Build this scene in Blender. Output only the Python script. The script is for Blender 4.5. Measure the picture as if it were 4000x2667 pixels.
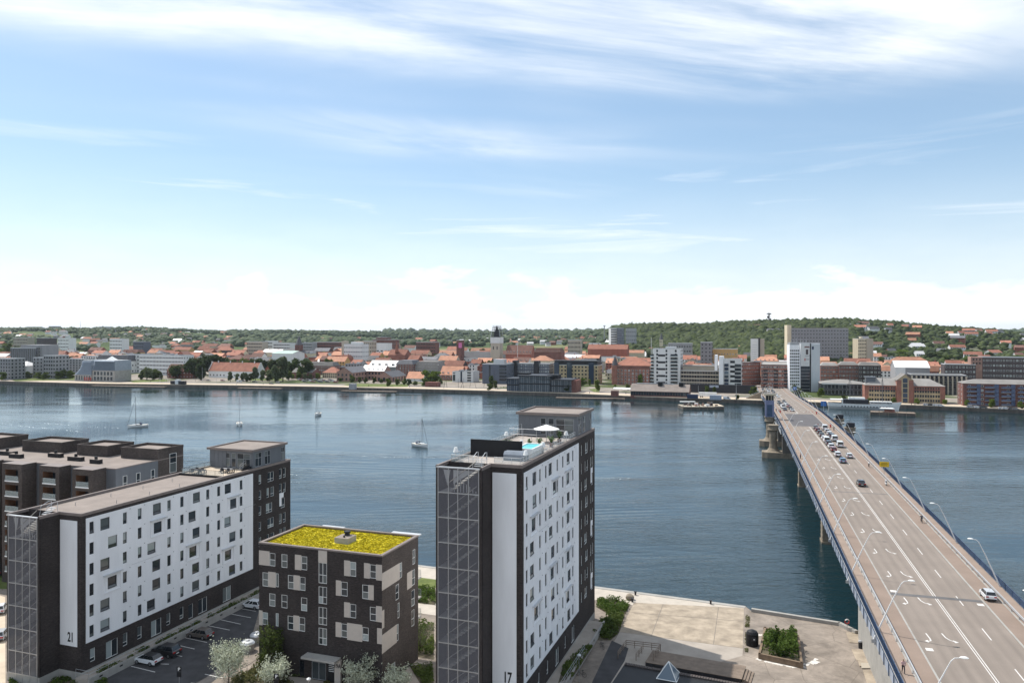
import bpy, bmesh, math, random
import numpy as np
from mathutils import Vector, Matrix
R = math.radians
for o in list(bpy.data.objects): bpy.data.objects.remove(o)
SC = bpy.context.scene
COL = SC.collection
random.seed(7)
# ------------------------------------------------------------------ camera, sky, sun, exposure
F, CX, HY, H = 3043.0, 2000.0, 1285.0, 52.5        # photo focal length, centre column, horizon row, eye height above the water
cam = bpy.data.cameras.new('camera'); CAM = bpy.data.objects.new('camera', cam); COL.objects.link(CAM)
cam.sensor_width = 36; cam.lens = 36*F/4000; cam.shift_y = -48.5/4000
cam.clip_start = 1; cam.clip_end = 60000
CAM.location = (0, 0, H); CAM.rotation_euler = (R(90), 0, 0)
SC.camera = CAM
SC.view_settings.view_transform = 'Standard'; SC.view_settings.look = 'None'
SC.view_settings.exposure = 0.27; SC.view_settings.gamma = 1.0
SUN_EL, SUN_AZ = 54.5, -49.5                        # degrees; azimuth from the viewing direction, left negative
sv = Vector((math.sin(R(SUN_AZ))*math.cos(R(SUN_EL)), math.cos(R(SUN_AZ))*math.cos(R(SUN_EL)), math.sin(R(SUN_EL))))
sl = bpy.data.lights.new('sun', 'SUN'); sl.energy = 4.2; sl.angle = R(0.53); sl.color = (1, .955, .88)
SUN = bpy.data.objects.new('sun', sl); COL.objects.link(SUN); SUN.location = (0, 0, 300)
SUN.rotation_euler = sv.to_track_quat('Z', 'Y').to_euler()

def nd(nt, t, **k):
    n = nt.nodes.new(t)
    for a, b in k.items():
        if a in n.inputs: n.inputs[a].default_value = b
        else: setattr(n, a, b)
    return n
def mth(nt, op, a, b=None, c=None, clamp=False):
    n = nt.nodes.new('ShaderNodeMath'); n.operation = op; n.use_clamp = clamp
    for i, v in enumerate((a, b, c)):
        if v is None: continue
        if isinstance(v, (int, float)): n.inputs[i].default_value = v
        else: nt.links.new(v, n.inputs[i])
    return n.outputs[0]
def ramp(nt, fac, pts):
    n = nt.nodes.new('ShaderNodeValToRGB'); e = n.color_ramp.elements
    while len(e) < len(pts): e.new(.5)
    for i, (p, c) in enumerate(pts):
        e[i].position = p; e[i].color = (*c, 1) if not isinstance(c, (int, float)) else (c, c, c, 1)
    nt.links.new(fac, n.inputs[0]); return n.outputs[0]
def mixc(nt, fac, a, b, mode='MIX'):
    n = nt.nodes.new('ShaderNodeMix'); n.data_type = 'RGBA'; n.blend_type = mode
    for sock, v in ((n.inputs[0], fac), (n.inputs[6], a), (n.inputs[7], b)):
        if isinstance(v, (int, float)): sock.default_value = v
        elif isinstance(v, tuple): sock.default_value = (*v, 1)
        else: nt.links.new(v, sock)
    return n.outputs[2]
def cxyz(nt, x, y, z):
    n = nt.nodes.new('ShaderNodeCombineXYZ')
    for i, v in enumerate((x, y, z)):
        if isinstance(v, (int, float)): n.inputs[i].default_value = v
        else: nt.links.new(v, n.inputs[i])
    return n.outputs[0]
def noise(nt, vec, scale, detail=4, rough=.55, dist=0, dim='3D'):
    n = nt.nodes.new('ShaderNodeTexNoise'); n.noise_dimensions = dim
    n.inputs['Scale'].default_value = scale; n.inputs['Detail'].default_value = detail
    n.inputs['Roughness'].default_value = rough; n.inputs['Distortion'].default_value = dist
    if vec is not None: nt.links.new(vec, n.inputs['Vector'])
    return n.outputs[0]

W = bpy.data.worlds.new('World'); SC.world = W; W.use_nodes = True
nt = W.node_tree; nt.nodes.clear()
sky = nd(nt, 'ShaderNodeTexSky', sky_type='NISHITA', sun_disc=False)
sky.sun_elevation = R(SUN_EL); sky.sun_rotation = R(SUN_AZ); sky.altitude = 50; sky.air_density = 1.0; sky.dust_density = .7; sky.ozone_density = 1.6
tc = nd(nt, 'ShaderNodeTexCoord'); sx = nd(nt, 'ShaderNodeSeparateXYZ'); nt.links.new(tc.outputs['Generated'], sx.inputs[0])
dx, dy, dz = sx.outputs
elv = mth(nt, 'MAXIMUM', dz, 0.012)
az = mth(nt, 'ARCTAN2', dx, dy)                      # azimuth from the viewing direction
el = mth(nt, 'ARCSINE', dz)
# high cirrus: streaks on a level sheet far above
inv = mth(nt, 'DIVIDE', 1.0, mth(nt, 'ADD', elv, .06))
cu, cv = mth(nt, 'MULTIPLY', dx, inv), mth(nt, 'MULTIPLY', dy, inv)
rotu = mth(nt, 'ADD', mth(nt, 'MULTIPLY', cu, .97), mth(nt, 'MULTIPLY', cv, .26))
rotv = mth(nt, 'ADD', mth(nt, 'MULTIPLY', cv, .97), mth(nt, 'MULTIPLY', cu, -.26))
w1 = noise(nt, cxyz(nt, mth(nt, 'MULTIPLY', rotu, .6), mth(nt, 'MULTIPLY', rotv, 1.3), 6.4), 1.0, 7, .6, .9)
w2 = noise(nt, cxyz(nt, mth(nt, 'MULTIPLY', rotu, .22), mth(nt, 'MULTIPLY', rotv, .55), 9.1), 1.0, 3, .5, .4)
def smooth(x, lo, hi):
    n = nt.nodes.new('ShaderNodeMapRange'); n.interpolation_type = 'SMOOTHSTEP'
    nt.links.new(x, n.inputs[0]); n.inputs[1].default_value = lo; n.inputs[2].default_value = hi
    return n.outputs[0]
# the thick veil overhead thins out below about 18 degrees; its ragged lower edge comes from the streak noise
veil = smooth(mth(nt, 'ADD', el, mth(nt, 'MULTIPLY', mth(nt, 'SUBTRACT', w2, .5), .42)), .25, .37)
cir = mth(nt, 'MULTIPLY', smooth(w1, .27, .70), mth(nt, 'ADD', mth(nt, 'MULTIPLY', veil, .84), mth(nt, 'MULTIPLY', smooth(w2, .47, .72), .16)))
# thin streaks lower down
w3 = noise(nt, cxyz(nt, mth(nt, 'MULTIPLY', az, 2.2), mth(nt, 'MULTIPLY', el, 30), 1.3), 1.0, 6, .6, .6)
low = mth(nt, 'MULTIPLY', smooth(w3, .50, .74), mth(nt, 'SUBTRACT', 1.0, smooth(el, .16, .26)))
# far cumulus bank above the horizon
w4 = noise(nt, cxyz(nt, mth(nt, 'MULTIPLY', az, 7.5), mth(nt, 'MULTIPLY', el, 20), 5.2), 1.0, 7, .58, .3)
bank = smooth(mth(nt, 'SUBTRACT', mth(nt, 'ADD', .062, mth(nt, 'MULTIPLY', mth(nt, 'SUBTRACT', w4, .5), .16)), el), -.012, .030)
hz = mth(nt, 'MULTIPLY', mth(nt, 'SUBTRACT', 1.0, smooth(el, -.02, .22)), .64)  # pale air low down
cl = mth(nt, 'MAXIMUM', mth(nt, 'MAXIMUM', cir, mth(nt, 'MULTIPLY', low, .6)), mth(nt, 'MAXIMUM', mth(nt, 'MULTIPLY', bank, .9), hz), clamp=True)
sh = noise(nt, cxyz(nt, mth(nt, 'MULTIPLY', az, 9), mth(nt, 'MULTIPLY', el, 34), 2.2), 1.0, 5, .55)
ccol = mixc(nt, smooth(sh, .25, .7), (7.0, 7.5, 8.1), (8.3, 8.5, 8.7))
ccol = mixc(nt, hz, ccol, (8.2, 8.5, 8.75))
skyc = mixc(nt, .22, mixc(nt, 1.0, sky.outputs[0], (.78, .86, .90), 'MULTIPLY'), (5.4, 7.3, 9.0))
fin = mixc(nt, cl, skyc, ccol)
bg = nd(nt, 'ShaderNodeBackground', Strength=.12); nt.links.new(fin, bg.inputs[0])
wo = nd(nt, 'ShaderNodeOutputWorld'); nt.links.new(bg.outputs[0], wo.inputs[0])

# ------------------------------------------------------------------ helpers
def gp(px, py, z=2.1):
    Y = F*(H-z)/(py-HY); return Vector(((px-CX)/F*Y, Y, z))
def dp(px, py, Y): return Vector(((px-CX)/F*Y, Y, H-(py-HY)*Y/F))
def proj(p): return CX+F*p[0]/p[1], HY+F*(H-p[2])/p[1]

class MB:
    def __init__(s): s.v = []; s.f = []; s.m = []
    def quad(s, a, b, c, d, m=0):
        i = len(s.v); s.v += [tuple(a), tuple(b), tuple(c), tuple(d)]; s.f.append((i, i+1, i+2, i+3)); s.m.append(m); return s
    def tri(s, a, b, c, m=0):
        i = len(s.v); s.v += [tuple(a), tuple(b), tuple(c)]; s.f.append((i, i+1, i+2)); s.m.append(m); return s
    def poly(s, pts, m=0):
        i = len(s.v); s.v += [tuple(p) for p in pts]; s.f.append(tuple(range(i, i+len(pts)))); s.m.append(m); return s
    def box(s, x0, x1, y0, y1, z0, z1, m=0, mt=None, mb=None):
        i = len(s.v)
        s.v += [(x0,y0,z0),(x1,y0,z0),(x1,y1,z0),(x0,y1,z0),(x0,y0,z1),(x1,y0,z1),(x1,y1,z1),(x0,y1,z1)]
        s.f += [(i,i+3,i+2,i+1),(i+4,i+5,i+6,i+7),(i,i+1,i+5,i+4),(i+1,i+2,i+6,i+5),(i+2,i+3,i+7,i+6),(i+3,i,i+4,i+7)]
        s.m += [m if mb is None else mb, m if mt is None else mt, m, m, m, m]; return s
    def prism(s, pts, z0, z1, m=0, mt=None):
        n = len(pts); i = len(s.v)
        s.v += [(p[0], p[1], z0) for p in pts] + [(p[0], p[1], z1) for p in pts]
        s.f.append(tuple(i+k for k in reversed(range(n)))); s.m.append(m)
        s.f.append(tuple(i+n+k for k in range(n))); s.m.append(m if mt is None else mt)
        for k in range(n):
            j = (k+1) % n; s.f.append((i+k, i+j, i+n+j, i+n+k)); s.m.append(m)
        return s
    def cone(s, c, r0, r1, z0, z1, n=12, m=0, cap=True):
        i = len(s.v)
        for r, z in ((r0, z0), (r1, z1)):
            for k in range(n):
                a = 2*math.pi*k/n; s.v.append((c[0]+r*math.cos(a), c[1]+r*math.sin(a), z))
        for k in range(n):
            j = (k+1) % n; s.f.append((i+k, i+j, i+n+j, i+n+k)); s.m.append(m)
        if cap:
            s.f.append(tuple(i+k for k in reversed(range(n)))); s.f.append(tuple(i+n+k for k in range(n))); s.m += [m, m]
        return s
    def tube(s, pts, r, n=6, m=0):
        pts = [Vector(p) for p in pts]; i = len(s.v); K = len(pts)
        rr = r if isinstance(r, (list, tuple)) else [r]*K
        for k, p in enumerate(pts):
            d = (pts[min(k+1, K-1)]-pts[max(k-1, 0)]).normalized()
            u = d.cross(Vector((0,0,1)) if abs(d.z) < .95 else Vector((1,0,0))).normalized(); w = d.cross(u)
            for j in range(n):
                a = 2*math.pi*j/n; s.v.append(tuple(p+(u*math.cos(a)+w*math.sin(a))*rr[k]))
        for k in range(K-1):
            for j in range(n):
                l = (j+1) % n; s.f.append((i+k*n+j, i+k*n+l, i+(k+1)*n+l, i+(k+1)*n+j)); s.m.append(m)
        s.f.append(tuple(i+j for j in reversed(range(n)))); s.f.append(tuple(i+(K-1)*n+j for j in range(n))); s.m += [m, m]
        return s
    def lathe(s, prof, c=(0,0), n=12, m=0):
        i = len(s.v); K = len(prof)
        for r, z in prof:
            for k in range(n):
                a = 2*math.pi*k/n; s.v.append((c[0]+r*math.cos(a), c[1]+r*math.sin(a), z))
        for q in range(K-1):
            for k in range(n):
                j = (k+1) % n; s.f.append((i+q*n+k, i+q*n+j, i+(q+1)*n+j, i+(q+1)*n+k)); s.m.append(m)
        s.f.append(tuple(i+(K-1)*n+k for k in range(n))); s.m.append(m); return s
    def mesh(s, name, mats):
        me = bpy.data.meshes.new(name); me.from_pydata(s.v, [], s.f)
        for x in (mats if isinstance(mats, (list, tuple)) else [mats]): me.materials.append(x)
        if any(s.m): me.polygons.foreach_set('material_index', s.m)
        me.update(); return me
    def build(s, name, mats, parent=None, loc=(0,0,0), rz=0, smooth=False):
        me = s.mesh(name, mats)
        if smooth: me.polygons.foreach_set('use_smooth', [True]*len(me.polygons))
        return put(name, me, parent, loc, rz)
def put(name, me, parent=None, loc=(0,0,0), rz=0, scale=None):
    o = bpy.data.objects.new(name, me); COL.objects.link(o); o.parent = parent
    o.location = loc
    if rz: o.rotation_euler = (0, 0, rz)
    if scale: o.scale = scale
    return o
def tag(o, label, cat, group=None, kind=None):
    if label: o['label'] = label
    if cat: o['category'] = cat
    if group: o['group'] = group
    if kind: o['kind'] = kind
    return o
def thing(name, label, cat, loc=(0,0,0), rz=0, group=None):
    return tag(put(name, None, None, loc, rz), label, cat, group)
def struct(o, kind='structure'): o['kind'] = kind; return o
ORD = 'first second third fourth fifth sixth seventh eighth ninth tenth eleventh twelfth thirteenth fourteenth fifteenth sixteenth seventeenth eighteenth nineteenth twentieth'.split()
def ordn(k): return ORD[k] if k < len(ORD) else f'{k+1}th'

# ------------------------------------------------------------------ materials
def mat(name, col, rough=.85, var=.12, scale=.6, bump=0, bscale=8, spec=.3, metal=0, streak=False, rnd=0.0, col2=None):
    """plain procedural surface: base colour, uneven tone, fine relief"""
    m = bpy.data.materials.new(name); m.use_nodes = True; nt = m.node_tree; b = nt.nodes['Principled BSDF']
    b.inputs['Roughness'].default_value = rough; b.inputs['Specular IOR Level'].default_value = spec; b.inputs['Metallic'].default_value = metal
    g = nt.nodes.new('ShaderNodeNewGeometry'); vec = g.outputs['Position']
    if streak:
        mp = nd(nt, 'ShaderNodeMapping'); mp.inputs['Scale'].default_value = (1, 1, .18); nt.links.new(vec, mp.inputs[0]); vec = mp.outputs[0]
    n = noise(nt, vec, scale, 5, .6)
    lo = tuple(max(0, c*(1-var)) for c in col); hi = tuple(min(1, c*(1+var)) for c in (col2 or col))
    c = ramp(nt, n, [(.3, lo), (.7, hi)])
    if rnd:
        oi = nt.nodes.new('ShaderNodeObjectInfo')
        v = mth(nt, 'ADD', mth(nt, 'MULTIPLY', oi.outputs['Random'], 2*rnd), 1-rnd)
        c = mixc(nt, 1.0, c, cxyz(nt, v, v, v), 'MULTIPLY')
    nt.links.new(c, b.inputs['Base Color'])
    if bump:
        nb = noise(nt, vec, bscale, 4, .6); bp = nd(nt, 'ShaderNodeBump', Strength=bump, Distance=.05)
        nt.links.new(nb, bp.inputs['Height']); nt.links.new(bp.outputs[0], b.inputs['Normal'])
    return m
def brickmat(name, c1, c2, mort, bw=.24, bh=.075):
    m = bpy.data.materials.new(name); m.use_nodes = True; nt = m.node_tree; b = nt.nodes['Principled BSDF']
    b.inputs['Roughness'].default_value = .85; b.inputs['Specular IOR Level'].default_value = .25
    t = nt.nodes.new('ShaderNodeTexCoord'); s = nt.nodes.new('ShaderNodeSeparateXYZ'); nt.links.new(t.outputs['Object'], s.inputs[0])
    v = cxyz(nt, mth(nt, 'ADD', s.outputs[0], s.outputs[1]), s.outputs[2], 0)
    k = nd(nt, 'ShaderNodeTexBrick'); nt.links.new(v, k.inputs['Vector'])
    k.inputs['Color1'].default_value = (*c1, 1); k.inputs['Color2'].default_value = (*c2, 1); k.inputs['Mortar'].default_value = (*mort, 1)
    k.inputs['Scale'].default_value = 1; k.inputs['Brick Width'].default_value = bw; k.inputs['Row Height'].default_value = bh
    k.inputs['Mortar Size'].default_value = .012; k.inputs['Bias'].default_value = -.1
    g = nt.nodes.new('ShaderNodeNewGeometry')
    mp = nd(nt, 'ShaderNodeMapping'); mp.inputs['Scale'].default_value = (1, 1, 3.5); nt.links.new(g.outputs['Position'], mp.inputs[0])
    n1 = noise(nt, mp.outputs[0], 2.2, 6, .7); n2 = noise(nt, g.outputs['Position'], .25, 3, .5)
    c = mixc(nt, 1, k.outputs[0], ramp(nt, n1, [(.3, .55), (.7, 1.5)]), 'MULTIPLY')
    c = mixc(nt, 1, c, ramp(nt, n2, [(.3, .8), (.7, 1.2)]), 'MULTIPLY')
    nt.links.new(c, b.inputs['Base Color']); return m
def glassmat(name, col=(.02, .025, .03), rough=.06, tint=None, rnd=.5, spec=.6):
    """window glass seen from outside: dark room behind, now and then a drawn blind"""
    m = bpy.data.materials.new(name); m.use_nodes = True; nt = m.node_tree; b = nt.nodes['Principled BSDF']
    b.inputs['Roughness'].default_value = rough; b.inputs['Specular IOR Level'].default_value = spec; b.inputs['IOR'].default_value = 1.5
    oi = nt.nodes.new('ShaderNodeObjectInfo')
    t = tint or (.30, .34, .34)
    c = ramp(nt, oi.outputs['Random'], [(0, col), (.55, tuple(x*1.8 for x in col)), (.62, tuple(x*.45 for x in t)), (.82, tuple(x*.3 for x in t)), (.9, t)])
    nt.links.new(c, b.inputs['Base Color'])
    g = nt.nodes.new('ShaderNodeNewGeometry')
    n = noise(nt, g.outputs['Position'], .35, 2, .5); bp = nd(nt, 'ShaderNodeBump', Strength=.10, Distance=.2)
    nt.links.new(n, bp.inputs['Height']); nt.links.new(bp.outputs[0], b.inputs['Normal']); return m
M = {}
M['glass'] = glassmat('window_glass')
M['glass_dark'] = glassmat('dark_glass', (.012, .015, .02), .05, (.05, .06, .065))
M['glass_blue'] = glassmat('blue_glass', (.02, .03, .05), .05, (.12, .16, .2))
M['frame_dark'] = mat('dark_frame', (.03, .03, .035), .5, .1)
M['frame_white'] = mat('white_frame', (.72, .72, .70), .5, .06)
M['frame_grey'] = mat('grey_frame', (.33, .34, .35), .45, .08)
M['brick_dark'] = brickmat('dark_brick', (.030, .024, .024), (.062, .048, .045), (.035, .032, .03))
M['brick_dark2'] = brickmat('brown_and_bounce_lit_brick', (.052, .040, .036), (.095, .074, .066), (.06, .055, .05))
M['brick_red'] = brickmat('red_brick', (.24, .075, .05), (.33, .12, .08), (.25, .18, .15))
M['brick_red2'] = brickmat('deep_red_brick', (.16, .055, .045), (.22, .08, .065), (.18, .13, .11))
M['brick_pink'] = brickmat('pink_brick', (.30, .15, .12), (.36, .19, .15), (.3, .24, .2))
M['brick_yellow'] = brickmat('yellow_brick', (.42, .31, .17), (.5, .38, .22), (.4, .34, .25))
M['white_panel'] = mat('white_render_panel', (.78, .785, .80), .7, .08, .5, streak=True)
M['beige_panel'] = mat('beige_panel', (.49, .435, .385), .7, .06, 1.5)
M['metal_grey'] = mat('grey_zinc', (.145, .155, .172), .45, .08, .8, metal=.3, streak=True)
M['metal_light'] = mat('pale_metal', (.55, .56, .57), .4, .06, .8, metal=.4)
M['steel'] = mat('galvanised_steel', (.42, .43, .44), .35, .08, 2, metal=.6)
M['black'] = mat('black_paint', (.012, .012, .014), .55, .15)
M['roof_felt'] = mat('grey_roofing_felt', (.255, .215, .19), .95, .14, .35, bump=.3, bscale=30)
M['roof_tile'] = mat('red_roof_tiles', (.31, .135, .092), .85, .22, .25, rnd=.35, bump=.3, bscale=5)
M['roof_orange'] = mat('orange_roof_tiles', (.45, .225, .145), .85, .18, .25, rnd=.3, bump=.3, bscale=5)
M['roof_brown'] = mat('brown_roof_tiles', (.17, .09, .07), .85, .2, .25, rnd=.3, bump=.3, bscale=5)
M['roof_slate'] = mat('slate_roof', (.12, .12, .13), .7, .2, .3, rnd=.35)
M['roof_pale'] = mat('pale_metal_roof', (.62, .60, .59), .5, .06, .3)
M['roof_grey'] = mat('grey_flat_roof', (.24, .225, .21), .9, .15, .2, rnd=.3)
M['concrete'] = mat('concrete', (.34, .325, .30), .9, .14, .5, bump=.2, bscale=12)
M['concrete_pale'] = mat('pale_concrete', (.345, .285, .218), .9, .32, .45, bump=.2, bscale=10)
M['concrete_wet'] = mat('stained_quay_concrete', (.12, .105, .09), .8, .4, .5, bump=.3, bscale=4, streak=True)
M['stone'] = mat('weathered_stone', (.235, .195, .148), .9, .25, .9, bump=.5, bscale=5)
M['wall_white'] = mat('white_render', (.70, .70, .69), .85, .06, .3, rnd=.12, streak=True)
M['wall_cream'] = mat('cream_render', (.60, .52, .38), .85, .08, .3, rnd=.2, streak=True)
M['wall_grey'] = mat('grey_render', (.30, .30, .31), .85, .08, .3, rnd=.25, streak=True)
M['wall_bluegrey'] = mat('blue_grey_panel', (.10, .115, .15), .6, .1, .3)
M['wall_red'] = mat('red_brick_wall', (.27, .10, .07), .85, .15, .4, rnd=.3, streak=True)
M['wall_ochre'] = mat('ochre_render', (.52, .33, .14), .85, .1, .3, rnd=.2)
M['wall_dark'] = mat('dark_brick_wall', (.075, .06, .062), .85, .15, .4, rnd=.2)
M['wall_tan'] = mat('tan_concrete', (.42, .37, .30), .85, .08, .3, rnd=.15, streak=True)
M['paint_white'] = mat('white_road_paint', (.62, .60, .57), .75, .12, 1.2)
M['asphalt_dark'] = mat('dark_asphalt', (.060, .058, .060), .92, .25, .6, bump=.3, bscale=25)
M['asphalt_bridge'] = mat('worn_bridge_asphalt', (.285, .255, .235), .9, .09, .12, bump=.2, bscale=25)
M['asphalt_red'] = mat('reddish_asphalt', (.245, .186, .150), .9, .10, .2, bump=.2, bscale=25)
M['blue_paint'] = mat('blue_bridge_paint', (.045, .078, .14), .5, .2, .7)
M['blue_pale'] = mat('pale_blue_girder', (.33, .37, .44), .5, .12, .5, streak=True)
M['pave'] = mat('grey_paving', (.36, .315, .27), .92, .14, .35, bump=.2, bscale=15)
M['sand'] = mat('pale_gravel', (.52, .43, .33), .95, .12, .3, bump=.2, bscale=15)
M['grass'] = mat('mown_grass', (.095, .135, .028), .95, .35, .4, bump=.6, bscale=10, col2=(.13, .15, .045))
M['wood'] = mat('weathered_planks', (.20, .155, .12), .85, .2, 1.0)
M['bark'] = mat('bark', (.10, .08, .06), .9, .25, 3)
M['white_paint'] = mat('white_paint', (.78, .78, .76), .45, .04, .8)
M['tyre'] = mat('tyre_rubber', (.02, .02, .02), .85, .1)
M['yellow'] = mat('yellow_sign', (.72, .47, .02), .5, .05)
M['red'] = mat('red_paint', (.45, .04, .03), .5, .1)
M['lamp_red'] = mat('red_lamp', (.35, .02, .02), .25, .1)
M['skin'] = mat('skin', (.45, .27, .2), .6, .05)
M['wall_grey2'] = mat('grey_concrete_front', (.25, .25, .265), .85, .06, .3)
M['roof_white'] = mat('white_sheet_roof', (.74, .74, .74), .5, .04, .3)
M['roof_green'] = mat('pale_green_copper', (.38, .48, .43), .7, .1, .3)
M['blue_glaze'] = mat('blue_glazed_balcony', (.06, .085, .16), .15, .15, .6, spec=.6)
# ------------------------------------------------------------------ water
def watermat():
    m = bpy.data.materials.new('fjord_water'); m.use_nodes = True; nt = m.node_tree; b = nt.nodes['Principled BSDF']
    b.inputs['Base Color'].default_value = (.008, .026, .034, 1); b.inputs['Roughness'].default_value = .07; b.inputs['IOR'].default_value = 1.40
    g = nt.nodes.new('ShaderNodeNewGeometry')
    def wv(rot, sx_, sy_, sc, det=3):
        mp = nd(nt, 'ShaderNodeMapping'); mp.inputs['Rotation'].default_value = (0, 0, R(rot)); mp.inputs['Scale'].default_value = (sx_, sy_, 1)
        nt.links.new(g.outputs['Position'], mp.inputs[0]); return noise(nt, mp.outputs[0], sc, det, .55, .4)
    gust = wv(-15, .35, 1.0, .022, 3)                     # patches of smoother and rougher water
    sp = nt.nodes.new('ShaderNodeSeparateXYZ'); nt.links.new(g.outputs['Position'], sp.inputs[0])   # lee of the far shore: calmer water beyond mid-fjord
    lee = ramp(nt, mth(nt, 'MULTIPLY', mth(nt, 'SUBTRACT', sp.outputs[1], mth(nt, 'MULTIPLY', sp.outputs[0], .45)), 1/800), [(.24, 1.0), (.58, .30)])
    amp = mth(nt, 'MULTIPLY', ramp(nt, gust, [(.38, .22), (.60, 1.0)]), lee)
    h = mth(nt, 'ADD', mth(nt, 'MULTIPLY', wv(-14, .38, 1.0, .50, 4), .60), mth(nt, 'MULTIPLY', wv(22, .6, 1.0, 1.7, 3), .20))
    h = mth(nt, 'ADD', h, mth(nt, 'MULTIPLY', wv(-10, .3, 1.0, .15, 4), .95))
    # a boat's wake: curved parallel swell
    wt = nd(nt, 'ShaderNodeTexWave', wave_type='BANDS', bands_direction='Y'); wt.inputs['Scale'].default_value = .085
    wt.inputs['Distortion'].default_value = 3.0; wt.inputs['Detail'].default_value = 1; wt.inputs['Detail Scale'].default_value = .15
    mp = nd(nt, 'ShaderNodeMapping'); mp.inputs['Rotation'].default_value = (0, 0, R(-8)); nt.links.new(g.outputs['Position'], mp.inputs[0]); nt.links.new(mp.outputs[0], wt.inputs[0])
    wk = mth(nt, 'MULTIPLY', wt.outputs[1], ramp(nt, wv(10, .6, 1.0, .009, 2), [(.50, 0.0), (.66, .22)]))
    h = mth(nt, 'ADD', mth(nt, 'MULTIPLY', h, amp), wk)
    bp = nd(nt, 'ShaderNodeBump', Strength=1.0, Distance=.48); nt.links.new(h, bp.inputs['Height']); nt.links.new(bp.outputs[0], b.inputs['Normal'])
    return m
M['water'] = watermat()
struct(MB().quad((-6000, -300, 0), (6000, -300, 0), (6000, 1500, 0), (-6000, 1500, 0)).build('water', M['water']))

# ------------------------------------------------------------------ near bank: one sheet, cut by the quay line
QN = [(-400, 296), (-100, 196.5), (-20.2, 166.5), (16.3, 152.6), (42.5, 141.7)]     # water edge of the promenade
QN2 = [(42.9, 139.4), (55.9, 132.8), (57.2, 129.0), (61, 127.2), (66, 124.6), (90, 116), (400, 10)]
M['paver'] = mat('promenade_paving', (.46, .41, .35), .92, .10, .5, bump=.15, bscale=8)
def groundmat():
    m = mat('yard_paving', (.24, .202, .168), .93, .14, .25, bump=.25, bscale=18); nt = m.node_tree; b = nt.nodes['Principled BSDF']; old = b.inputs['Base Color'].links[0].from_socket
    g = nt.nodes.new('ShaderNodeNewGeometry'); n1 = noise(nt, g.outputs['Position'], .13, 6, .65, 1.2); n2 = noise(nt, g.outputs['Position'], .9, 5, .7, .5)
    vo = nd(nt, 'ShaderNodeTexVoronoi', feature='DISTANCE_TO_EDGE'); vo.inputs['Scale'].default_value = .16; nt.links.new(g.outputs['Position'], vo.inputs['Vector'])
    c = mixc(nt, 1, old, ramp(nt, n1, [(.35, .72), (.5, 1.0), (.66, 1.28)]), 'MULTIPLY'); c = mixc(nt, 1, c, ramp(nt, n2, [(.25, .8), (.6, 1.08)]), 'MULTIPLY')
    c = mixc(nt, ramp(nt, vo.outputs['Distance'], [(.004, .55), (.012, 0.0)]), c, (.12, .10, .08))
    nt.links.new(c, b.inputs['Base Color']); return m
M['yard'] = groundmat()
g = MB()
top = QN+QN2
g.prism([(p[0], p[1]) for p in top]+[(400, -60), (-400, -60)], -3, 2.1, 1, 0)
struct(g.build('ground', [M['yard'], M['concrete_wet']]))
g = MB()                                             # quay coping, a low kerb along the water
for a, b in list(zip(QN[:-1], QN[1:])):
    d = Vector((b[0]-a[0], b[1]-a[1])).normalized(); n = Vector((-d.y, d.x))
    g.prism([(a[0]-n.x*.9, a[1]-n.y*.9), (b[0]-n.x*.9, b[1]-n.y*.9), (b[0]+n.x*.12, b[1]+n.y*.12), (a[0]+n.x*.12, a[1]+n.y*.12)], 1.5, 2.16, 0)
for a, b in list(zip(QN2[:2], QN2[1:3])):
    d = Vector((b[0]-a[0], b[1]-a[1])).normalized(); n = Vector((-d.y, d.x))
    g.prism([(a[0]-n.x*.5, a[1]-n.y*.5), (b[0]-n.x*.5, b[1]-n.y*.5), (b[0]+n.x*.15, b[1]+n.y*.15), (a[0]+n.x*.15, a[1]+n.y*.15)], 1.4, 2.65, 0)
struct(g.build('quay_kerb', M['concrete']))
def sheet(name, pts, mt, z=2.104, th=0, kind='structure'):
    v = [gp(x, y, 2.1) for x, y in pts] if len(pts[0]) == 2 else pts
    o = MB().poly([(p[0], p[1], z) for p in v]).build(name, mt); struct(o, kind); return o
def along(line, w0, w1, x0, x1):
    """band beside the quay line between offsets w0 and w1 inland"""
    def off(w):
        out = []
        for x in (x0, *[p[0] for p in QN if x0 < p[0] < x1], x1):
            y = float(np.interp(x, [p[0] for p in QN], [p[1] for p in QN])); out.append((x-.36*w, y-.93*w))
        return out
    return off(w0)+off(w1)[::-1]
def band(name, w0, w1, x0, x1, mt, z):
    return struct(MB().poly([(p[0], p[1], z) for p in along(QN, w0, w1, x0, x1)]).build(name, mt))
band('promenade', .92, 7.2, -200, 42.4, M['paver'], 2.104)
band('lawn', 7.2, 12.0, -200, 15, M['grass'], 2.108)
band('lawn', 15.6, 19.6, -60, 12, M['grass'], 2.108)
band('path', 19.6, 25.0, -60, 12, M['paver'], 2.106)
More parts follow.
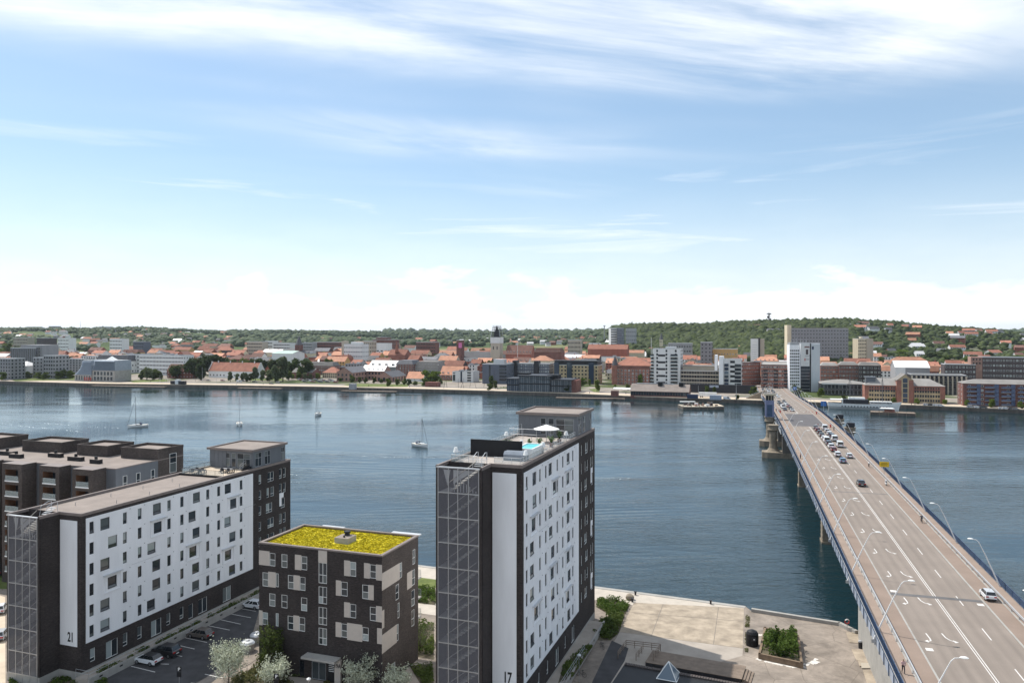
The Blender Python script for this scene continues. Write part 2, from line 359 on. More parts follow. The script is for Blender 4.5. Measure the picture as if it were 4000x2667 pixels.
# pale concrete apron right of the tower: separate cast bays with open joints
ap = [gp(2476, 2352), gp(2908, 2372), gp(2903, 2531), gp(2535, 2482), gp(2420, 2466)]
A0, A1, A2, A3 = gp(2476, 2352), gp(2908, 2374), gp(2903, 2531), gp(2418, 2467)
apron = struct(MB().poly([(p.x, p.y, 2.105) for p in (A0, A1, A2, A3)]).build('concrete_apron', mat('apron_joint', (.22, .19, .16), .95, .2, .5)))
def bil(u, v): return (A0*(1-u)+A1*u)*(1-v)+(A3*(1-u)+A2*u)*v
us = [0, .27, .77, 1]; vs = [0, .36, 1]
for i in range(3):
    for j in range(2):
        e = .003
        q = [bil(us[i]+e, vs[j]+e*1.5), bil(us[i+1]-e, vs[j]+e*1.5), bil(us[i+1]-e, vs[j+1]-e*1.5), bil(us[i]+e, vs[j+1]-e*1.5)]
        zz = 2.118+.006*random.random()
        MB().prism([(p.x, p.y) for p in q], 2.08, zz, 0).build('concrete_bay', M['concrete_pale'], apron)
sheet('path', [(2420, 2467), (2903, 2531), (2900, 2560), (2500, 2667), (2310, 2667)], M['pave'], 2.104)
sheet('asphalt_path', [(2390, 2500), (2455, 2530), (2440, 2580), (2370, 2690), (2300, 2690)], M['asphalt_dark'], 2.110)
sheet('car_park', [(1030, 2330), (1010, 2395), (985, 2480), (925, 2590), (700, 2760), (300, 2800), (150, 2745), (560, 2540), (880, 2370), (970, 2320)], M['asphalt_dark'], 2.106)
sheet('path', [(1090, 2575), (1360, 2600), (1520, 2670), (1200, 2760), (1010, 2600)], M['pave'], 2.112)
sheet('path', [(1500, 2600), (1600, 2570), (1660, 2590), (1700, 2700), (1560, 2760), (1450, 2640)], M['pave'], 2.114)
sheet('car_park', [(-300, 2260), (20, 2330), (22, 2760), (-600, 2760)], M['sand'], 2.107)
sheet('lawn', [(-300, 2200), (60, 2210), (40, 2300), (-300, 2290)], M['grass'], 2.111)

# ------------------------------------------------------------------ far bank: quay line, town ground and hills in one height field
QF = [(-2600, 1420), (-900, 884), (-493, 750), (-388, 716), (-243, 691.6), (-172, 677), (-64, 646.8), (35, 612), (85, 583), (126, 564.5), (177, 545), (216, 529), (265, 512), (318, 484), (600, 385), (2600, -300)]
def qy(x): return float(np.interp(x, [p[0] for p in QF], [p[1] for p in QF]))
SKX = [-1500, 0, 60, 300, 430, 520, 640, 760, 900, 1100, 1300, 1500, 1700, 1850, 2000, 2150, 2300, 2370, 2420, 2500, 2750, 2900, 3000, 3100, 3200, 3300, 3400, 3500, 3620, 3700, 3800, 3880, 3950, 4000, 5500]
SKY = [1288, 1292, 1291, 1289, 1286, 1285, 1289, 1296, 1299, 1300, 1301, 1301, 1302, 1303, 1306, 1305, 1303, 1298, 1287, 1282, 1283, 1273, 1271, 1268, 1266, 1263, 1265, 1268, 1281, 1287, 1292, 1296, 1303, 1307, 1307]
RX = [-1500, 0, 700, 1100, 1500, 2100, 2330, 2450, 2900, 3700, 3900, 4000, 5500]
RD = [2600, 2800, 3200, 3800, 4300, 4300, 3200, 1900, 1750, 1800, 2000, 2200, 2400]
FX = [-1500, 0, 900, 1400, 2200, 2450, 2900, 3300, 3700, 4000, 5500]
FD = [1500, 1500, 1700, 1900, 1900, 1350, 1080, 1000, 960, 980, 1000]
def ss(t): t = max(0., min(1., t)); return t*t*(3-2*t)
def lump(x, y): return math.sin(x*.0031+1.3)*math.cos(y*.0027)+.5*math.sin(x*.0083+y*.0061)
def gz(x, y):
    """ground height of the far bank"""
    y = max(y, 60.0); px = CX+F*x/y
    b = 2.6+2.6*ss((y-700)/500)+3*ss((y-1100)/800)
    r = float(np.interp(px, RX, RD)); f0 = float(np.interp(px, FX, FD)); zr = H-(float(np.interp(px, SKX, SKY))-HY)*r/F
    t = (y-f0)/(r-f0); k = ss(t)**.85 if t > 0 else 0
    z = b+(zr-b)*k+(3.0*lump(x, y)*min(1, max(0, t))*(1-.75*min(1, max(0, t))) if t > 0 else 0)
    if y > r: z = zr-(y-r)*.035
    if y > 5200: z = max(z, (H-16*5600/F)*ss((y-5200)/800)+2.5*lump(x*.5, y)-max(0, y-6200)*.03)
    return z
def terrainmat():
    m = bpy.data.materials.new('town_ground'); m.use_nodes = True; nt = m.node_tree; b = nt.nodes['Principled BSDF']; b.inputs['Roughness'].default_value = .95; b.inputs['Specular IOR Level'].default_value = .1
    g = nt.nodes.new('ShaderNodeNewGeometry'); n = noise(nt, g.outputs['Position'], .012, 4, .6); n2 = noise(nt, g.outputs['Position'], .09, 4, .6)
    c = mixc(nt, ramp(nt, n, [(.46, 0.), (.54, 1.)]), ramp(nt, n2, [(.3, (.22, .19, .16)), (.7, (.34, .30, .26))]), ramp(nt, n2, [(.3, (.045, .07, .022)), (.7, (.10, .12, .05))]))
    s = nt.nodes.new('ShaderNodeSeparateXYZ'); nt.links.new(g.outputs['Position'], s.inputs[0])
    hi = ramp(nt, mth(nt, 'MULTIPLY', s.outputs[1], 1/6000), [(.16, 0.), (.25, 1.)])
    n3 = noise(nt, g.outputs['Position'], .004, 3, .5)
    c = mixc(nt, hi, c, ramp(nt, n3, [(.4, (.05, .075, .025)), (.58, (.085, .11, .04)), (.68, (.22, .20, .10))]))
    nt.links.new(c, b.inputs['Base Color']); return m
M['terrain'] = terrainmat()
g = MB()
uu = np.linspace(-1.15, 1.15, 185); kk = [0, .02, .05, .09, .14, .19, .25, .31, .38, .45, .53, .61, .7, .8, .9, 1.02, 1.16, 1.32, 1.5, 1.7, 1.95, 2.3, 2.8, 3.4, 4.2, 5.2, 6.2, 7.4, 9, 14]
for u in uu:
    lo, hi = 100.0, 1600.0
    for _ in range(40):
        m_ = (lo+hi)/2
        if m_ < qy(u*m_): lo = m_
        else: hi = m_
    y0 = lo
    for k in kk:
        y = y0+k*1000 if k > 0 else y0+.4
        x = u*y; g.v.append((x, y, gz(x, y) if k > 0 else 2.6))
nk = len(kk)
for i in range(len(uu)-1):
    for j in range(nk-1):
        a = i*nk+j; g.f.append((a, a+nk, a+nk+1, a+1)); g.m.append(0)
o = struct(g.build('terrain', M['terrain']))
# quay wall along the far bank with a pale coping and a broad promenade
QX = [p for p in QF if -950 < p[0] < 640]
def qoff(w):
    out = []
    for i, p in enumerate(QX):
        a, b = QX[max(0, i-1)], QX[min(len(QX)-1, i+1)]; d = Vector((b[0]-a[0], b[1]-a[1])).normalized(); out.append((p[0]-d.y*w, p[1]+d.x*w))
    return out
def strip(a, b, za, zb, mb, m=0):
    for i in range(len(a)-1): mb.quad((*a[i], za), (*a[i+1], za), (*b[i+1], zb), (*b[i], zb), m)
q = MB(); strip(qoff(0), qoff(0), -2, 2.45, q, 0); strip(qoff(-.15), qoff(-.15), 2.2, 2.75, q, 1); strip(qoff(-.15), qoff(1.2), 2.75, 2.75, q, 1); strip(qoff(1.2), qoff(1.2), 2.75, 2.4, q, 1)
struct(q.build('quay_wall', [M['concrete_wet'], M['sand']]))
q = MB()
for i in range(len(QX)-1):
    a0, a1 = qoff(1.2), qoff(17); q.quad((*a0[i], 2.66), (*a0[i+1], 2.66), (*a1[i+1], 2.72), (*a1[i], 2.72), 0)
struct(q.build('promenade', M['sand']))
q = MB()
for i in range(len(QX)-1):
    a0, a1 = qoff(17), qoff(27); q.quad((*a0[i], 2.735), (*a0[i+1], 2.735), (*a1[i+1], 2.80), (*a1[i], 2.80), 0)
struct(q.build('road', mat('quay_road_asphalt', (.20, .18, .165), .93, .12, .2)))
def farlawn(pts):
    v = [gp(x, y, 2.9) for x, y in pts]
    struct(MB().poly([(p.x, p.y, max(gz(p.x, p.y), 2.7)+.13) for p in v]).build('lawn', M['grass']))
farlawn([(40, 1481), (60, 1476), (290, 1474), (290, 1483), (60, 1488)])
farlawn([(500, 1486), (640, 1480), (660, 1489), (520, 1493)])
farlawn([(970, 1478), (1100, 1478), (1120, 1485), (980, 1486)])
farlawn([(1370, 1497), (1600, 1502), (1590, 1510), (1400, 1510), (1340, 1503)])
farlawn([(2215, 1510), (2270, 1512), (2260, 1522), (2230, 1520)])
farlawn([(2300, 1519), (2345, 1515), (2340, 1531), (2320, 1530)])
# stepped timber jetties below the quay
for px0, px1, y0, y1 in ((925, 1095, 1507, 1515), (1330, 1545, 1521, 1526), (2170, 2440, 1543, 1553), (352, 640, 1500, 1506)):
    a, b = gp(px0, y1, .9), gp(px1, y1+(px1-px0)*.018, .9); d = (b-a).normalized(); n = Vector((-d.y, d.x, 0))
    j = MB().prism([(a.x, a.y), (b.x, b.y), ((b+n*5).x, (b+n*5).y), ((a+n*5).x, (a+n*5).y)], -.6, 1.0, 1, 0)
    struct(j.build('quay_step', [M['wood'], M['concrete_wet']]))
# ------------------------------------------------------------------ the three apartment blocks in front
D1 = Vector((.332, .943, 0)); E1 = Vector((-.943, .332, 0)); RB = math.atan2(.943, .332)
ZG = 2.1
def facade(mb, P, s0, s1, z0, z1, holes, dep=.2, m=0, mr=None):
    """wall with real openings; P(s, z, d) maps to local space, d inward"""
    S = sorted({s0, s1, *[h[0] for h in holes], *[h[1] for h in holes]}); Z = sorted({z0, z1, *[h[2] for h in holes], *[h[3] for h in holes]})
    S = [s for s in S if s0 <= s <= s1]; Z = [z for z in Z if z0 <= z <= z1]
    for a, b in zip(S[:-1], S[1:]):
        run = None
        for c, d in zip(Z[:-1], Z[1:]):
            cs, cz = (a+b)/2, (c+d)/2
            hole = any(h[0] < cs < h[1] and h[2] < cz < h[3] for h in holes)
            if hole:
                if run: mb.quad(P(a, run[0], 0), P(b, run[0], 0), P(b, run[1], 0), P(a, run[1], 0), m); run = None
            else: run = (run[0], d) if run else (c, d)
        if run: mb.quad(P(a, run[0], 0), P(b, run[0], 0), P(b, run[1], 0), P(a, run[1], 0), m)
    r = m if mr is None else mr
    for a, b, c, d in [h[:4] for h in holes]:
        mb.quad(P(a, c, 0), P(b, c, 0), P(b, c, dep), P(a, c, dep), r); mb.quad(P(a, d, 0), P(b, d, 0), P(b, d, dep), P(a, d, dep), r)
        mb.quad(P(a, c, 0), P(a, d, 0), P(a, d, dep), P(a, c, dep), r); mb.quad(P(b, c, 0), P(b, d, 0), P(b, d, dep), P(b, c, dep), r)
WC = {}
def win_parts(w, h, split, vsplit, fr, gl='glass'):
    key = (round(w, 2), round(h, 2), round(split, 2), vsplit, fr, gl)
    if key in WC: return WC[key]
    t = .065; f = MB()
    f.box(-w/2, -w/2+t, -.03, .05, 0, h).box(w/2-t, w/2, -.03, .05, 0, h).box(-w/2+t, w/2-t, -.03, .05, 0, t).box(-w/2+t, w/2-t, -.03, .05, h-t, h)
    panes = []
    zs = [t, h-t] if not split else [t, h*split, h*split, h-t]
    if split: f.box(-w/2+t, w/2-t, -.03, .05, h*split-t/2, h*split+t/2)
    if vsplit: f.box(-t/2, t/2, -.028, .048, t, h-t)
    fm = f.mesh('window', M[fr])
    for k in range(0, len(zs), 2):
        xs = [(-w/2+t, w/2-t)] if not vsplit else [(-w/2+t, -t/2), (t/2, w/2-t)]
        for x0, x1 in xs:
            p = MB().quad((x0, 0, 0), (x1, 0, 0), (x1, 0, zs[k+1]-zs[k]), (x0, 0, zs[k+1]-zs[k])); panes.append((zs[k], p))
    pm = [(z, p.mesh('pane', M[gl])) for z, p in panes]
    WC[key] = (fm, pm); return WC[key]
def window(parent, loc, rz, w, h, split=.28, vsplit=False, fr='frame_dark', tilt=False, name='window', gl=None):
    fm, pm = win_parts(w, h, split, vsplit, fr, gl or 'glass')
    o = put(name, fm, parent, loc, rz)
    for i, (z, p) in enumerate(pm):
        q = put('pane', p, o, (0, .02, z))
        if tilt and i == 0 and split:
            q.location = (0, -.16, z); q.rotation_euler = (R(-24), 0, 0)
            b = MB(); ww = w/2-.065; hh = h*split-.065
            b.box(-ww, ww, -.03, -.005, hh-.07, hh).box(-ww, ww, -.03, -.005, 0, .07).box(-ww, -ww+.06, -.03, -.005, .07, hh-.07).box(ww-.06, ww, -.03, -.005, .07, hh-.07)
            k = b.build('open_sash', M[fr], o, (0, -.16, z)); k.rotation_euler = (R(-24), 0, 0)
    return o
def tpx(C, px):
    """distance along the long face where a photo column meets it"""
    u = (px-CX)/F; return (u*C.y-C.x)/(D1.x-u*D1.y)
def rail(parent, pts, h=1.05, step=1.6, m='steel', bars=2, r=.025, name='railing', glass=False):
    b = MB()
    for p, q in zip(pts[:-1], pts[1:]):
        p, q = Vector(p), Vector(q); L = (q-p).length; n = max(1, round(L/step))
        for k in range(n+1):
            a = p.lerp(q, k/n); b.tube([a, a+Vector((0,0,h))], r, 4)
        for k in range(bars): z = h*(1-k/bars*.85); b.tube([p+Vector((0,0,z)), q+Vector((0,0,z))], r, 4)
    o = b.build(name, M[m], parent)
    if glass:
        for p, q in zip(pts[:-1], pts[1:]):
            p, q = Vector(p), Vector(q); MB().quad(p+Vector((0,0,.1)), q+Vector((0,0,.1)), q+Vector((0,0,h-.06)), p+Vector((0,0,h-.06))).build('glass_panel', M['rail_glass'], o)
    return o
def thinglass(name, col, alpha):
    m = bpy.data.materials.new(name); m.use_nodes = True; nt = m.node_tree; b = nt.nodes['Principled BSDF']
    b.inputs['Base Color'].default_value = (*col, 1); b.inputs['Roughness'].default_value = .08; b.inputs['Alpha'].default_value = alpha
    return m
M['rail_glass'] = thinglass('rail_glass', (.45, .52, .52), .35)
M['mesh_panel'] = thinglass('woven_stair_mesh', (.20, .205, .235), .42)

def slab_block(label, C, L, zt, panel_t, rows, wide, narrow, number, gf, far_wins, group):
    """long dark-brick slab: white panel on the long face, glazed stair at the near end, penthouse at the far end"""
    root = thing('apartment_block', label, 'building', (C.x, C.y, 0), RB, group)
    Wd, p, zr = 10.5, 3.2, zt
    zw0, zw1 = 7.2, 7.2+3*rows
    PL = lambda s, z, d: (s, d, z)
    holes = []; jobs = []
    def add(s, z0, w, h, **k): holes.append((s-w/2, s+w/2, z0, z0+h)); jobs.append((s, z0, w, h, k))
    rng = random.Random(int(L*10))
    for r in range(rows):
        zc = zw1-3*r-3+.62
        for s in narrow: add(s, zc, .78, 1.72, tilt=rng.random() < .12)
        for s, bay, ti in wide[r]: add(s, zc, 1.7, 1.75, tilt=ti)
    for s, z0, w, h, k in gf: add(s, z0, w, h, **k)
    for s, z0, w, h, k in far_wins: add(s, z0, w, h, **k)
    # white cladding panel, proud of the brick
    wp = MB(); pa, pb = panel_t
    inp = [h for h in holes if pa < (h[0]+h[1])/2 < pb and h[2] > zw0]; outp = [h for h in holes if h not in inp]
    facade(wp, lambda s, z, d: (s, d-.07, z), pa, pb, zw0, zw1, inp, .27)
    wp.quad((pa, -.07, zw0), (pa, 0, zw0), (pa, 0, zw1), (pa, -.07, zw1)); wp.quad((pb, -.07, zw0), (pb, 0, zw0), (pb, 0, zw1), (pb, -.07, zw1))
    wp.quad((pa, -.07, zw0), (pb, -.07, zw0), (pb, 0, zw0), (pa, 0, zw0)); wp.quad((pa, -.07, zw1), (pb, -.07, zw1), (pb, 0, zw1), (pa, 0, zw1))
    wpo = wp.build('white_panel', M['white_panel'], root)
    vm_ = MB().box(-.07, .07, -.05, 0, 0, .12).mesh('wall_vent', M['frame_grey'])
    for r in range(rows):
        for s in narrow[1:]: put('wall_vent', vm_, wpo, (s+.95, -.07, zw1-3*r-.35))
    for s, r in ((pa+(pb-pa)*.22, 3), (pa+(pb-pa)*.6, 5), (pa+(pb-pa)*.85, 2)):
        z = zw1-3*r
        if z > zw0: MB().box(s, s+(pb-pa)*.17, -.085, -.07, z, z+.03).build('panel_joint', M['frame_grey'], wpo)
    br = MB()
    br.box(0, pa, 0, .0, zw0, zw1) if False else None
    facade(br, PL, 0, pa, zw0, zw1, [], .2); facade(br, PL, pb, L, zw0, zw1, [h for h in outp if h[2] >= zw0], .2)
    facade(br, PL, 0, L, 3.3, zw0, [h for h in outp if h[2] < zw0], .2); facade(br, PL, 0, L, zw1, zr, [], .2)
    br.quad((L, 0, 3.3), (L, Wd, 3.3), (L, Wd, zr), (L, 0, zr))
    br.quad((0, Wd, 3.3), (L, Wd, 3.3), (L, Wd, zr), (0, Wd, zr))
    br.quad((0, 0, 3.3), (0, 4.2, 3.3), (0, 4.2, zr), (0, 0, zr))
    br.quad((0, 4.2, 3.3), (-p, 4.2, 3.3), (-p, 4.2, zr), (0, 4.2, zr))
    br.quad((-p, Wd, 3.3), (0, Wd, 3.3), (0, Wd, zr), (-p, Wd, zr))
    br.box(-p, -p+.3, 4.2, 4.55, 3.3, zr).box(-p, -p+.3, Wd-.3, Wd, 3.3, zr)
    br.quad((0, 4.2, 3.3), (0, Wd, 3.3), (0, Wd, zr), (0, 4.2, zr))
    bro = br.build('brick_wall', M['brick_dark'], root)
    MB().prism([(-.02, -.02), (L+.02, -.02), (L+.02, Wd+.02), (-p-.02, Wd+.02), (-p-.02, 4.18), (-.02, 4.18)], ZG-.4, 3.3).build('plinth', M['concrete'], root)
    MB().box(1.0, L-1.0, Wd, Wd+.06, 7.2, zw1).build('white_panel', M['white_panel'], root)
    # recess backing behind the window openings
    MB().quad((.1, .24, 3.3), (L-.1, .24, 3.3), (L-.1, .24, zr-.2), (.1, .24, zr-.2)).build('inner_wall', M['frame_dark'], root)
    for s, z0, w, h, k in jobs:
        pan = pa < s < pb and z0 > zw0
        window(root, (s, .13 if not pan else .08, z0), 0, w, h, **k)
    for r in range(rows):
        for s, bay, ti in wide[r]:
            if bay:
                zc = zw1-3*r-3+.62; b = MB(); w0 = 1.55
                for x0, x1, za, zb in ((-w0, -w0+.09, -.45, 2.15), (w0-.09, w0, -.45, 2.15), (-w0+.09, w0-.09, -.45, -.36)): b.box(x0, x1, -.17, -.072, za, zb)
                b.box(-w0-.15, w0+.15, -.5, -.072, 2.15, 2.27, 1)
                b.build('window_surround', [M['white_panel'], M['metal_light']], root, (s, 0, zc))
    # end wall strip with the house number
    sp = MB().box(-.06, 0, .75, 4.0, 6.9, zr-1.05); so = sp.build('white_panel', M['white_panel'], root)
    cu = bpy.data.curves.new('house_number', 'FONT'); cu.body = number; cu.size = 1.9; cu.extrude = .01; cu.align_x = 'CENTER'; cu.offset = .05
    me = None
    t = bpy.data.objects.new('house_number', cu); COL.objects.link(t); bpy.context.view_layer.update()
    me = bpy.data.meshes.new_from_object(t.evaluated_get(bpy.context.evaluated_depsgraph_get())); bpy.data.objects.remove(t)
    me.materials.clear(); me.materials.append(M['black'])
    n = put('house_number', me, so, (-.075, 1.95, 7.55)); n.rotation_euler = (R(90), 0, R(-90)); n.scale = (.62, 1, 1)
    # glazed stair: floors, flights, mullions and one mesh panel per bay
    x0 = -p
    stf = MB()
    ys = [4.62, 6.0, 7.45, 8.75, Wd-.32]; nfl = int((zr-3.3)/3.0); zs = [3.3+(zr-3.3-.2)*k/nfl for k in range(nfl+1)]
    ys = ys[::-1]
    for y in ys: stf.box(x0-.05, x0+.03, y-.045, y+.045, 2.3, zr-.15)
    for z in zs: stf.box(x0-.045, x0+.025, ys[-1], ys[0], z-.06, z+.06)
    sf = stf.build('stair_frame', M['steel'], root)
    MB().box(x0-.2, x0+.1, ys[-1]-.2, ys[0]+.2, zr-.22, zr-.08).build('top_rail', M['metal_light'], sf)
    for a, b in zip(ys[:-1], ys[1:]):
        for k in range(nfl):
            MB().quad((x0, a-.045, zs[k]+.06), (x0, b+.045, zs[k]+.06), (x0, b+.045, zs[k+1]-.06), (x0, a-.045, zs[k+1]-.06)).build('stair_panel', M['mesh_panel'], sf)
    st = MB()
    for k in range(nfl):
        st.box(x0+.15, -.1, 9.0, Wd-.35, zs[k]-.12, zs[k]+.02)
        za, zb = zs[k], zs[k+1]
        for i in range(9):
            ya = 9.0-i*.46; st.box(x0+.3, -.4, ya-.5, ya, za+(i)*(zb-za)/9, za+(i+.35)*(zb-za)/9)
        st.tube([(x0+.25, 9.1, za+1.0), (x0+.25, 5.0, zb+1.0)], .05, 4)
    st.build('staircase', M['concrete'], root)
    b = MB()
    for k in range(8): b.box(x0+.35, x0+.42, 5.1+k*.42, 5.2+k*.42, zs[-2]+.1, zs[-2]+.3+.28*k)
    b.tri((x0+.3, 9.6, zr-.5), (x0+.3, 8.6, zr-.5), (x0+.3, 9.0, zr-2.6)).tri((x0+.3, 8.2, zr-.5), (x0+.3, 5.4, zr-.5), (x0+.3, 8.2, zr-2.3))
    b.build('stair_truss', M['metal_light'], root)
    # roof sheet inside a brick parapet
    rf = MB(); e = .32
    rf.poly([(e, e, zr-.35), (L-e, e, zr-.35), (L-e, Wd-e, zr-.35), (e, Wd-e, zr-.35)], 0)
    for a, b2 in (((0, 0), (L, e)), ((0, Wd-e), (L, Wd)), ((L-e, e), (L, Wd-e)), ((0, e), (e, 4.2+e))): rf.box(a[0]-.03, b2[0]+.03, a[1]-.03, b2[1]+.03, zr-.34, zr+.06, 1)
    rf.box(-p, 0, Wd-e, Wd+.03, zr-.34, zr+.06, 1).box(-p, 0, 4.17, 4.45, zr-.34, zr+.06, 1)
    ro = rf.build('roof', [M['roof_felt'], M['coping']], root)
    vp = MB().tube([(0, 0, 0), (0, 0, .45), (.12, 0, .5)], .05, 5).mesh('roof_vent', M['steel'])
    for k in range(7): put('roof_vent', vp, ro, (5+k*3.3, 2.2 if k % 2 else 6.8, zr-.35))
    # roof ladder over the parapet
    ld = MB()
    for y in (4.9, 6.1): ld.tube([(-1.6, y, zr-.3), (-1.4, y, zr+1.0), (-.2, y, zr+1.45), (.3, y, zr+1.4), (.3, y, zr-.3)], .04, 5)
    for k in range(5): ld.box(-1.3+k*.3, -1.05+k*.3, 4.9, 6.1, zr-.2+k*.17, zr-.15+k*.17)
    ld.build('roof_steps', M['metal_light'], root)
    # penthouse
    a, b, hz_ = pb+.4, L-1.4, 3.35
    ph = MB(); PE = lambda s, z, d: (a+d, s, z)
    fh = [(.9, 3.9, zr+.05, zr+2.75), (4.2, 5.2, zr+.05, zr+2.75), (5.6, 6.5, zr+.05, zr+2.75)]
    facade(ph, PE, .25, Wd-.2, zr-.3, zr+hz_, fh, .2)
    sh_ = [(a+.7, a+2.6, zr+.2, zr+2.8), (a+3.6, a+5.3, zr+.2, zr+2.8), (b-1.3, b-.25, zr+.2, zr+2.8)]
    facade(ph, lambda s, z, d: (s, .25+d, z), a, b, zr-.3, zr+hz_, sh_, .2)
    ph.quad((b, .25, zr-.3), (b, Wd-.2, zr-.3), (b, Wd-.2, zr+hz_), (b, .25, zr+hz_)).quad((a, Wd-.2, zr-.3), (b, Wd-.2, zr-.3), (b, Wd-.2, zr+hz_), (a, Wd-.2, zr+hz_))
    for k in range(1, 5): ph.box(a-.03, a, Wd-.3-k*.95, Wd-.26-k*.95, zr, zr+hz_)
    pho = ph.build('penthouse', M['metal_grey'], root)
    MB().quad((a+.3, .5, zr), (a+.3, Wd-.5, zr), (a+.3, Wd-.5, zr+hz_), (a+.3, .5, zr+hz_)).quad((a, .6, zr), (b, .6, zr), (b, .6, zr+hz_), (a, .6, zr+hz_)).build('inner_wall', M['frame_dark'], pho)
    for h in fh: window(pho, (a+.05, (h[0]+h[1])/2, h[2]), R(-90), h[1]-h[0], h[3]-h[2], .62, h[1]-h[0] > 2, 'frame_grey')
    for h in sh_: window(pho, ((h[0]+h[1])/2, .30, h[2]), 0, h[1]-h[0], h[3]-h[2], .62, True, 'frame_grey')
    pr = MB(); zt2 = zr+hz_
    pr.box(a-.5, b+.3, -.1, Wd+.1, zt2, zt2+.06, 0); e = .3
    for x0_, x1_, y0_, y1_ in ((a-.52, b+.32, -.12, .2), (a-.52, b+.32, Wd-.2, Wd+.12), (a-.52, a-.2, .2, Wd-.2), (b, b+.32, .2, Wd-.2)): pr.box(x0_, x1_, y0_, y1_, zt2-.12, zt2+.3, 1)
    pr.build('penthouse_roof', [M['roof_felt'], M['coping']], pho)
    return root, Wd, zr, a, b
M['coping'] = mat('brown_coping', (.20, .165, .15), .6, .1, 1)

# block 21
C21 = Vector((-61.7, 111.6, 0)); S21 = 1.588
t21 = lambda x: tpx(C21, x/S21)
nar = [t21(x) for x in (567, 773, 865, 1047, 1127, 1287, 1355, 1494)]
wd = [[(650,0,0),(972,0,1),(1217,0,1),(1412,0,0)], [(697,0,0),(977,1,0),(1190,0,1),(1445,1,1)], [(650,0,0),(938,0,1),(1215,0,0),(1410,0,1)],
      [(695,1,1),(968,0,0),(1195,1,0),(1440,0,0)], [(650,0,1),(968,0,0),(1212,0,0),(1413,1,0)], [(650,0,1),(935,0,1),(1212,0,1),(1438,0,1)]]
wd = [[(t21(x), b, t) for x, b, t in r] for r in wd]
gf = [(t21(575), 4.2, .9, 1.9, {'fr': 'frame_white'}), (t21(695), 3.5, 2.2, 2.5, {'split': 0, 'vsplit': True, 'fr': 'frame_white'}), (t21(777), 4.2, .9, 1.9, {'fr': 'frame_white'}),
      (t21(866), 4.2, .9, 1.9, {'fr': 'frame_white'}), (t21(970), 3.5, 2.2, 2.5, {'split': 0, 'vsplit': True, 'fr': 'frame_white'}), (t21(1045), 4.2, .9, 1.9, {'fr': 'frame_white'}),
      (t21(1127), 4.2, .9, 1.9, {'fr': 'frame_white'}), (t21(1184), 3.5, 1.1, 2.4, {'split': 0, 'fr': 'frame_white'}), (t21(1258), 3.5, 2.2, 2.5, {'split': 0, 'vsplit': True, 'fr': 'frame_white'}), (t21(1408), 3.5, 2.2, 2.5, {'split': 0, 'vsplit': True, 'fr': 'frame_white'})]
def farw(pb, L, rows):
    o = []; W_ = {'fr': 'frame_white'}
    for r in range(rows):
        z = 7.2+3*r+.5; k = r % 3
        o.append((pb+2.2, z+.1, .8, 1.75, dict(W_)))
        if k != 1: o.append((pb+5.0+(.5 if k else 0), z, 2.0, 1.85, dict(W_, vsplit=True)))
        else: o += [(pb+4.6, z, .8, 1.85, dict(W_)), (pb+6.0, z, 1.2, 1.85, dict(W_))]
        o += [(pb+8.6, z, .9, 1.95, dict(W_)), (pb+9.9, z, .9, 1.95, dict(W_))] if k else [(pb+9.4, z, 1.4, 1.95, dict(W_))]
    return o
b21, WD, ZR21, PA21, PB21 = slab_block('eight-storey dark brick slab with the number 21 on its white end strip', C21, 49.9, 26.0, (.75, 38.0), 6, wd, nar, '21', gf, farw(38.0, 49.9, 6), 'dark brick slabs with white panels')
# block 17
C17 = Vector((1.28, 98.6, 0)); t17 = lambda x: tpx(C17, 1600+x/1.4035)
nar = [t17(x) for x in (640, 713, 745, 808, 838, 893)]
wd = [[(682,0,0),(769,0,0),(867,0,1)], [(683,0,1),(793,1,1),(866,1,0)], [(678,1,0),(770,0,1),(868,0,1)], [(669,0,1),(772,0,1),(867,1,0)], [(669,0,1),(783,0,0),(870,0,0)],
      [(669,0,1),(780,1,0),(867,1,1)], [(692,1,1),(783,0,1),(873,0,1)], [(671,0,1),(785,0,0),(866,1,1)], [(671,0,0),(773,0,1),(871,0,1)]]
wd = [[(t17(x), b, t) for x, b, t in r] for r in wd]
gf = [(3+4.1*k, 4.2, .9, 1.9, {'fr': 'frame_white'}) for k in range(3)]+[(16, 3.5, 2.0, 2.5, {'split': 0, 'vsplit': True, 'fr': 'frame_white'}), (20.5, 4.2, .9, 1.9, {'fr': 'frame_white'}), (25, 3.5, 2.0, 2.5, {'split': 0, 'vsplit': True, 'fr': 'frame_white'})]
b17, _, ZR17, PA17, PB17 = slab_block('eleven-storey dark brick slab with the number 17 and a rooftop pool terrace', C17, 39.6, 35.2, (.6, 28.3), 9, wd, nar, '17', gf, farw(28.3, 39.6, 9), 'dark brick slabs with white panels')
def loc17(t, w, z): return C17+D1*t+E1*w+Vector((0, 0, z))
def loc21(t, w, z): return C21+D1*t+E1*w+Vector((0, 0, z))
# white render patches on the brick far ends
for rt, pb, L, rows in ((b21, 38.0, 49.9, 6), (b17, 28.3, 39.6, 9)):
    for r in ((4,) if rows == 6 else (1, 4, 7)):
        z = 7.2+3*r; MB().box(pb+8.2, pb+9.55, -.05, 0, z-.4, z+.55).box(pb+8.2, pb+8.9, -.049, 0, z-2.0, z-.4).build('white_panel', M['white_panel'], rt)
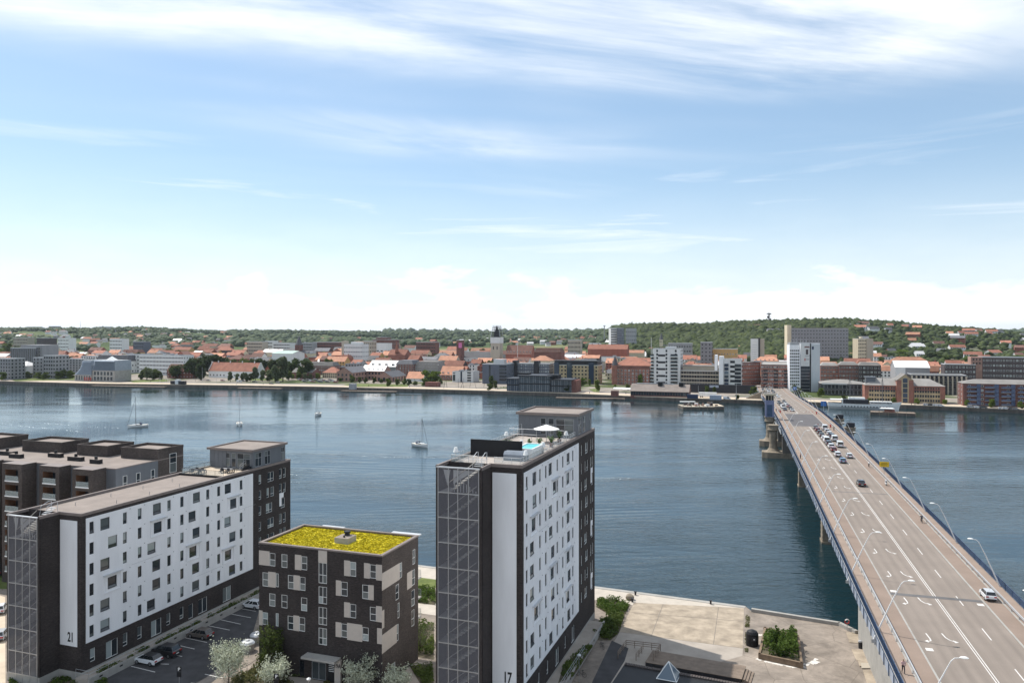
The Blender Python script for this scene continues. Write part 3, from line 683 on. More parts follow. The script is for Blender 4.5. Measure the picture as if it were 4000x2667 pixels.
# roof terraces
z17 = ZR17-.33
dk = MB()
for k in range(44): dk.box(.5+k*.62, 1.08+k*.62, .5, 10.0, z17, z17+.07)
dk.build('terrace_deck', M['deck'] if 'deck' in M else mat('pale_decking', (.42, .37, .33), .8, .15, 1.2), b17)
rail(b17, [(.6, 4.0, z17), (.6, .45, z17), (PA17-.8, .45, z17)], 1.15, 1.3, 'metal_light', 2, .022, 'terrace_railing', True)
rail(b17, [(.6, 6.4, z17), (.6, 10.0, z17), (PA17-.4, 10.0, z17)], 1.15, 1.3, 'metal_light', 2, .022, 'terrace_railing', True)
MB().box(6.9, 7.1, 2.35, 9.9, z17, z17+2.35).build('screen_wall', M['black'], b17)
rail(b17, [(PA17-6.5, .7, z17), (PA17-6.5, 9.6, z17), (PA17-.5, 9.6, z17)], 2.0, 2.2, 'metal_light', 2, .03, 'terrace_frame')
pool = thing('swim_spa', 'rectangular rooftop pool with turquoise water behind the black screen', 'pool', loc17(7.4, 2.2, z17+.08), RB)
b = MB(); b.box(0, 5.2, -.9, 0.0, 0, 1.05) if False else None
pw, pl = 2.4, 5.2
for x0, x1, y0, y1 in ((0, pl, -1.2, -1.0), (0, pl, pw-1.2, pw-1.0), (0, .2, -1.0, pw-1.2), (pl-.2, pl, -1.0, pw-1.2)): b.box(x0, x1, y0, y1, 0, 1.25)
b.build('shell', M['white_paint'], pool)
MB().quad((.2, -1, 1.1), (pl-.2, -1, 1.1), (pl-.2, pw-1.2, 1.1), (.2, pw-1.2, 1.1)).build('pool_water', mat('pool_water', (.10, .62, .66), .08, .05, 2, spec=.5), pool)
sofa = thing('covered_sofa', 'grey tarpaulin over furniture in front of the black screen', 'furniture cover', loc17(4.6, 1.3, z17+.08), RB)
b = MB(); b.v = []; pr_ = [(0, 0), (2.0, 0), (2.0, .55), (1.6, 1.15), (.3, 1.2), (0, .8)]
n = len(pr_); b.v = [(x, 0, z) for x, z in pr_]+[(x*1.02, 2.9, z*.97) for x, z in pr_]
b.f = [tuple(range(n))[::-1], tuple(range(n, 2*n))]+[(k, (k+1) % n, n+(k+1) % n, n+k) for k in range(n)]; b.m = [0]*len(b.f)
b.build('cover', mat('grey_tarpaulin', (.20, .23, .27), .5, .2, 1.5, bump=.4, bscale=2), sofa)
def lampshade(t, w, z, where):
    o = thing('terrace_lamp', f'white cone-shaded terrace lamp {where}', 'lamp', loc17(t, w, z), 0, 'white lamps on the roof terrace')
    MB().tube([(0, 0, 0), (0, 0, 1.0)], .03, 5).build('pole', M['steel'], o); MB().cone((0, 0), .36, .2, .95, 1.55, 10).build('lamp_shade', M['white_paint'], o)
for t, w, where in ((2.0, 10.0, 'at the railing corner above the glazed stair'), (8.8, 10.0, 'behind the black screen'), (4.2, .9, 'beside the grey furniture cover'), (13.3, 4.6, 'next to the palm'), (12.0, .9, 'by the wooden chair'), (21, 9.7, 'hung on the metal frame'), (24.5, 1.0, 'under the frame by the penthouse window')):
    lampshade(t, w, z17+.07 if w < 9.9 else ZR17, where)
um = thing('parasol', 'open white parasol on the tower roof terrace', 'parasol', loc17(22.5, 3.6, z17+.07), RB)
MB().tube([(0, 0, 0), (0, 0, 2.6)], .04, 6).build('pole', M['steel'], um)
b = MB()
for k in range(8):
    a0, a1 = 2*math.pi*k/8, 2*math.pi*(k+1)/8; r = 2.1
    b.tri((0, 0, 2.75), (r*math.cos(a0), r*math.sin(a0), 2.05), (r*math.cos(a1), r*math.sin(a1), 2.05))
b.build('canopy', M['white_paint'], um)
def frond_plant(loc, label, n, L, h, pot, col, rz=0, group=None):
    o = thing('potted_palm', label, 'plant', loc, rz, group)
    if pot: MB().lathe([(.24, 0), (.34, .6), (.30, .62)], n=10).build('pot', M['terracotta'], o)
    b = MB(); rg = random.Random(n*7+int(loc[0]*10))
    for k in range(n):
        a = k*2.4+rg.random(); e = L*(.7+.5*rg.random()); up = h*(.5+.6*rg.random()); c, s_ = math.cos(a), math.sin(a)
        p0, p1, p2 = Vector((0, 0, .55)), Vector((c*e*.5, s_*e*.5, .55+up)), Vector((c*e, s_*e, .55+up*.75)); w_ = Vector((-s_, c, 0))*.09
        b.quad(p0-w_*.3, p0+w_*.3, p1+w_, p1-w_); b.tri(p1-w_, p1+w_, p2)
    b.build('leaves', col, o)
M['terracotta'] = mat('dark_pot', (.16, .06, .04), .7, .15)
M['frond'] = mat('palm_leaf', (.06, .10, .035), .6, .3, 4)
frond_plant(loc17(12.8, 6.6, z17+.07), 'spreading green palm behind the black screen', 26, 1.3, 1.0, True, M['frond'])
frond_plant(loc17(15.6, 2.6, z17+.07), 'grassy plant in a tall red-brown planter, taller of the pair', 18, .8, 1.0, True, M['frond'])
frond_plant(loc17(14.8, 3.8, z17+.07), 'grassy plant in a red-brown planter beside the pool end', 16, .7, .9, True, M['frond'])
frond_plant(loc17(17.8, 1.4, z17+.07), 'bushy palm at the terrace railing', 26, 1.0, 1.1, True, M['frond'])
frond_plant(loc17(22.4, 1.5, z17+.07), 'leafy pot plant under the parasol', 24, .8, 1.3, True, M['frond'])
def chair_at(loc, rz, label, cm, group):
    o = thing('terrace_chair', label, 'chair', loc, rz, group)
    MB().box(-.3, .3, -.3, .3, .38, .46).build('seat', cm, o); MB().box(-.3, .3, .26, .32, .46, .95).build('backrest', cm, o)
    for x in (-.27, .27):
        for y in (-.27, .27): MB().box(x-.03, x+.03, y-.03, y+.03, 0, .38).build('leg', cm, o)
M['teak'] = mat('teak', (.16, .075, .04), .6, .2, 3)
chair_at(loc17(12.6, 2.2, z17+.07), .6, 'brown wooden armchair beyond the pool', M['teak'], 'terrace chairs')
chair_at(loc17(11.6, 1.2, z17+.07), 2.4, 'brown wooden armchair at the terrace railing', M['teak'], 'terrace chairs')
# block 21 terrace
z21 = ZR21-.33
MB().box(30.3, PA21, .4, 10.1, z21, z21+.12).build('terrace_deck', M['sand'], b21); MB().box(30.1, 30.3, .3, 10.2, z21, z21+.35).build('parapet', M['black'], b21)
rail(b21, [(30.5, .5, z21+.1), (30.5, 9.9, z21+.1), (PA21, 9.9, z21+.1)], 1.1, 1.8, 'frame_dark', 1, .03, 'terrace_railing', True)
rail(b21, [(30.5, .5, z21+.1), (PA21-2.5, .5, z21+.1)], 1.1, 1.8, 'frame_dark', 1, .03, 'terrace_railing')
for i, (t, w, lab) in enumerate(((32.0, 7.5, 'long dark table set on the roof of block 21'), (34.5, 3.0, 'pale-topped long table near the steps on the roof of block 21'))):
    o = thing('terrace_table', lab, 'table', loc21(t, w, z21+.12), RB)
    MB().box(-.45, .45, -1.4, 1.4, .70, .76).build('tabletop', M['wall_grey'] if i else M['frame_dark'], o)
    for x in (-.38, .38):
        for y in (-1.25, 1.25): MB().box(x-.03, x+.03, y-.03, y+.03, 0, .70).build('leg', M['frame_dark'], o)
for i, (t, w, a) in enumerate(((31.2, 6.6, 0), (31.2, 8.2, .2), (33.0, 7.0, 3.0), (33.0, 8.4, 3.3), (33.6, 2.2, 0), (33.6, 3.6, .1), (35.5, 2.6, 3.1), (35.4, 4.0, 3.2))):
    chair_at(loc21(t, w, z21+.12), a+RB-1.57, f"black chair, {ordn(i%4)} at the {'long dark' if i < 4 else 'pale-topped'} roof table", M['frame_dark'], 'chairs at the roof tables')
b = MB()
for k in range(4): b.box(PA21-1.6+k*.35, PA21-1.25+k*.35, .5, 1.7, z21+.12, z21+.3+.17*k)
b.build('terrace_steps', M['black'], b21)
rail(b21, [(PA21-1.8, 1.8, z21+.2), (PA21-.1, 1.8, z21+.9)], 1.0, 1.2, 'metal_light', 2, .04, 'step_railing')
# raised walk with wall and railing along block 21, and along block 17
for rt, L0, L1, lab in ((b21, -1.0, 46.0, ''), (b17, 1.0, 36.0, '')):
    b = MB(); b.box(L0, L1, -2.6, -2.35, ZG-.3, 3.25).box(L0, L1, -2.35, -.02, ZG-.3, 3.0, 1)
    o = b.build('terrace_wall', [M['concrete'], M['pave']], rt)
    nv = int((L1-L0)/3.6); vm = MB().box(-.28, .28, -.01, .05, 0, .22).mesh('wall_vent', M['black'])
    for k in range(nv): put('wall_vent', vm, o, (L0+2+k*3.6, -2.605, 2.75))
    rail(rt, [(L0, -.1, 3.2), (L0, -2.45, 3.2), (L0+ (L1-L0)*.62, -2.45, 3.2)], 1.1, 1.7, 'steel', 2, .025, 'railing')
# the low block 19A with the yellow roof
C19 = Vector((-18.1, 108.5, 0)); Z19 = 20.9
b19 = thing('apartment_block', 'five-storey dark brick cube with a bright yellow moss roof', 'building', (C19.x, C19.y, 0), RB)
W19, L19 = 20.5, 11.3
s19 = 2.187
def w19(x):                                         # photo crop column -> distance along the front, from the right corner
    u = (900+x/s19-CX)/F; return (u*C19.y-C19.x)/(E1.x-u*E1.y)
def z19(x, y):
    w = w19(x); return H-(1950+y/s19-HY)*(C19.y+E1.y*w)/F
PF = lambda s, z, d: (d, s, z)
fwin = []; pan = []
# (x0, x1, y of top at x0, height) of windows, from the front face
for x0, x1, y0, y1 in ((335,383,452,572),(437,486,462,585),(606,655,480,605),(1022,1073,527,660),(1192,1245,550,677),(275,324,617,745),(388,412,625,750),(492,542,640,767),(593,640,655,780),(945,1000,697,828),(1127,1180,722,853),
                       (333,383,797,915),(437,486,808,930),(604,655,832,955),(1022,1073,887,1015),(1192,1246,912,1040),(275,320,958,1072),(388,411,965,1085),(490,540,988,1115),(588,637,1000,1128),(948,998,1055,1180),(1127,1180,1085,1210)):
    a, b_ = w19(x1), w19(x0); z1 = z19((x0+x1)/2, y0+6); z0 = z19((x0+x1)/2, y1-4); fwin.append((a, b_, z0, z1))
for x0, x1, y0, y1 in ((237,335,437,560),(552,606,472,600),(752,826,437,540),(972,1022,520,652),(1142,1192,543,672),(1245,1298,556,690),(324,388,618,748),(542,593,647,772),(902,945,690,820),(1180,1225,730,857),(972,1022,877,1005),(1246,1298,910,1045),(540,588,990,1120),(900,948,1047,1172),(998,1127,1060,1205),(1254,1298,1098,1232),(236,275,945,1070)):
    a, b_ = w19(x1), w19(x0); pan.append((max(a, 0), min(b_, W19), z19((x0+x1)/2, y1), z19((x0+x1)/2, y0)))
stairw = [(w19(824), w19(754), z19(790, y1), z19(790, y0)) for y0, y1 in ((540,716),(745,890),(920,1070),(1098,1240))]
door = [(w19(815), w19(695), ZG+.1, ZG+2.6), (w19(632), w19(590), ZG+.1, ZG+2.5)]
br = MB(); facade(br, PF, 0, W19, ZG-.2, Z19, fwin+stairw+door, .2)
rw = []
for t0, t1, z0, z1 in ((5.2, 6.0, 16.2, 18.4), (9.4, 10.3, 17.0, 19.2), (4.0, 5.0, 13.4, 15.6), (9.2, 10.2, 13.9, 16.2), (4.6, 5.2, 10.6, 12.8), (9.0, 10.1, 10.8, 13.2), (4.3, 4.9, 7.4, 9.8), (9.0, 10.0, 7.8, 10.2), (2.6, 3.9, 2.2, 4.7)): rw.append((t0, t1, z0, z1))
br2 = MB(); facade(br2, lambda s, z, d: (s, d, z), 0, L19, ZG-.2, Z19, rw, .2)
br2.quad((0, W19, ZG), (L19, W19, ZG), (L19, W19, Z19), (0, W19, Z19)); br2.quad((L19, 0, ZG), (L19, W19, ZG), (L19, W19, Z19), (L19, 0, Z19))
br.build('brick_wall', M['brick_dark'], b19); br2.build('brick_wall', M['brick_dark2'], b19)  # side and rear walls in a lighter brick copy, standing in for bounced light
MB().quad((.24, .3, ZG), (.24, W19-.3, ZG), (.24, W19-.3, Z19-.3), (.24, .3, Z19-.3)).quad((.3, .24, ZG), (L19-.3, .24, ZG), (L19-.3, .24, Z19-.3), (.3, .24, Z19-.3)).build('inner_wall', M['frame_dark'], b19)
for a, b_, z0, z1 in fwin: window(b19, (.05, (a+b_)/2, z0), R(-90), b_-a, z1-z0, .48 if b_-a > .8 else 0, False, 'frame_white')
for a, b_, z0, z1 in stairw: window(b19, (.05, (a+b_)/2, z0), R(-90), b_-a, z1-z0, .4, True, 'frame_white')
window(b19, (.06, (door[0][0]+door[0][1])/2, ZG+.1), R(-90), door[0][1]-door[0][0], 2.5, 0, True, 'frame_grey', name='door', gl='glass_dark'); window(b19, (.06, (door[1][0]+door[1][1])/2, ZG+.1), R(-90), door[1][1]-door[1][0], 2.4, 0, False, 'frame_dark', name='door', gl='glass_dark')
for t0, t1, z0, z1 in rw: window(b19, ((t0+t1)/2, .05, z0), 0, t1-t0, z1-z0, .45, False, 'frame_white')
for a, b_, z0, z1 in pan: MB().box(-.03, .0, a, b_, z0, z1).build('beige_panel', M['beige_panel'], b19)
for t0, t1, z0, z1 in ((.0, 5.2, 16.1, 18.5), (.0, 4.3, 7.3, 9.9), (7.6, 9.2, 13.8, 16.3), (0, .6, 10.8, 13.3)): MB().box(t0-.03, t1, -.03, 0, z0, z1).build('beige_panel', M['beige_panel'], b19)
zc = ZG+3.5
MB().box(-1.7, -.01, w19(945), w19(660), zc, zc+.3).build('entrance_canopy', M['concrete'], b19)
sg = MB().box(-.35, -.01, w19(950), w19(900), ZG, zc).build('number_panel', M['beige_panel'], b19)
dn = MB().box(-.06, -.01, w19(898), w19(832), ZG+.2, zc-.4).build('name_board', M['black'], b19)
for k in range(5): MB().box(-.075, -.062, w19(890)+.05, w19(838)-.08, zc-1.9+k*.26, zc-1.82+k*.26).build('name_line', M['white_paint'], dn)
def text(body, size, m, parent, loc, rot, name='lettering', sx=1.0, off=.01):
    cu = bpy.data.curves.new(name, 'FONT'); cu.body = body; cu.size = size; cu.extrude = .008; cu.align_x = 'CENTER'; cu.offset = off
    t = bpy.data.objects.new(name, cu); COL.objects.link(t); bpy.context.view_layer.update()
    me = bpy.data.meshes.new_from_object(t.evaluated_get(bpy.context.evaluated_depsgraph_get())); bpy.data.objects.remove(t); bpy.data.curves.remove(cu)
    me.materials.clear(); me.materials.append(m); n = put(name, me, parent, loc); n.rotation_euler = rot; n.scale = (sx, 1, 1); return n
text('19A', .85, M['black'], sg, (-.365, (w19(950)+w19(900))/2, zc-1.1), (R(90), 0, R(-90)), 'house_number', .75, .02)
# yellow stonecrop roof: a bed plus thousands of tufts
M['moss'] = mat('yellow_stonecrop', (.42, .355, .014), .95, .34, 2.2, bump=.8, bscale=6, col2=(.56, .47, .02))
rf = MB(); rf.poly([(.4, .4, Z19-.2), (L19-.4, .4, Z19-.2), (L19-.4, W19-.4, Z19-.2), (.4, W19-.4, Z19-.2)])
for x0, x1, y0, y1 in ((-.06, L19+.06, -.06, .4), (-.06, L19+.06, W19-.4, W19+.06), (-.06, .4, .4, W19-.4), (L19-.4, L19+.06, .4, W19-.4)): rf.box(x0, x1, y0, y1, Z19-.1, Z19+.12, 1)
rfo = rf.build('roof', [M['moss'], M['coping']], b19)
tf = MB(); rg = random.Random(3)
for k in range(9000):
    x, y = rg.uniform(.5, L19-.5), rg.uniform(.5, W19-.5)
    if 3.8 < x < 7.2 and 7.4 < y < 10.6: continue
    a = rg.random()*6.28; r = .10+.13*rg.random(); hh = .03+.07*rg.random(); c, s_ = math.cos(a)*r, math.sin(a)*r
    tf.tri((x-c, y-s_, Z19-.2), (x+c, y+s_, Z19-.2), (x+rg.uniform(-.1, .1), y+rg.uniform(-.1, .1), Z19-.2+hh)); tf.tri((x-s_, y+c, Z19-.2), (x+s_, y-c, Z19-.2), (x+rg.uniform(-.1, .1), y+rg.uniform(-.1, .1), Z19-.2+hh))
struct(tf.build('stonecrop', M['moss'], rfo), 'stuff')
b = MB(); b.box(4.2, 6.6, 8.0, 10.3, Z19-.2, Z19+.62, 0, 1); bx = b.build('plant_box', [M['concrete'], M['roof_felt']], b19)
MB().cone((6.0, 9.2), .42, .36, Z19+.62, Z19+1.05).cone((6.0, 9.2), .5, .5, Z19+1.05, Z19+1.25).build('roof_vent', M['black'], bx); MB().cone((4.8, 9.0), .14, .14, Z19+.62, Z19+.9).build('roof_vent', M['black'], bx)
for x0, x1, y0, y1 in ((L19+.06, L19+1.5, .2, 5.0), (L19+.06, L19+1.2, 13.5, 17.5)): MB().box(x0, x1, y0, y1, Z19-.25, Z19-.05).build('balcony_roof', M['metal_light'], b19)
for z in (8.2, 11.2, 14.2):
    o = MB().box(L19, L19+1.5, .2, 3.6, z-.2, z).build('balcony', M['concrete'], b19); rail(o, [(L19+1.45, .25, z), (L19+1.45, 3.5, z)], 1.1, 1.1, 'steel', 1, .025, 'balcony_railing', True)

# the balcony block at the far left
CB = Vector((-76.3, 150.0, 0)); ZB = 25.6
bl = thing('apartment_block', 'brown brick block with stacked loggias and box penthouses behind block 21', 'building', (CB.x, CB.y, 0), RB)
LB, WB = 17.8, 70.0
b = MB(); facade(b, lambda s, z, d: (d, s, z), 0, WB, ZG, ZB, [], .2); b.quad((0, 0, ZG), (LB, 0, ZG), (LB, 0, ZB), (0, 0, ZB)); b.quad((LB, 0, ZG), (LB, WB, ZG), (LB, WB, ZB), (LB, 0, ZB)); b.build('zinc_wall', M['metal_grey'], bl)
rf = MB(); rf.poly([(0, 0, ZB-.1), (LB, 0, ZB-.1), (LB, WB, ZB-.1), (0, WB, ZB-.1)]); rf.box(-.05, .2, -.05, WB, ZB-.15, ZB+.05, 1).box(.2, LB, -.05, .2, ZB-.15, ZB+.05, 1); rfo = rf.build('roof', [M['roof_felt'], M['coping']], bl)
def bay(w0, w1, pr, nfl=7):
    g = MB(); holes = [(w0+1.0, w1-.9, ZB-1.0-3*k-2.2, ZB-1.0-3*k) for k in range(nfl)]
    facade(g, lambda s, z, d: (-pr+d, s, z), w0, w1, ZG, ZB+.15, holes, 2.2, 0, 1)
    g.quad((-pr, w0, ZG), (0, w0, ZG), (0, w0, ZB+.15), (-pr, w0, ZB+.15)).quad((-pr, w1, ZG), (0, w1, ZG), (0, w1, ZB+.15), (-pr, w1, ZB+.15)).quad((-pr, w0, ZB+.15), (0, w0, ZB+.15), (0, w1, ZB+.15), (-pr, w1, ZB+.15), 2)
    o = g.build('loggia_bay', [M['brick_dark2'], M['teakwall'], M['coping']], bl)
    for a, c, z0, z1 in holes:
        MB().quad((-pr+2.15, a, z0), (-pr+2.15, c, z0), (-pr+2.15, c, z1), (-pr+2.15, a, z1)).build('loggia_back', M['teakwall'], o)
        MB().box(-pr-.08, -pr+.15, a-.1, c+.1, z0-.22, z0).build('balcony_slab', M['white_paint'], o)
        MB().box(-pr-.03, -pr, a, c, z0, z0+1.0).build('glass_panel', M['rail_glass'], o)
        window(o, (-pr+2.1, (a+c)/2+.6, z0), R(-90), 1.8, 2.1, 0, True, 'frame_dark')
M['teakwall'] = mat('brown_timber_cladding', (.15, .075, .04), .8, .25, 1.5, streak=True)
def wB(px):
    u = (px-CX)/F; return (u*CB.y-CB.x)/(E1.x-u*E1.y)
bays = [(wB(415), wB(338), 3.2), (wB(277), wB(200), 2.6), (wB(143), wB(66), 3.2), (wB(14), wB(-70), 2.6), (wB(-130), wB(-210), 2.6)]
for w0, w1, pr in bays: bay(w0, w1, pr)
for px0, w_, n in ((300, 1.0, 7), (325, 1.9, 7), (193, 1.0, 7), (50, 1.0, 7), (25, 2.0, 7)):
    for k in range(n): window(bl, (-.03, wB(px0), ZB-3.2-3*k), R(-90), w_, 1.9 if w_ < 1.5 else 2.3, .25 if w_ < 1.5 else .5, False, 'frame_dark' if w_ < 1.5 else 'frame_white')
for k in range(7):
    for t in (2.2, 5.5, 9.3): window(bl, (t, -.03, ZB-3.6-3*k), 0, 1.0, 1.9, .25, False, 'frame_white')
for t0, t1, w0, w1, z in ((10.7, 17.8, -.02, 9.8, 2.2), (10.7, 17.8, 13.5, 22, 2.2), (10.7, 17.8, 26.5, 38, 2.3), (10.7, 17.8, 45, 59, 2.4)):
    g = MB(); e = .35; zt = ZB+z
    g.box(t0, t1, w0, w1, ZB-.12 if w0 > 0 else ZG, zt-.5, 0, 1)
    for a in ((t0-.04, t1+.04, w0-.04, w0+e), (t0-.04, t1+.04, w1-e, w1+.04), (t0-.04, t0+e, w0+e, w1-e), (t1-e, t1+.04, w0+e, w1-e)): g.box(*a, zt-.5, zt, 0)
    g.build('roof_box', [M['brick_dark2'], M['roof_felt']], bl)
window(bl, (14.8, -.06, ZB-3.2), 0, 1.9, 4.0, .5, False, 'frame_white')
for t, w, l_ in ((4.5, 14, 3.6), (6.5, 22, 3.4), (5, 34, 3.6), (7.5, 44, 3.6), (3.4, 8, 2.4), (3.0, 29, 3.2)):
    g = MB().box(t, t+1.0, w, w+l_, ZB-.1, ZB+.75, 0, 1); o = g.build('roof_vent_box', [M['black'], M['roof_felt']], rfo)
    MB().cone((t+.5, w+l_*.5), .3, .3, ZB+.75, ZB+1.3, 8).build('roof_cowl', M['black'], o)
# ------------------------------------------------------------------ the bridge
BN = Vector((.9620, -.2731, 0)); BD = Vector((.2731, .9620, 0)); B0 = BN*30.4; RZB = math.atan2(-BD.x, BD.y)
ZY = [0, 60, 92, 121, 155, 195, 246, 321, 380, 440, 508, 600, 650, 720]; ZZ = [9.2, 9.9, 10.3, 10.55, 11.1, 11.6, 11.95, 12.2, 11.5, 9.8, 7.2, 4.8, 4.1, 3.6]
def smz(y): return sum(float(np.interp(y+k*9, ZY, ZZ)) for k in (-2, -1, 0, 1, 2))/5
def dk(q, o, z=0.0):
    p = B0+BD*q+BN*o; return Vector((p.x, p.y, smz(p.y)+z))
def q_of(o, py, z=0.0):
    lo, hi = 60., 680.
    for _ in range(50):
        m_ = (lo+hi)/2
        if proj(dk(m_, o, z))[1] > py: lo = m_
        else: hi = m_
    return lo
QA, QB = 30.0, 690.0
br = thing('road_bridge', 'long low road bridge with blue railings crossing the fjord', 'bridge')
qs = list(np.arange(QA, QB+1, 6.0))
def ribbon(o0, o1, z0, z1, q0=QA, q1=QB, step=6.0, m=0, mb=None):
    mb = mb or MB(); n = max(1, int(round((q1-q0)/step)))
    for k in range(n):
        a, b = q0+(q1-q0)*k/n, q0+(q1-q0)*(k+1)/n
        mb.quad(dk(a, o0, z0), dk(a, o1, z1), dk(b, o1, z1), dk(b, o0, z0), m)
    return mb
# the carriageway asphalt with long wheel tracks and patches
def roadmat():
    m = mat('bridge_carriageway', (.235, .197, .168), .9, .10, .1, bump=.2, bscale=25); nt = m.node_tree; b = nt.nodes['Principled BSDF']
    g = nt.nodes.new('ShaderNodeNewGeometry'); mp = nd(nt, 'ShaderNodeMapping'); mp.inputs['Rotation'].default_value = (0, 0, -RZB); nt.links.new(g.outputs['Position'], mp.inputs[0])
    s = nt.nodes.new('ShaderNodeSeparateXYZ'); nt.links.new(mp.outputs[0], s.inputs[0])
    w = mth(nt, 'SINE', mth(nt, 'MULTIPLY', mth(nt, 'SUBTRACT', s.outputs[0], 30.4+.9), 2*math.pi/1.625))
    v = cxyz(nt, mth(nt, 'MULTIPLY', s.outputs[0], 1.3), mth(nt, 'MULTIPLY', s.outputs[1], .05), 0); n = noise(nt, v, 1.0, 4, .6)
    f = mth(nt, 'ADD', mth(nt, 'MULTIPLY', w, .055), mth(nt, 'ADD', mth(nt, 'MULTIPLY', n, .34), .80))
    old = b.inputs['Base Color'].links[0].from_socket
    nt.links.new(mixc(nt, 1, old, cxyz(nt, f, f, f), 'MULTIPLY'), b.inputs['Base Color']); return m
M['bridge_road'] = roadmat()
dm = MB(); ribbon(-6.5, 6.5, 0, 0, mb=dm)
deck = dm.build('carriageway', M['bridge_road'], br)
fm = MB()
for s in (-1, 1):
    ribbon(s*6.5, s*6.5, -.2, .10, mb=fm, m=1); ribbon(s*6.5, s*6.75, .10, .10, mb=fm, m=1); ribbon(s*6.75, s*9.1, .10, .10, mb=fm, m=0)
    ribbon(s*9.1, s*9.1, .10, .18, mb=fm, m=1); ribbon(s*9.1, s*9.3, .18, .18, mb=fm, m=1); ribbon(s*9.3, s*11.3, .18, .18, mb=fm, m=2); ribbon(s*11.3, s*11.5, .22, .22, mb=fm, m=1)
fm.build('cycle_and_foot_paths', [M['asphalt_red'], M['concrete'], mat('footway_asphalt', (.285, .218, .176), .9, .1, .3, bump=.2, bscale=25)], br)
gm = MB()
for s in (-1, 1):
    ribbon(s*11.5, s*11.5, .22, -.12, mb=gm, m=0); ribbon(s*11.5, s*11.3, -.12, -.12, mb=gm, m=0); ribbon(s*11.3, s*11.3, -.12, -1.9, mb=gm, m=1); ribbon(s*11.3, s*9.6, -1.9, -1.9, mb=gm, m=1)
    for o in (9.6, 5, 1.5): ribbon(s*o, s*o, -.4, -2.0, mb=gm, m=1)
ribbon(-11.4, 11.4, -.4, -.4, mb=gm, m=1)
gm.build('girder', [M['blue_paint'], M['blue_pale']], br)
stf = MB().box(-.05, .05, -.09, .09, -1.75, .0).mesh('bracket', M['blue_paint'])
panel = MB()
for k in range(15): panel.box(-.02, .02, .12+k*.22, .15+k*.22, .08, 1.06)
panel.box(-.035, .035, 0, 3.3, 1.06, 1.16).box(-.03, .03, 0, 3.3, .02, .08).box(-.06, .06, -.05, .05, 0, 1.2).quad((0, .1, .1), (0, 3.25, .1), (0, 3.25, 1.05), (0, .1, 1.05), 1)
pm = panel.mesh('railing_panel', [M['blue_paint'], thinglass('railing_mesh', (.06, .12, .28), .35)])
postm = MB().box(-.05, .05, -.06, .06, 0, .62).box(-.16, .0, -.05, .05, .02, .10).mesh('guard_post', M['steel'])
for s in (-1, 1):
    ro = put('railing', MB().mesh('railing', M['blue_paint']), br); ribbon(s*11.38, s*11.44, 1.33, 1.33, mb=(rb := MB())); ribbon(s*11.38, s*11.38, 1.27, 1.33, mb=rb); ro.data = rb.mesh('railing', M['blue_paint'])
    go = None; gb = MB()
    for z in (.68, .86):
        ribbon(s*9.2, s*9.2, z, z+.13, mb=gb); ribbon(s*9.2, s*9.32, z+.13, z+.13, mb=gb); ribbon(s*9.32, s*9.32, z, z+.13, mb=gb)
    go = gb.build('guard_rail', M['metal_light'], br)
    for k in range(148):
        q = 62+k*3.3; p = dk(q, s*11.38, .2); o = put('panel', pm, ro, p); sl_ = (smz(p.y+3)-smz(p.y-3))/6; o.rotation_euler = (sl_, 0, RZB)
        if k < 148: b_ = put('bracket', stf, br, dk(q, s*11.42, -.05)); b_.rotation_euler = (0, 0, RZB)
        g_ = put('guard_post', postm, go, dk(q, s*9.26, .15)); g_.rotation_euler = (0, 0, RZB+(math.pi if s > 0 else 0))
# bascule leaf: darker surfacing, joints
q0, q1 = q_of(0, 1665), q_of(0, 1617)
M['asphalt_leaf'] = mat('bascule_surface', (.105, .098, .10), .8, .18, .4)
ribbon(-6.45, 6.45, .012, .012, q0, q1, 6, 0, MB()).build('bascule_surface', M['asphalt_leaf'], br)
QM = (q0+q1)/2
jt = mat('joint_asphalt', (.13, .125, .125), .9, .2, .5)
for py, w, wid in ((2337, 1.1, 6.5), (1925, .5, 6.5), (1787, .5, 6.5), (2104, .12, 11.2), (1665, .4, 11.2), (1617, .4, 11.2)):
    q = q_of(0, py); ribbon(-wid, wid, .016 if wid < 7 else .2, .016 if wid < 7 else .2, q, q+w, 3, 0, MB()).build('deck_joint', jt, br) if wid < 7 else ribbon(-11.2, -9.35, .19, .19, q, q+w, 3, 0, MB()).build('deck_joint', jt, br)
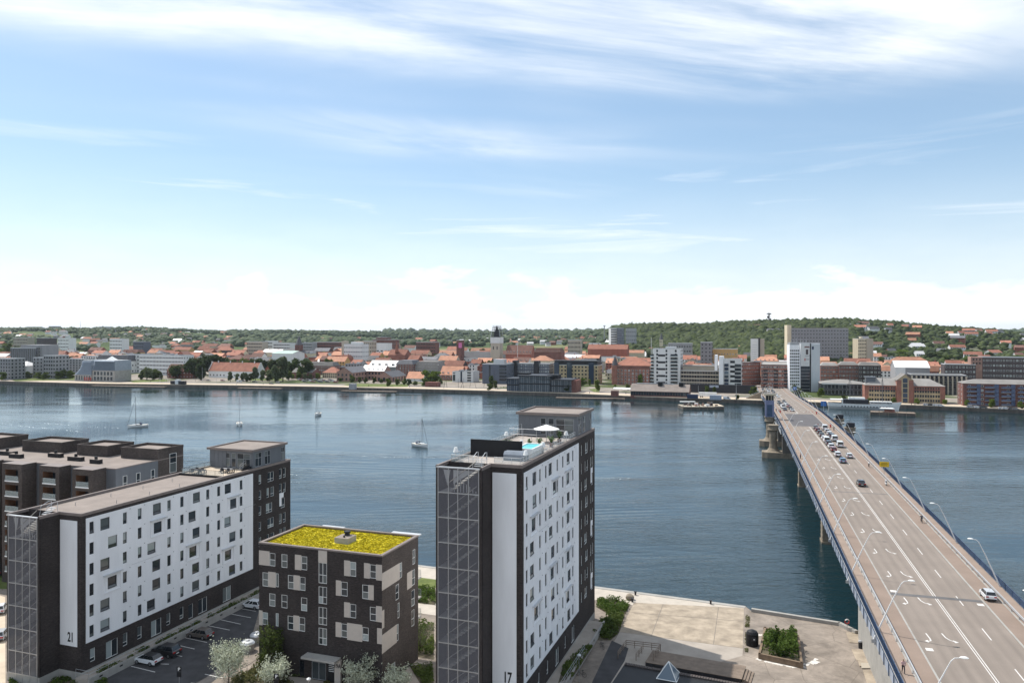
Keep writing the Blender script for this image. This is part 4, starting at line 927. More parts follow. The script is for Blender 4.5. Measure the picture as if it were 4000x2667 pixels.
# painted markings
def mark(o0, o1, q0_, q1_, name='line_marking'): return ribbon(o0, o1, .010, .010, q0_, q1_, 6, 0, MB()).build(name, M['paint_white'], br)
qj0, qj1 = q_of(0, 2337), q_of(0, 2337)+1.1
for o0, o1 in ((-.21, -.10), (.10, .21)):
    mark(o0, o1, 60, qj0); mark(o0, o1, qj1, q0-1); mark(o0, o1, q1+4, 560)
k = 0; q = 66.0
while q < 560:
    if not (q0-40 < q < q1+2) : mark(3.18, 3.32, q, q+4.2, 'lane_dash')
    q += 13.3
q = 440.
while q < 600: mark(-3.32, -3.18, q, q+4.2, 'lane_dash'); q += 13.3
def arrow(kind):
    b = MB(); w = .085
    if kind == 'hook':                               # straight shaft bending hard towards the kerb, seen by oncoming traffic
        pts = [(0, 2.9), (.12, 1.0), (.05, .35), (-.3, .1)]; tip = (-.75, .1); side = (-.3, .55), (-.3, -.4)
    else:
        pts = [(0, 2.9), (.15, 1.4), (.5, .6), (.9, .3)]; tip = (1.45, .05); side = (.82, .75), (.95, -.2)
    for p, q_ in zip(pts[:-1], pts[1:]):
        d = Vector((q_[0]-p[0], q_[1]-p[1], 0)).normalized(); n = Vector((-d.y, d.x, 0))*w
        b.quad(Vector((*p, 0))-n-d*.04, Vector((*q_, 0))-n, Vector((*q_, 0))+n, Vector((*p, 0))+n-d*.04)
    b.tri((*side[0], 0), (*side[1], 0), (*tip, 0)); return b.mesh('arrow_marking', M['paint_white'])
ah, as_ = arrow('hook'), arrow('slant')
for ya in (2505, 2358, 2251, 2160, 2079, 2012, 1957, 1907, 1868, 1830, 1797, 2718):
    for me, o in ((ah, -4.75), (as_, -2.65)):
        qq = q_of(o, ya); p = dk(qq, o, .012); a = put('arrow_marking', me, br, p); a.rotation_euler = ((smz(p.y+3)-smz(p.y-3))/6, 0, RZB)
for px_, py in ((-6.2, 2325), (-6.0, 2560), (5.4, 2350)): mark(px_, px_+.9, q_of(0, py), q_of(0, py)+.9, 'paint_patch')
# masonry piers
def pier(Y, hw=2.2):
    q = (Y+8.3-(-.2731)*0)/.962 if False else (Y-B0.y)/BD.y
    b = MB(); zt = smz(Y)-1.9; zz = [-2]+[zt*k/9 for k in range(10)]
    b.box(-9.6, 9.6, -hw, hw, -2, .5); b.box(-9.3, 9.3, -hw+.3, hw-.3, .5, zt)
    o = b.build('pier', M['stone'], br, (B0+BD*q).to_tuple(), RZB)
    blk = MB().box(-.6, .6, -.06, .06, 0, .52).mesh('stone_block', M['stone'])
    for k in range(int((zt-.6)/.56)):
        for j in range(3): put('stone_block', blk, o, (-9.33, -1.2+j*1.2+(.3 if k % 2 else -.1), .55+k*.56), R(90))
for Y in (125.5, 190, 258, 420, 484): pier(Y)
# bascule piers with round shafts and the control house
for i, (Y, house) in enumerate(((316, False), (348, True))):
    q = (Y-B0.y)/BD.y; c = B0+BD*q
    b = MB(); b.prism([(-19.0, -2.4), (-17, -3.6), (17, -3.6), (19.0, -2.4), (19.0, 2.4), (17, 3.6), (-17, 3.6), (-19.0, 2.4)], -2, 2.3)
    po = b.build('bascule_pier', M['stone'], br, c.to_tuple(), RZB)
    MB().box(-11, 11, -3.6, 3.6, 2.3, 8.5).build('pier_chamber', M['concrete_wet'], po)
    for s in (-1, 1):
        zt = smz(Y)
        MB().lathe([(3.3, 2.3), (2.5, 2.7), (1.7, 3.8), (1.45, 5.5), (1.45, zt-1.6), (1.7, zt-1.4), (2.25, zt-1.0), (2.25, zt-.7), (2.05, zt-.6), (2.05, zt+.7), (2.3, zt+.8), (2.3, zt+1.1), (1.9, zt+1.15)], (s*14.6, 0), 20, 0).build('round_shaft', M['stone'], po, smooth=False)
        bt = MB().box(s*11.3-.6 if s > 0 else s*11.3-1.2, s*11.3+1.2 if s > 0 else s*11.3+.6, -1.6, 1.6, zt+.2, zt+.35).build('landing', M['steel'], po)
        if house and s < 0:
            ho = MB().box(-16.5, -12.7, -1.9, 1.9, zt+1.1, zt+8.6).box(-15.7, -13.5, -1.98, -1.9, zt+1.4, zt+6.6, 1).build('control_house', [M['blue_house'], M['blue_paint']] if 'blue_house' in M else [mat('violet_blue_panel', (.17, .19, .30), .6, .1, .6), M['blue_paint']], po)
            MB().box(-16.3, -12.9, -1.7, 1.7, zt+8.6, zt+10.8).build('lookout', M['glass_dark'], ho)
            for x in (-16.4, -15.2, -14.0, -12.95): MB().box(x, x+.18, -1.85, -1.7, zt+8.6, zt+10.8).build('mullion', M['wall_cream'], ho)
            MB().prism([(-17.2, -2.6), (-12.0, -2.6), (-12.0, 2.6), (-17.2, 2.6)], zt+10.8, zt+11.5, 0, 1).build('house_roof', [M['wall_cream'], M['roof_grey']], ho)
            for x, h in ((-16, 3.0), (-13.2, 4.2), (-14.6, 2.2)): MB().tube([(x, 0, zt+11.5), (x, 0, zt+11.5+h)], .06, 4).build('aerial', M['steel'], ho)
        elif s > 0:
            MB().box(13.2, 16.0, -1.4, 1.4, zt+1.1, zt+1.5).prism([(13.0, -1.6), (16.2, -1.6), (14.6, 1.6)], zt+1.5, zt+3.0).build('hoist_cover', M['frame_dark'], po)
# lattice below the leaf
b = MB()
for s in (-1, 1):
    for k in range(6): b.tube([dk(q0+k*6, s*11.0, -1.8), dk(q0+k*6+3, s*11.0, -3.6), dk(q0+k*6+6, s*11.0, -1.8)], .18, 4)
    b.tube([dk(q0, s*11, -3.6), dk(q1, s*11, -3.6)], .2, 4)
b.build('leaf_truss', M['frame_grey'], br)
# abutment on the near bank
qa = (124-B0.y)/BD.y
b = MB(); b.box(-10.8, 10.8, -100, 0, -2, 8.0); b.build('abutment', M['concrete'], br, (B0+BD*qa).to_tuple(), RZB)
qb = (545-B0.y)/BD.y
b = MB(); b.box(-10.8, 10.8, 0, 140, -1, 3.4); b.build('abutment', M['concrete'], br, (B0+BD*qb).to_tuple(), RZB)

# lamp posts, leaning inwards from outside the railing
lp = MB().tube([(0, 0, -1.2), (1.0, 0, 1.2), (2.55, 0, 4.9), (3.6, 0, 7.1), (3.95, 0, 7.45), (4.6, 0, 7.55)], [.13, .12, .085, .06, .055, .05], 8).mesh('pole', M['white_lamp'] if 'white_lamp' in M else mat('white_lamp_paint', (.68, .67, .66), .45, .05))
lh = MB().lathe([(.02, 0), (.2, .03), (.24, .1), (.14, .2)], n=8).mesh('lamp_head', M['white_paint'])
foot = MB().box(-.2, .35, -.15, .15, -1.4, -.9).mesh('foot', M['steel'])
Ys = [80.5+24.4*k for k in range(20)]
for s, nm in ((-1, 'railing nearer the car park'), (1, 'railing facing the ship')):
    for k, Y in enumerate(Ys):
        q = (Y-B0.y)/BD.y
        if q0-4 < q < q1+4: continue
        o = thing('street_lamp', f'white leaning bridge lamp, {ordn(k)} from the near end along the {nm}', 'street lamp', dk(q, s*11.75, 0), RZB+(0 if s < 0 else math.pi), 'leaning lamps along the bridge')
        put('pole', lp, o); h_ = put('lamp_head', lh, o, (4.85, 0, 7.5)); h_.scale = (2.0, 1, 1); put('foot', foot, o)
# yellow warning board on the walkway
q = q_of(9.6, 1862); sg = thing('warning_sign', 'yellow road-works board on a post at the bridge guard rail', 'sign', dk(q, 9.7, .18), RZB)
MB().tube([(0, 0, 0), (0, 0, 4.0)], .05, 6).build('post', M['steel'], sg); bd = MB().box(-1.2, 1.2, -.06, 0, 2.6, 4.0).build('board', M['yellow'], sg)
for z, w in ((3.6, .7), (3.3, .9), (2.95, .8)): MB().box(-w, w, -.07, -.062, z, z+.10).build('text_line', M['black'], bd)
# crossing gates
for o_, qv, lab in ((8.0, q0-2.0, 'red and white crossing gate at the near edge of the bascule'), (8.2, q1+1.0, 'red and white crossing gate past the bascule by the cycle path'), (-8.2, q1+3.5, 'red and white crossing gate before the waiting oncoming cars')):
    o = thing('crossing_gate', lab, 'barrier', dk(qv, o_, .15), RZB)
    MB().box(-.25, .25, -.25, .25, 0, 1.1).build('cabinet', M['red'], o); a = MB()
    for k in range(8): a.box(-.2-(k+1)*.7 if o_ > 0 else .2+k*.7, -.2-k*.7 if o_ > 0 else .2+(k+1)*.7, -.05, .05, .95, 1.07, k % 2)
    a.build('boom', [M['red'], M['white_paint']], o)
for px, py, hh, lab in ((3168, 1598, 6.5, 'blue direction sign low by the grey slab tower'), (3088, 1524, 6.0, 'blue direction sign at the far bridgehead')):
    q = q_of(12.6, py+14); o = thing('direction_sign', lab, 'sign', dk(q, 12.4, -1), RZB)
    MB().tube([(0, 0, 0), (0, 0, hh)], .12, 6).build('post', M['steel'], o); MB().box(-1.3, 1.3, -.1, 0, hh-2.2, hh+.2).build('board', mat('blue_sign', (.05, .16, .42), .5, .08), o)
# ------------------------------------------------------------------ cars, vans, cyclists
CARCOL = dict(white=(.72, .73, .74), black=(.02, .02, .022), grey=(.16, .165, .17), silver=(.45, .46, .47), red=(.20, .02, .025), blue=(.16, .26, .40), navy=(.03, .04, .07), brown=(.12, .10, .085))
for k, c in CARCOL.items():
    m = mat('car_paint_'+k, c, .28, .03, .5, spec=.6); m.node_tree.nodes['Principled BSDF'].inputs['Coat Weight'].default_value = .6; M['car_'+k] = m
M['car_glass'] = mat('car_glass', (.015, .018, .022), .06, .1, spec=.7)
M['rim'] = mat('alloy_rim', (.35, .35, .36), .3, .1, metal=.7)
M['headlamp'] = mat('clear_lamp', (.6, .62, .65), .15, .05)
CARM = {}
PROF = {  # side outline of the body (y along the length, front positive) and of the cabin: (bottom y0,y1, top y0,y1, z belt, z roof)
    'hatch': dict(L=4.2, W=1.78, body=[(-2.1,.32),(-2.1,.75),(-2.02,.95),(1.05,.93),(1.75,.80),(2.06,.62),(2.1,.35)], cab=(-1.98,1.15,-1.55,.25,.93,1.46)),
    'sedan': dict(L=4.7, W=1.84, body=[(-2.35,.32),(-2.35,.72),(-2.25,.98),(-1.6,1.0),(1.1,.93),(1.95,.78),(2.3,.6),(2.35,.35)], cab=(-1.75,1.25,-1.0,.35,.95,1.44)),
    'estate': dict(L=4.7, W=1.84, body=[(-2.35,.32),(-2.35,.78),(-2.25,.98),(1.1,.94),(1.95,.80),(2.3,.62),(2.35,.35)], cab=(-2.25,1.25,-2.0,.35,.95,1.50)),
    'suv': dict(L=4.5, W=1.88, body=[(-2.25,.40),(-2.25,.9),(-2.15,1.08),(1.1,1.05),(1.9,.98),(2.2,.75),(2.25,.42)], cab=(-2.12,1.25,-1.85,.4,1.06,1.66)),
    'van': dict(L=5.1, W=1.95, body=[(-2.55,.38),(-2.55,1.05),(-2.52,1.15),(1.6,1.12),(2.3,.98),(2.5,.75),(2.55,.4)], cab=(-2.53,1.75,-2.45,1.0,1.13,2.05)),
}
def carmesh(kind):
    if kind in CARM: return CARM[kind]
    P = PROF[kind]; W2 = P['W']/2; wb = P['L']*.30
    bm = bmesh.new(); pr = P['body']
    rows = []
    for x, s in ((-W2, .0), (-W2*.86, 1), (W2*.86, 1), (W2, .0)):
        rows.append([bm.verts.new((x, y*(.985 if s == 0 else 1), z+(.03 if s else -.04)*(1 if z > .5 else 0))) for y, z in pr])
    for a, b in zip(rows[:-1], rows[1:]):
        for k in range(len(pr)-1): bm.faces.new((a[k], a[k+1], b[k+1], b[k]))
        bm.faces.new((a[-1], a[0], b[0], b[-1]))
    bm.faces.new(rows[0]); bm.faces.new(rows[-1][::-1])
    y0, y1, t0, t1, zb, zr = P['cab']; wt = W2*.78 if kind != 'van' else W2*.9; w0 = W2*.95
    bmesh.ops.recalc_face_normals(bm, faces=bm.faces)
    body = bpy.data.meshes.new('body'); bm.to_mesh(body); bm.free()
    roof = MB()
    q = [(-w0, y0, zb), (w0, y0, zb), (w0, y1, zb), (-w0, y1, zb)]; t = [(-wt, t0, zr), (wt, t0, zr), (wt, t1, zr), (-wt, t1, zr)]
    roof.poly(t)
    roof.poly([(x*.86, y*.97, zr+.05) for x, y, z in t])
    for k in range(4):
        j = (k+1) % 4; a, b = Vector(t[k]), Vector(t[j]); roof.quad(a, b, Vector((b.x*.86, b.y*.97, zr+.05)), Vector((a.x*.86, a.y*.97, zr+.05)))
    for a, b in zip(q, t): roof.tube([a, b], .05, 4)      # pillars
    for x in (-1, 1):
        for f in ((.45, .72) if kind != 'sedan' else (.48,)):
            ya, yb = y0+(y1-y0)*f, t0+(t1-t0)*f; roof.tube([(x*(w0-.0), ya, zb), (x*wt, yb, zr)], .05, 4)
    if kind == 'van':                                    # closed load space
        for x in (-1, 1): roof.quad((x*w0, y0, zb), (x*w0, y0+2.6, zb), (x*(wt+.01), t0+2.4, zr), (x*(wt+.01), t0, zr))
    gl = MB(); s = .985
    gq = [Vector((x*s, y*.99, z-.01)) for x, y, z in q]; gt = [Vector((x*s, y*.99, z)) for x, y, z in t]
    for k in range(4): j = (k+1) % 4; gl.quad(gq[k], gq[j], gt[j], gt[k])
    wh = MB()
    n = 14
    for i, r in ((-.11, .33), (.11, .33)): pass
    wh = MB(); wv = []
    for x in (-.11, .11):
        for k in range(n): a = 2*math.pi*k/n; wv.append((x, .33*math.cos(a), .33*math.sin(a)))
    wh.v = wv; wh.f = [tuple(range(n))[::-1], tuple(range(n, 2*n))]+[(k, (k+1) % n, n+(k+1) % n, n+k) for k in range(n)]; wh.m = [0]*len(wh.f)
    rimb = MB(); rimb.v = [(x, .21*math.cos(2*math.pi*k/10), .21*math.sin(2*math.pi*k/10)) for x in (-.118, .118) for k in range(10)]; rimb.f = [tuple(range(10)), tuple(range(10, 20))]; rimb.m = [0, 0]
    L2 = P['L']/2
    CARM[kind] = dict(body=body, roof=roof.mesh('cabin', []), glass=gl.mesh('windows', M['car_glass']), wheel=wh.mesh('wheel', M['tyre']), rim=rimb.mesh('rim', M['rim']), P=P,
        tail=MB().box(-.22, .22, -.04, .03, -.09, .12).mesh('tail_light', M['lamp_red']), head=MB().box(-.22, .22, -.05, .05, -.07, .08).mesh('headlight', M['headlamp']),
        plate=MB().box(-.26, .26, -.02, .02, -.06, .06).mesh('number_plate', M['white_paint']), bump=MB().box(-P['W']/2*.92, P['W']/2*.92, -.05, .06, 0, .2).mesh('bumper', M['frame_dark']))
    return CARM[kind]
def car(kind, col, loc, rz, label, group=None, pitch=0, roofcol=None, wheels=True):
    c = carmesh(kind); P = c['P']; nm = 'delivery_van' if kind == 'van' else 'car'
    o = thing(nm, label, 'van' if kind == 'van' else 'car', loc, rz, group); o.rotation_euler = (pitch, 0, rz)
    def pm(name, me, m):
        key = (name, kind, m)
        if key not in CARM: k = me.copy(); k.materials.clear(); k.materials.append(M[m]); CARM[key] = k
        return put(name, CARM[key], o)
    pm('body', c['body'], 'car_'+col); pm('roof', c['roof'], roofcol or 'car_'+col); put('windows', c['glass'], o)
    L2, W2 = P['L']/2, P['W']/2; zb = P['body'][2][1]
    for x in (-1, 1):
        put('tail_light', c['tail'], o, (x*(W2-.26), -L2, zb-.2)); put('headlight', c['head'], o, (x*(W2-.3), L2-.1, zb-.3))
        for y in (-P['L']*.29, P['L']*.30):
            w = put('wheel', c['wheel'], o, (x*(W2-.09), y, .33)); put('rim', c['rim'], w)
    put('number_plate', c['plate'], o, (0, -L2-.02, .62)); put('bumper', c['bump'], o, (0, -L2, .34)); put('bumper', c['bump'], o, (0, L2-.03, .32))
    return o
def bcar(kind, col, off, py, label, group, away=True, **k):
    q = q_of(off, py); p = dk(q, off, .012 if abs(off) < 6.5 else .11); sl_ = (smz(p.y+3)-smz(p.y-3))/6
    return car(kind, col, p, RZB if away else RZB+math.pi, label, group, sl_ if away else -sl_, **k)
G1 = 'cars queuing towards the far bank'
inner = [('hatch','blue',1806,'pale blue hatchback, last in the inner queue lane'),('estate','white',1781,'white estate car ahead of the pale blue hatchback'),('hatch','red',1762,'dark red hatchback behind the two-tone white SUV'),('suv','white',1750,'white SUV between the dark red and the dark blue cars'),
         ('suv','navy',1738,'dark blue SUV behind the white van of the inner lane'),('van','white',1727,'white van in the inner queue lane'),('hatch','white',1716,'white hatchback just ahead of the inner-lane van'),('sedan','grey',1704,'grey saloon fourth from the head of the inner queue'),
         ('hatch','black',1694,'black hatchback third from the head of the inner queue'),('hatch','red',1684,'dark red hatchback second from the head of the inner queue'),('sedan','grey',1675,'grey saloon leading the inner queue')]
for kd, c, py, lab in inner: bcar(kd, c, 1.65, py, lab, G1, roofcol=None)
outer = [('hatch','white',1787,'white hatchback, last in the outer queue lane'),('van','white',1745,'white panel van second from the back of the outer lane'),('van','white',1721,'white panel van third from the back of the outer lane'),('suv','navy',1709,'dark blue SUV ahead of two white panel vans'),
         ('estate','white',1699,'white estate car, third from the head of the outer lane'),('hatch','white',1689,'white hatchback, second from the head of the outer lane'),('van','white',1678,'white box van leading the outer lane')]
for kd, c, py, lab in outer: bcar(kd, c, 4.85, py, lab, G1)
bcar('sedan', 'black', 1.75, 1895, 'black saloon driving alone towards the end of the queue', None)
bcar('suv', 'white', 7.7, 2338, 'white people carrier with roof rack stopped on the bridge cycle lane', None, roofcol='car_silver').scale = (.82, .78, .86)
G2 = 'oncoming cars on the far half of the bridge'
onc = [('hatch','navy',-4.9,1602,'dark blue hatchback heading the oncoming kerb lane'),('van','white',-4.9,1595,'white van second in the oncoming kerb lane'),('hatch','white',-4.9,1589,'white hatchback third in the oncoming kerb lane'),('sedan','black',-4.9,1582,'black saloon fourth in the oncoming kerb lane'),('suv','grey',-4.9,1576,'grey SUV fifth in the oncoming kerb lane'),
       ('sedan','silver',-1.7,1605,'silver saloon heading the oncoming centre lane'),('hatch','black',-1.7,1598,'black hatchback second in the oncoming centre lane'),('hatch','red',-1.7,1591,'dark red hatchback third in the oncoming centre lane'),('sedan','white',-1.7,1585,'white saloon fourth in the oncoming centre lane'),('hatch','white',-1.7,1579,'white hatchback fifth in the oncoming centre lane'),('suv','grey',-1.7,1573,'grey SUV sixth in the oncoming centre lane'),
       ('hatch','white',-1.7,1553,'white hatchback following at a gap in the oncoming centre lane'),('hatch','white',-1.7,1546,'white hatchback farther back in the oncoming centre lane'),('hatch','grey',-4.9,1553,'grey hatchback following in the oncoming kerb lane'),('sedan','navy',-1.7,1534,'dark blue saloon beyond the control house roof'),('hatch','black',-1.7,1528,'black hatchback coming onto the far bridge ramp'),
       ('van','white',-4.9,1532,'white van coming onto the far bridge ramp'),('hatch','silver',-4.9,1525,'silver hatchback behind the van on the far ramp'),('hatch','black',-8,1524,'black hatchback at the kerb of the far ramp')]
for kd, c, off, py, lab in onc: bcar(kd, c, off, py, lab, G2, away=False)
# parked cars below block 21
def pcar(kind, col, px, py, rz, label, **k): return car(kind, col, gp(px, py, 2.112), rz, label, 'cars parked below block 21', **k)
AR = math.atan2(.943, .332)                          # heading along the slab
pcar('hatch', 'white', 580, 2593, AR-R(2)+R(0) if False else R(67)+0.0, 'white coupe-like car with a black glass roof, parked nose to the wall', roofcol='car_black') if False else None
PR = math.atan2(E1.y, E1.x)-math.pi/2                # nose towards the slab's wall
pcar('hatch', 'white', 578, 2588, PR, 'white hatchback with a black roof parked below block 21', roofcol='car_black')
pcar('suv', 'black', 648, 2556, PR, 'black car parked beside the white black-roofed hatchback')
pcar('hatch', 'brown', 782, 2487, PR, 'grey-brown hatchback parked alone in the shaded row')
pcar('hatch', 'white', 985, 2372, PR, 'white hatchback at the far end of the row, half hidden by the yellow-roofed block')
pcar('hatch', 'silver', 5, 2490, 0.3, 'silver car cut by the frame edge beside the glazed stair')
pcar('hatch', 'white', 2, 2388, 0.4, 'white car at the frame edge below the balcony block')
pcar('hatch', 'black', -8, 2240, 0.4, 'black car at the frame edge under the balcony block')
# painted bay lines
for k, (x0, y0, x1, y1) in enumerate(((512,2600,606,2623),(663,2511,760,2533),(713,2487,808,2507),(803,2440,897,2459),(850,2416,940,2436),(890,2394,980,2411),(934,2374,1000,2386),(800,2631,870,2646),(745,2665,800,2672),(627,2591,660,2592),(685,2556,711,2562))):
    a, b = gp(x0, y0, 2.116), gp(x1, y1, 2.116); d = (b-a).normalized(); n = Vector((-d.y, d.x, 0))*.07
    struct(MB().quad(a-n, b-n, b+n, a+n).build('bay_line_marking', M['paint_white']))
# people
M['shirt_pink'] = mat('pink_shirt', (.50, .33, .32), .8, .1, 3); M['trousers'] = mat('dark_trousers', (.03, .03, .04), .85, .2, 3); M['shirt_white'] = mat('white_shirt', (.6, .58, .58), .8, .1, 3); M['hair'] = mat('dark_hair', (.05, .035, .025), .8, .2, 5)
def figure(parent, pose, mats, loc=(0,0,0)):
    """one continuous body grown over a jointed skeleton; clothing follows the height on the body"""
    J = pose; names = list(J); idx = {n: i for i, n in enumerate(names)}
    E = [('pelvis','waist'),('waist','chest'),('chest','neck'),('neck','head'),('head','crown'),('chest','shl'),('shl','ell'),('ell','hal'),('chest','shr'),('shr','elr'),('elr','har'),('pelvis','hpl'),('hpl','knl'),('knl','anl'),('anl','tol'),('pelvis','hpr'),('hpr','knr'),('knr','anr'),('anr','tor')]
    RAD = dict(pelvis=.15, waist=.14, chest=.17, neck=.055, head=.10, crown=.085, shl=.075, shr=.075, ell=.05, elr=.05, hal=.04, har=.04, hpl=.10, hpr=.10, knl=.07, knr=.07, anl=.05, anr=.05, tol=.045, tor=.045)
    me = bpy.data.meshes.new('body'); me.from_pydata([J[n] for n in names], [(idx[a], idx[b]) for a, b in E], [])
    o = bpy.data.objects.new('body', me); COL.objects.link(o)
    sm = o.modifiers.new('skin', 'SKIN')
    for i, n in enumerate(names): v = me.skin_vertices[0].data[i]; v.radius = (RAD[n], RAD[n]); v.use_root = (n == 'pelvis')
    su = o.modifiers.new('sub', 'SUBSURF'); su.levels = 1; su.render_levels = 1
    bpy.context.view_layer.update()
    m2 = bpy.data.meshes.new_from_object(o.evaluated_get(bpy.context.evaluated_depsgraph_get())); bpy.data.objects.remove(o)
    m2.materials.clear()
    for m in mats: m2.materials.append(m)            # shirt, trousers, skin, hair
    hd, cr = Vector(J['head']), Vector(J['crown'])
    for p in m2.polygons:
        c = p.center; d = {n: (c-Vector(J[n])).length for n in names}; n = min(d, key=d.get)
        p.material_index = 3 if n == 'crown' else 2 if n in ('head', 'neck', 'hal', 'har') else 0 if n in ('waist', 'chest', 'shl', 'shr', 'ell', 'elr') else 1
        p.use_smooth = True
    return put('body', m2, parent, loc)
WALK = dict(pelvis=(0,0,.95), waist=(0,0,1.1), chest=(0,.02,1.35), neck=(0,.03,1.52), head=(0,.05,1.63), crown=(0,.05,1.74), shl=(-.2,.02,1.42), ell=(-.27,-.08,1.15), hal=(-.26,.05,.9), shr=(.2,.02,1.42), elr=(.27,.1,1.17), har=(.25,.3,1.0),
            hpl=(-.1,0,.9), knl=(-.1,.2,.5), anl=(-.1,.22,.1), tol=(-.1,.36,.05), hpr=(.1,0,.9), knr=(.1,-.02,.5), anr=(.1,-.28,.14), tor=(.1,-.16,.05))
RIDE = dict(pelvis=(0,-.25,.98), waist=(0,-.2,1.12), chest=(0,.02,1.36), neck=(0,.12,1.5), head=(0,.16,1.6), crown=(0,.17,1.72), shl=(-.2,.05,1.4), ell=(-.24,.25,1.2), hal=(-.22,.48,1.06), shr=(.2,.05,1.4), elr=(.24,.25,1.2), har=(.22,.48,1.06),
            hpl=(-.1,-.22,.94), knl=(-.1,.2,.78), anl=(-.1,.05,.40), tol=(-.1,.2,.36), hpr=(.1,-.22,.94), knr=(.1,.18,.58), anr=(.1,-.08,.2), tor=(.1,.08,.16))
ped = thing('person', 'pedestrian in a pink shirt and dark trousers walking along the bridge footway', 'person', dk(q_of(-10.4, 2634), -10.4, .19), RZB+math.pi)
figure(ped, WALK, [M['shirt_pink'], M['trousers'], M['skin'], M['hair']])
def wheelmesh(r=.34, n=18):
    b = MB(); pts = [(0, r*math.cos(2*math.pi*k/n), r*math.sin(2*math.pi*k/n)) for k in range(n+1)]
    b.tube(pts, .022, 5)
    for k in range(0, n, 3): b.tube([(0, 0, 0), pts[k]], .006, 3)
    return b.mesh('wheel', M['tyre'])
BW = wheelmesh(); BF = MB()
for a, c in (((0,-.5,.34),(0,-.1,.3)), ((0,-.1,.3),(0,.4,.8)), ((0,-.1,.3),(0,-.28,.9)), ((0,-.28,.82),(0,.4,.8)), ((0,-.5,.34),(0,-.28,.82)), ((0,.55,.34),(0,.38,1.0)), ((-.25,.42,1.04),(.25,.42,1.04))): BF.tube([a, c], .022, 5)
BF = BF.mesh('frame', M['frame_dark']); BS = MB().box(-.08, .08, -.42, -.18, .9, .96).mesh('saddle', M['black'])
def bicycle(loc, rz, label, rider=True, mats=None, group=None, rlabel=None):
    o = thing('bicycle', label, 'bicycle', loc, rz, group); put('frame', BF, o); put('saddle', BS, o)
    for y in (-.5, .55): put('wheel', BW, o, (0, y, .34))
    if rider:
        p = thing('person', rlabel, 'person', loc, rz, 'riders on the bridge'); figure(p, RIDE, mats)
for off, py, sh, lab, rl, away in ((8.0, 1825, 'shirt_white', 'bicycle on the far cycle lane nearest the yellow board', 'cyclist in a pale shirt riding past the yellow board', True), (8.2, 2042, 'trousers', 'dark bicycle on the cycle lane beside open water', 'cyclist in dark clothes riding beside the guard rail', True), (8.0, 1683, 'trousers', 'bicycle waiting near the bascule gate', 'cyclist in dark clothes waiting near the bascule gate', True), (-10.2, 1793, 'shirt_pink', 'bicycle on the footway above the pier', 'cyclist in a pink shirt on the footway above the pier', False)):
    p = dk(q_of(off, py), off, .11 if off > 0 else .19); bicycle(p, RZB if away else RZB+math.pi, lab, True, [M[sh], M['trousers'], M['skin'], M['hair']], 'bicycles on the bridge', rl)
# motor scooter with rider
p = dk(q_of(8.0, 1896), 8.0, .11); sc = thing('motor_scooter', 'white motor scooter riding the cycle lane past the yellow board', 'scooter', p, RZB)
MB().box(-.17, .17, -.75, .1, .35, .8).box(-.12, .12, .1, .45, .3, .4).box(-.2, .2, .42, .55, .3, 1.0).build('body', M['white_paint'], sc); MB().box(-.15, .15, -.6, .0, .8, .9).build('seat', M['black'], sc); MB().tube([(-.3, .45, 1.05), (.3, .45, 1.05)], .025, 5).build('handlebar', M['black'], sc)
for y in (-.55, .62): w = put('wheel', BW, sc, (0, y, .26)); w.scale = (2.6, .76, .76)
p2 = thing('person', 'scooter rider in a white jacket and helmet', 'person', p, RZB, 'riders on the bridge'); figure(p2, {k: (v[0], v[1]-.1, v[2]+.02) for k, v in RIDE.items()}, [M['shirt_white'], M['trousers'], M['skin'], M['white_paint']])
# small group waiting at the bascule
for k, (off, dq, lab) in enumerate(((-8.6, 7, 'person in a pink shirt waiting at the far gate, nearest the control house'), (-7.9, 8, 'person in a white shirt waiting at the far gate, beside the kerb'), (-9.8, 9, 'person in dark clothes waiting at the far gate, by the railing'))):
    pp = thing('person', lab, 'person', dk(q1+dq, off, .12), RZB+math.pi, 'people waiting at the bascule'); figure(pp, WALK, [M[('shirt_pink', 'shirt_white', 'trousers')[k]], M['trousers'], M['skin'], M['hair']])
# ------------------------------------------------------------------ the town across the water
AQ = -18.5                                           # the quays and most streets run at this angle
WM = {}
def wmesh(w, h, fr, gl):
    k = (round(w, 2), round(h, 2), fr, gl)
    if k not in WM:
        b = MB(); t = .12
        b.box(-w/2, w/2, -.07, .02, 0, t).box(-w/2, w/2, -.07, .02, h-t, h).box(-w/2, -w/2+t, -.07, .02, t, h-t).box(w/2-t, w/2, -.07, .02, t, h-t).quad((-w/2+t, -.02, t), (w/2-t, -.02, t), (w/2-t, -.02, h-t), (-w/2+t, -.02, h-t), 1)
        WM[k] = b.mesh('window', [M[fr], M[gl]])
    return WM[k]
SPAN = []; FOOT = []                                            # footprints already taken
LAND = []                                            # (x px, name) landmarks to say where small houses stand
def wgrid(root, face, Wd, Dp, z0, z1, nx, nz, w, h, fr='frame_white', gl='glass', x0=0, x1=None, skip=None, sill=.9):
    """one window object per opening on a face: f front, r right side, l left side"""
    S = {'f': Wd, 'r': Dp, 'l': Dp}[face]; x1 = S if x1 is None else x1; me = wmesh(w, h, fr, gl); fh = (z1-z0)/nz
    for i in range(nx):
        s = x0+(i+.5)*(x1-x0)/nx
        for j in range(nz):
            if skip and skip(i, j): continue
            z = z0+j*fh+min(sill, (fh-h)/2)
            if face == 'f': put('window', me, root, (s, 0, z))
            elif face == 'r': put('window', me, root, (Wd, s, z), R(90))
            else: put('window', me, root, (0, s, z), R(-90))
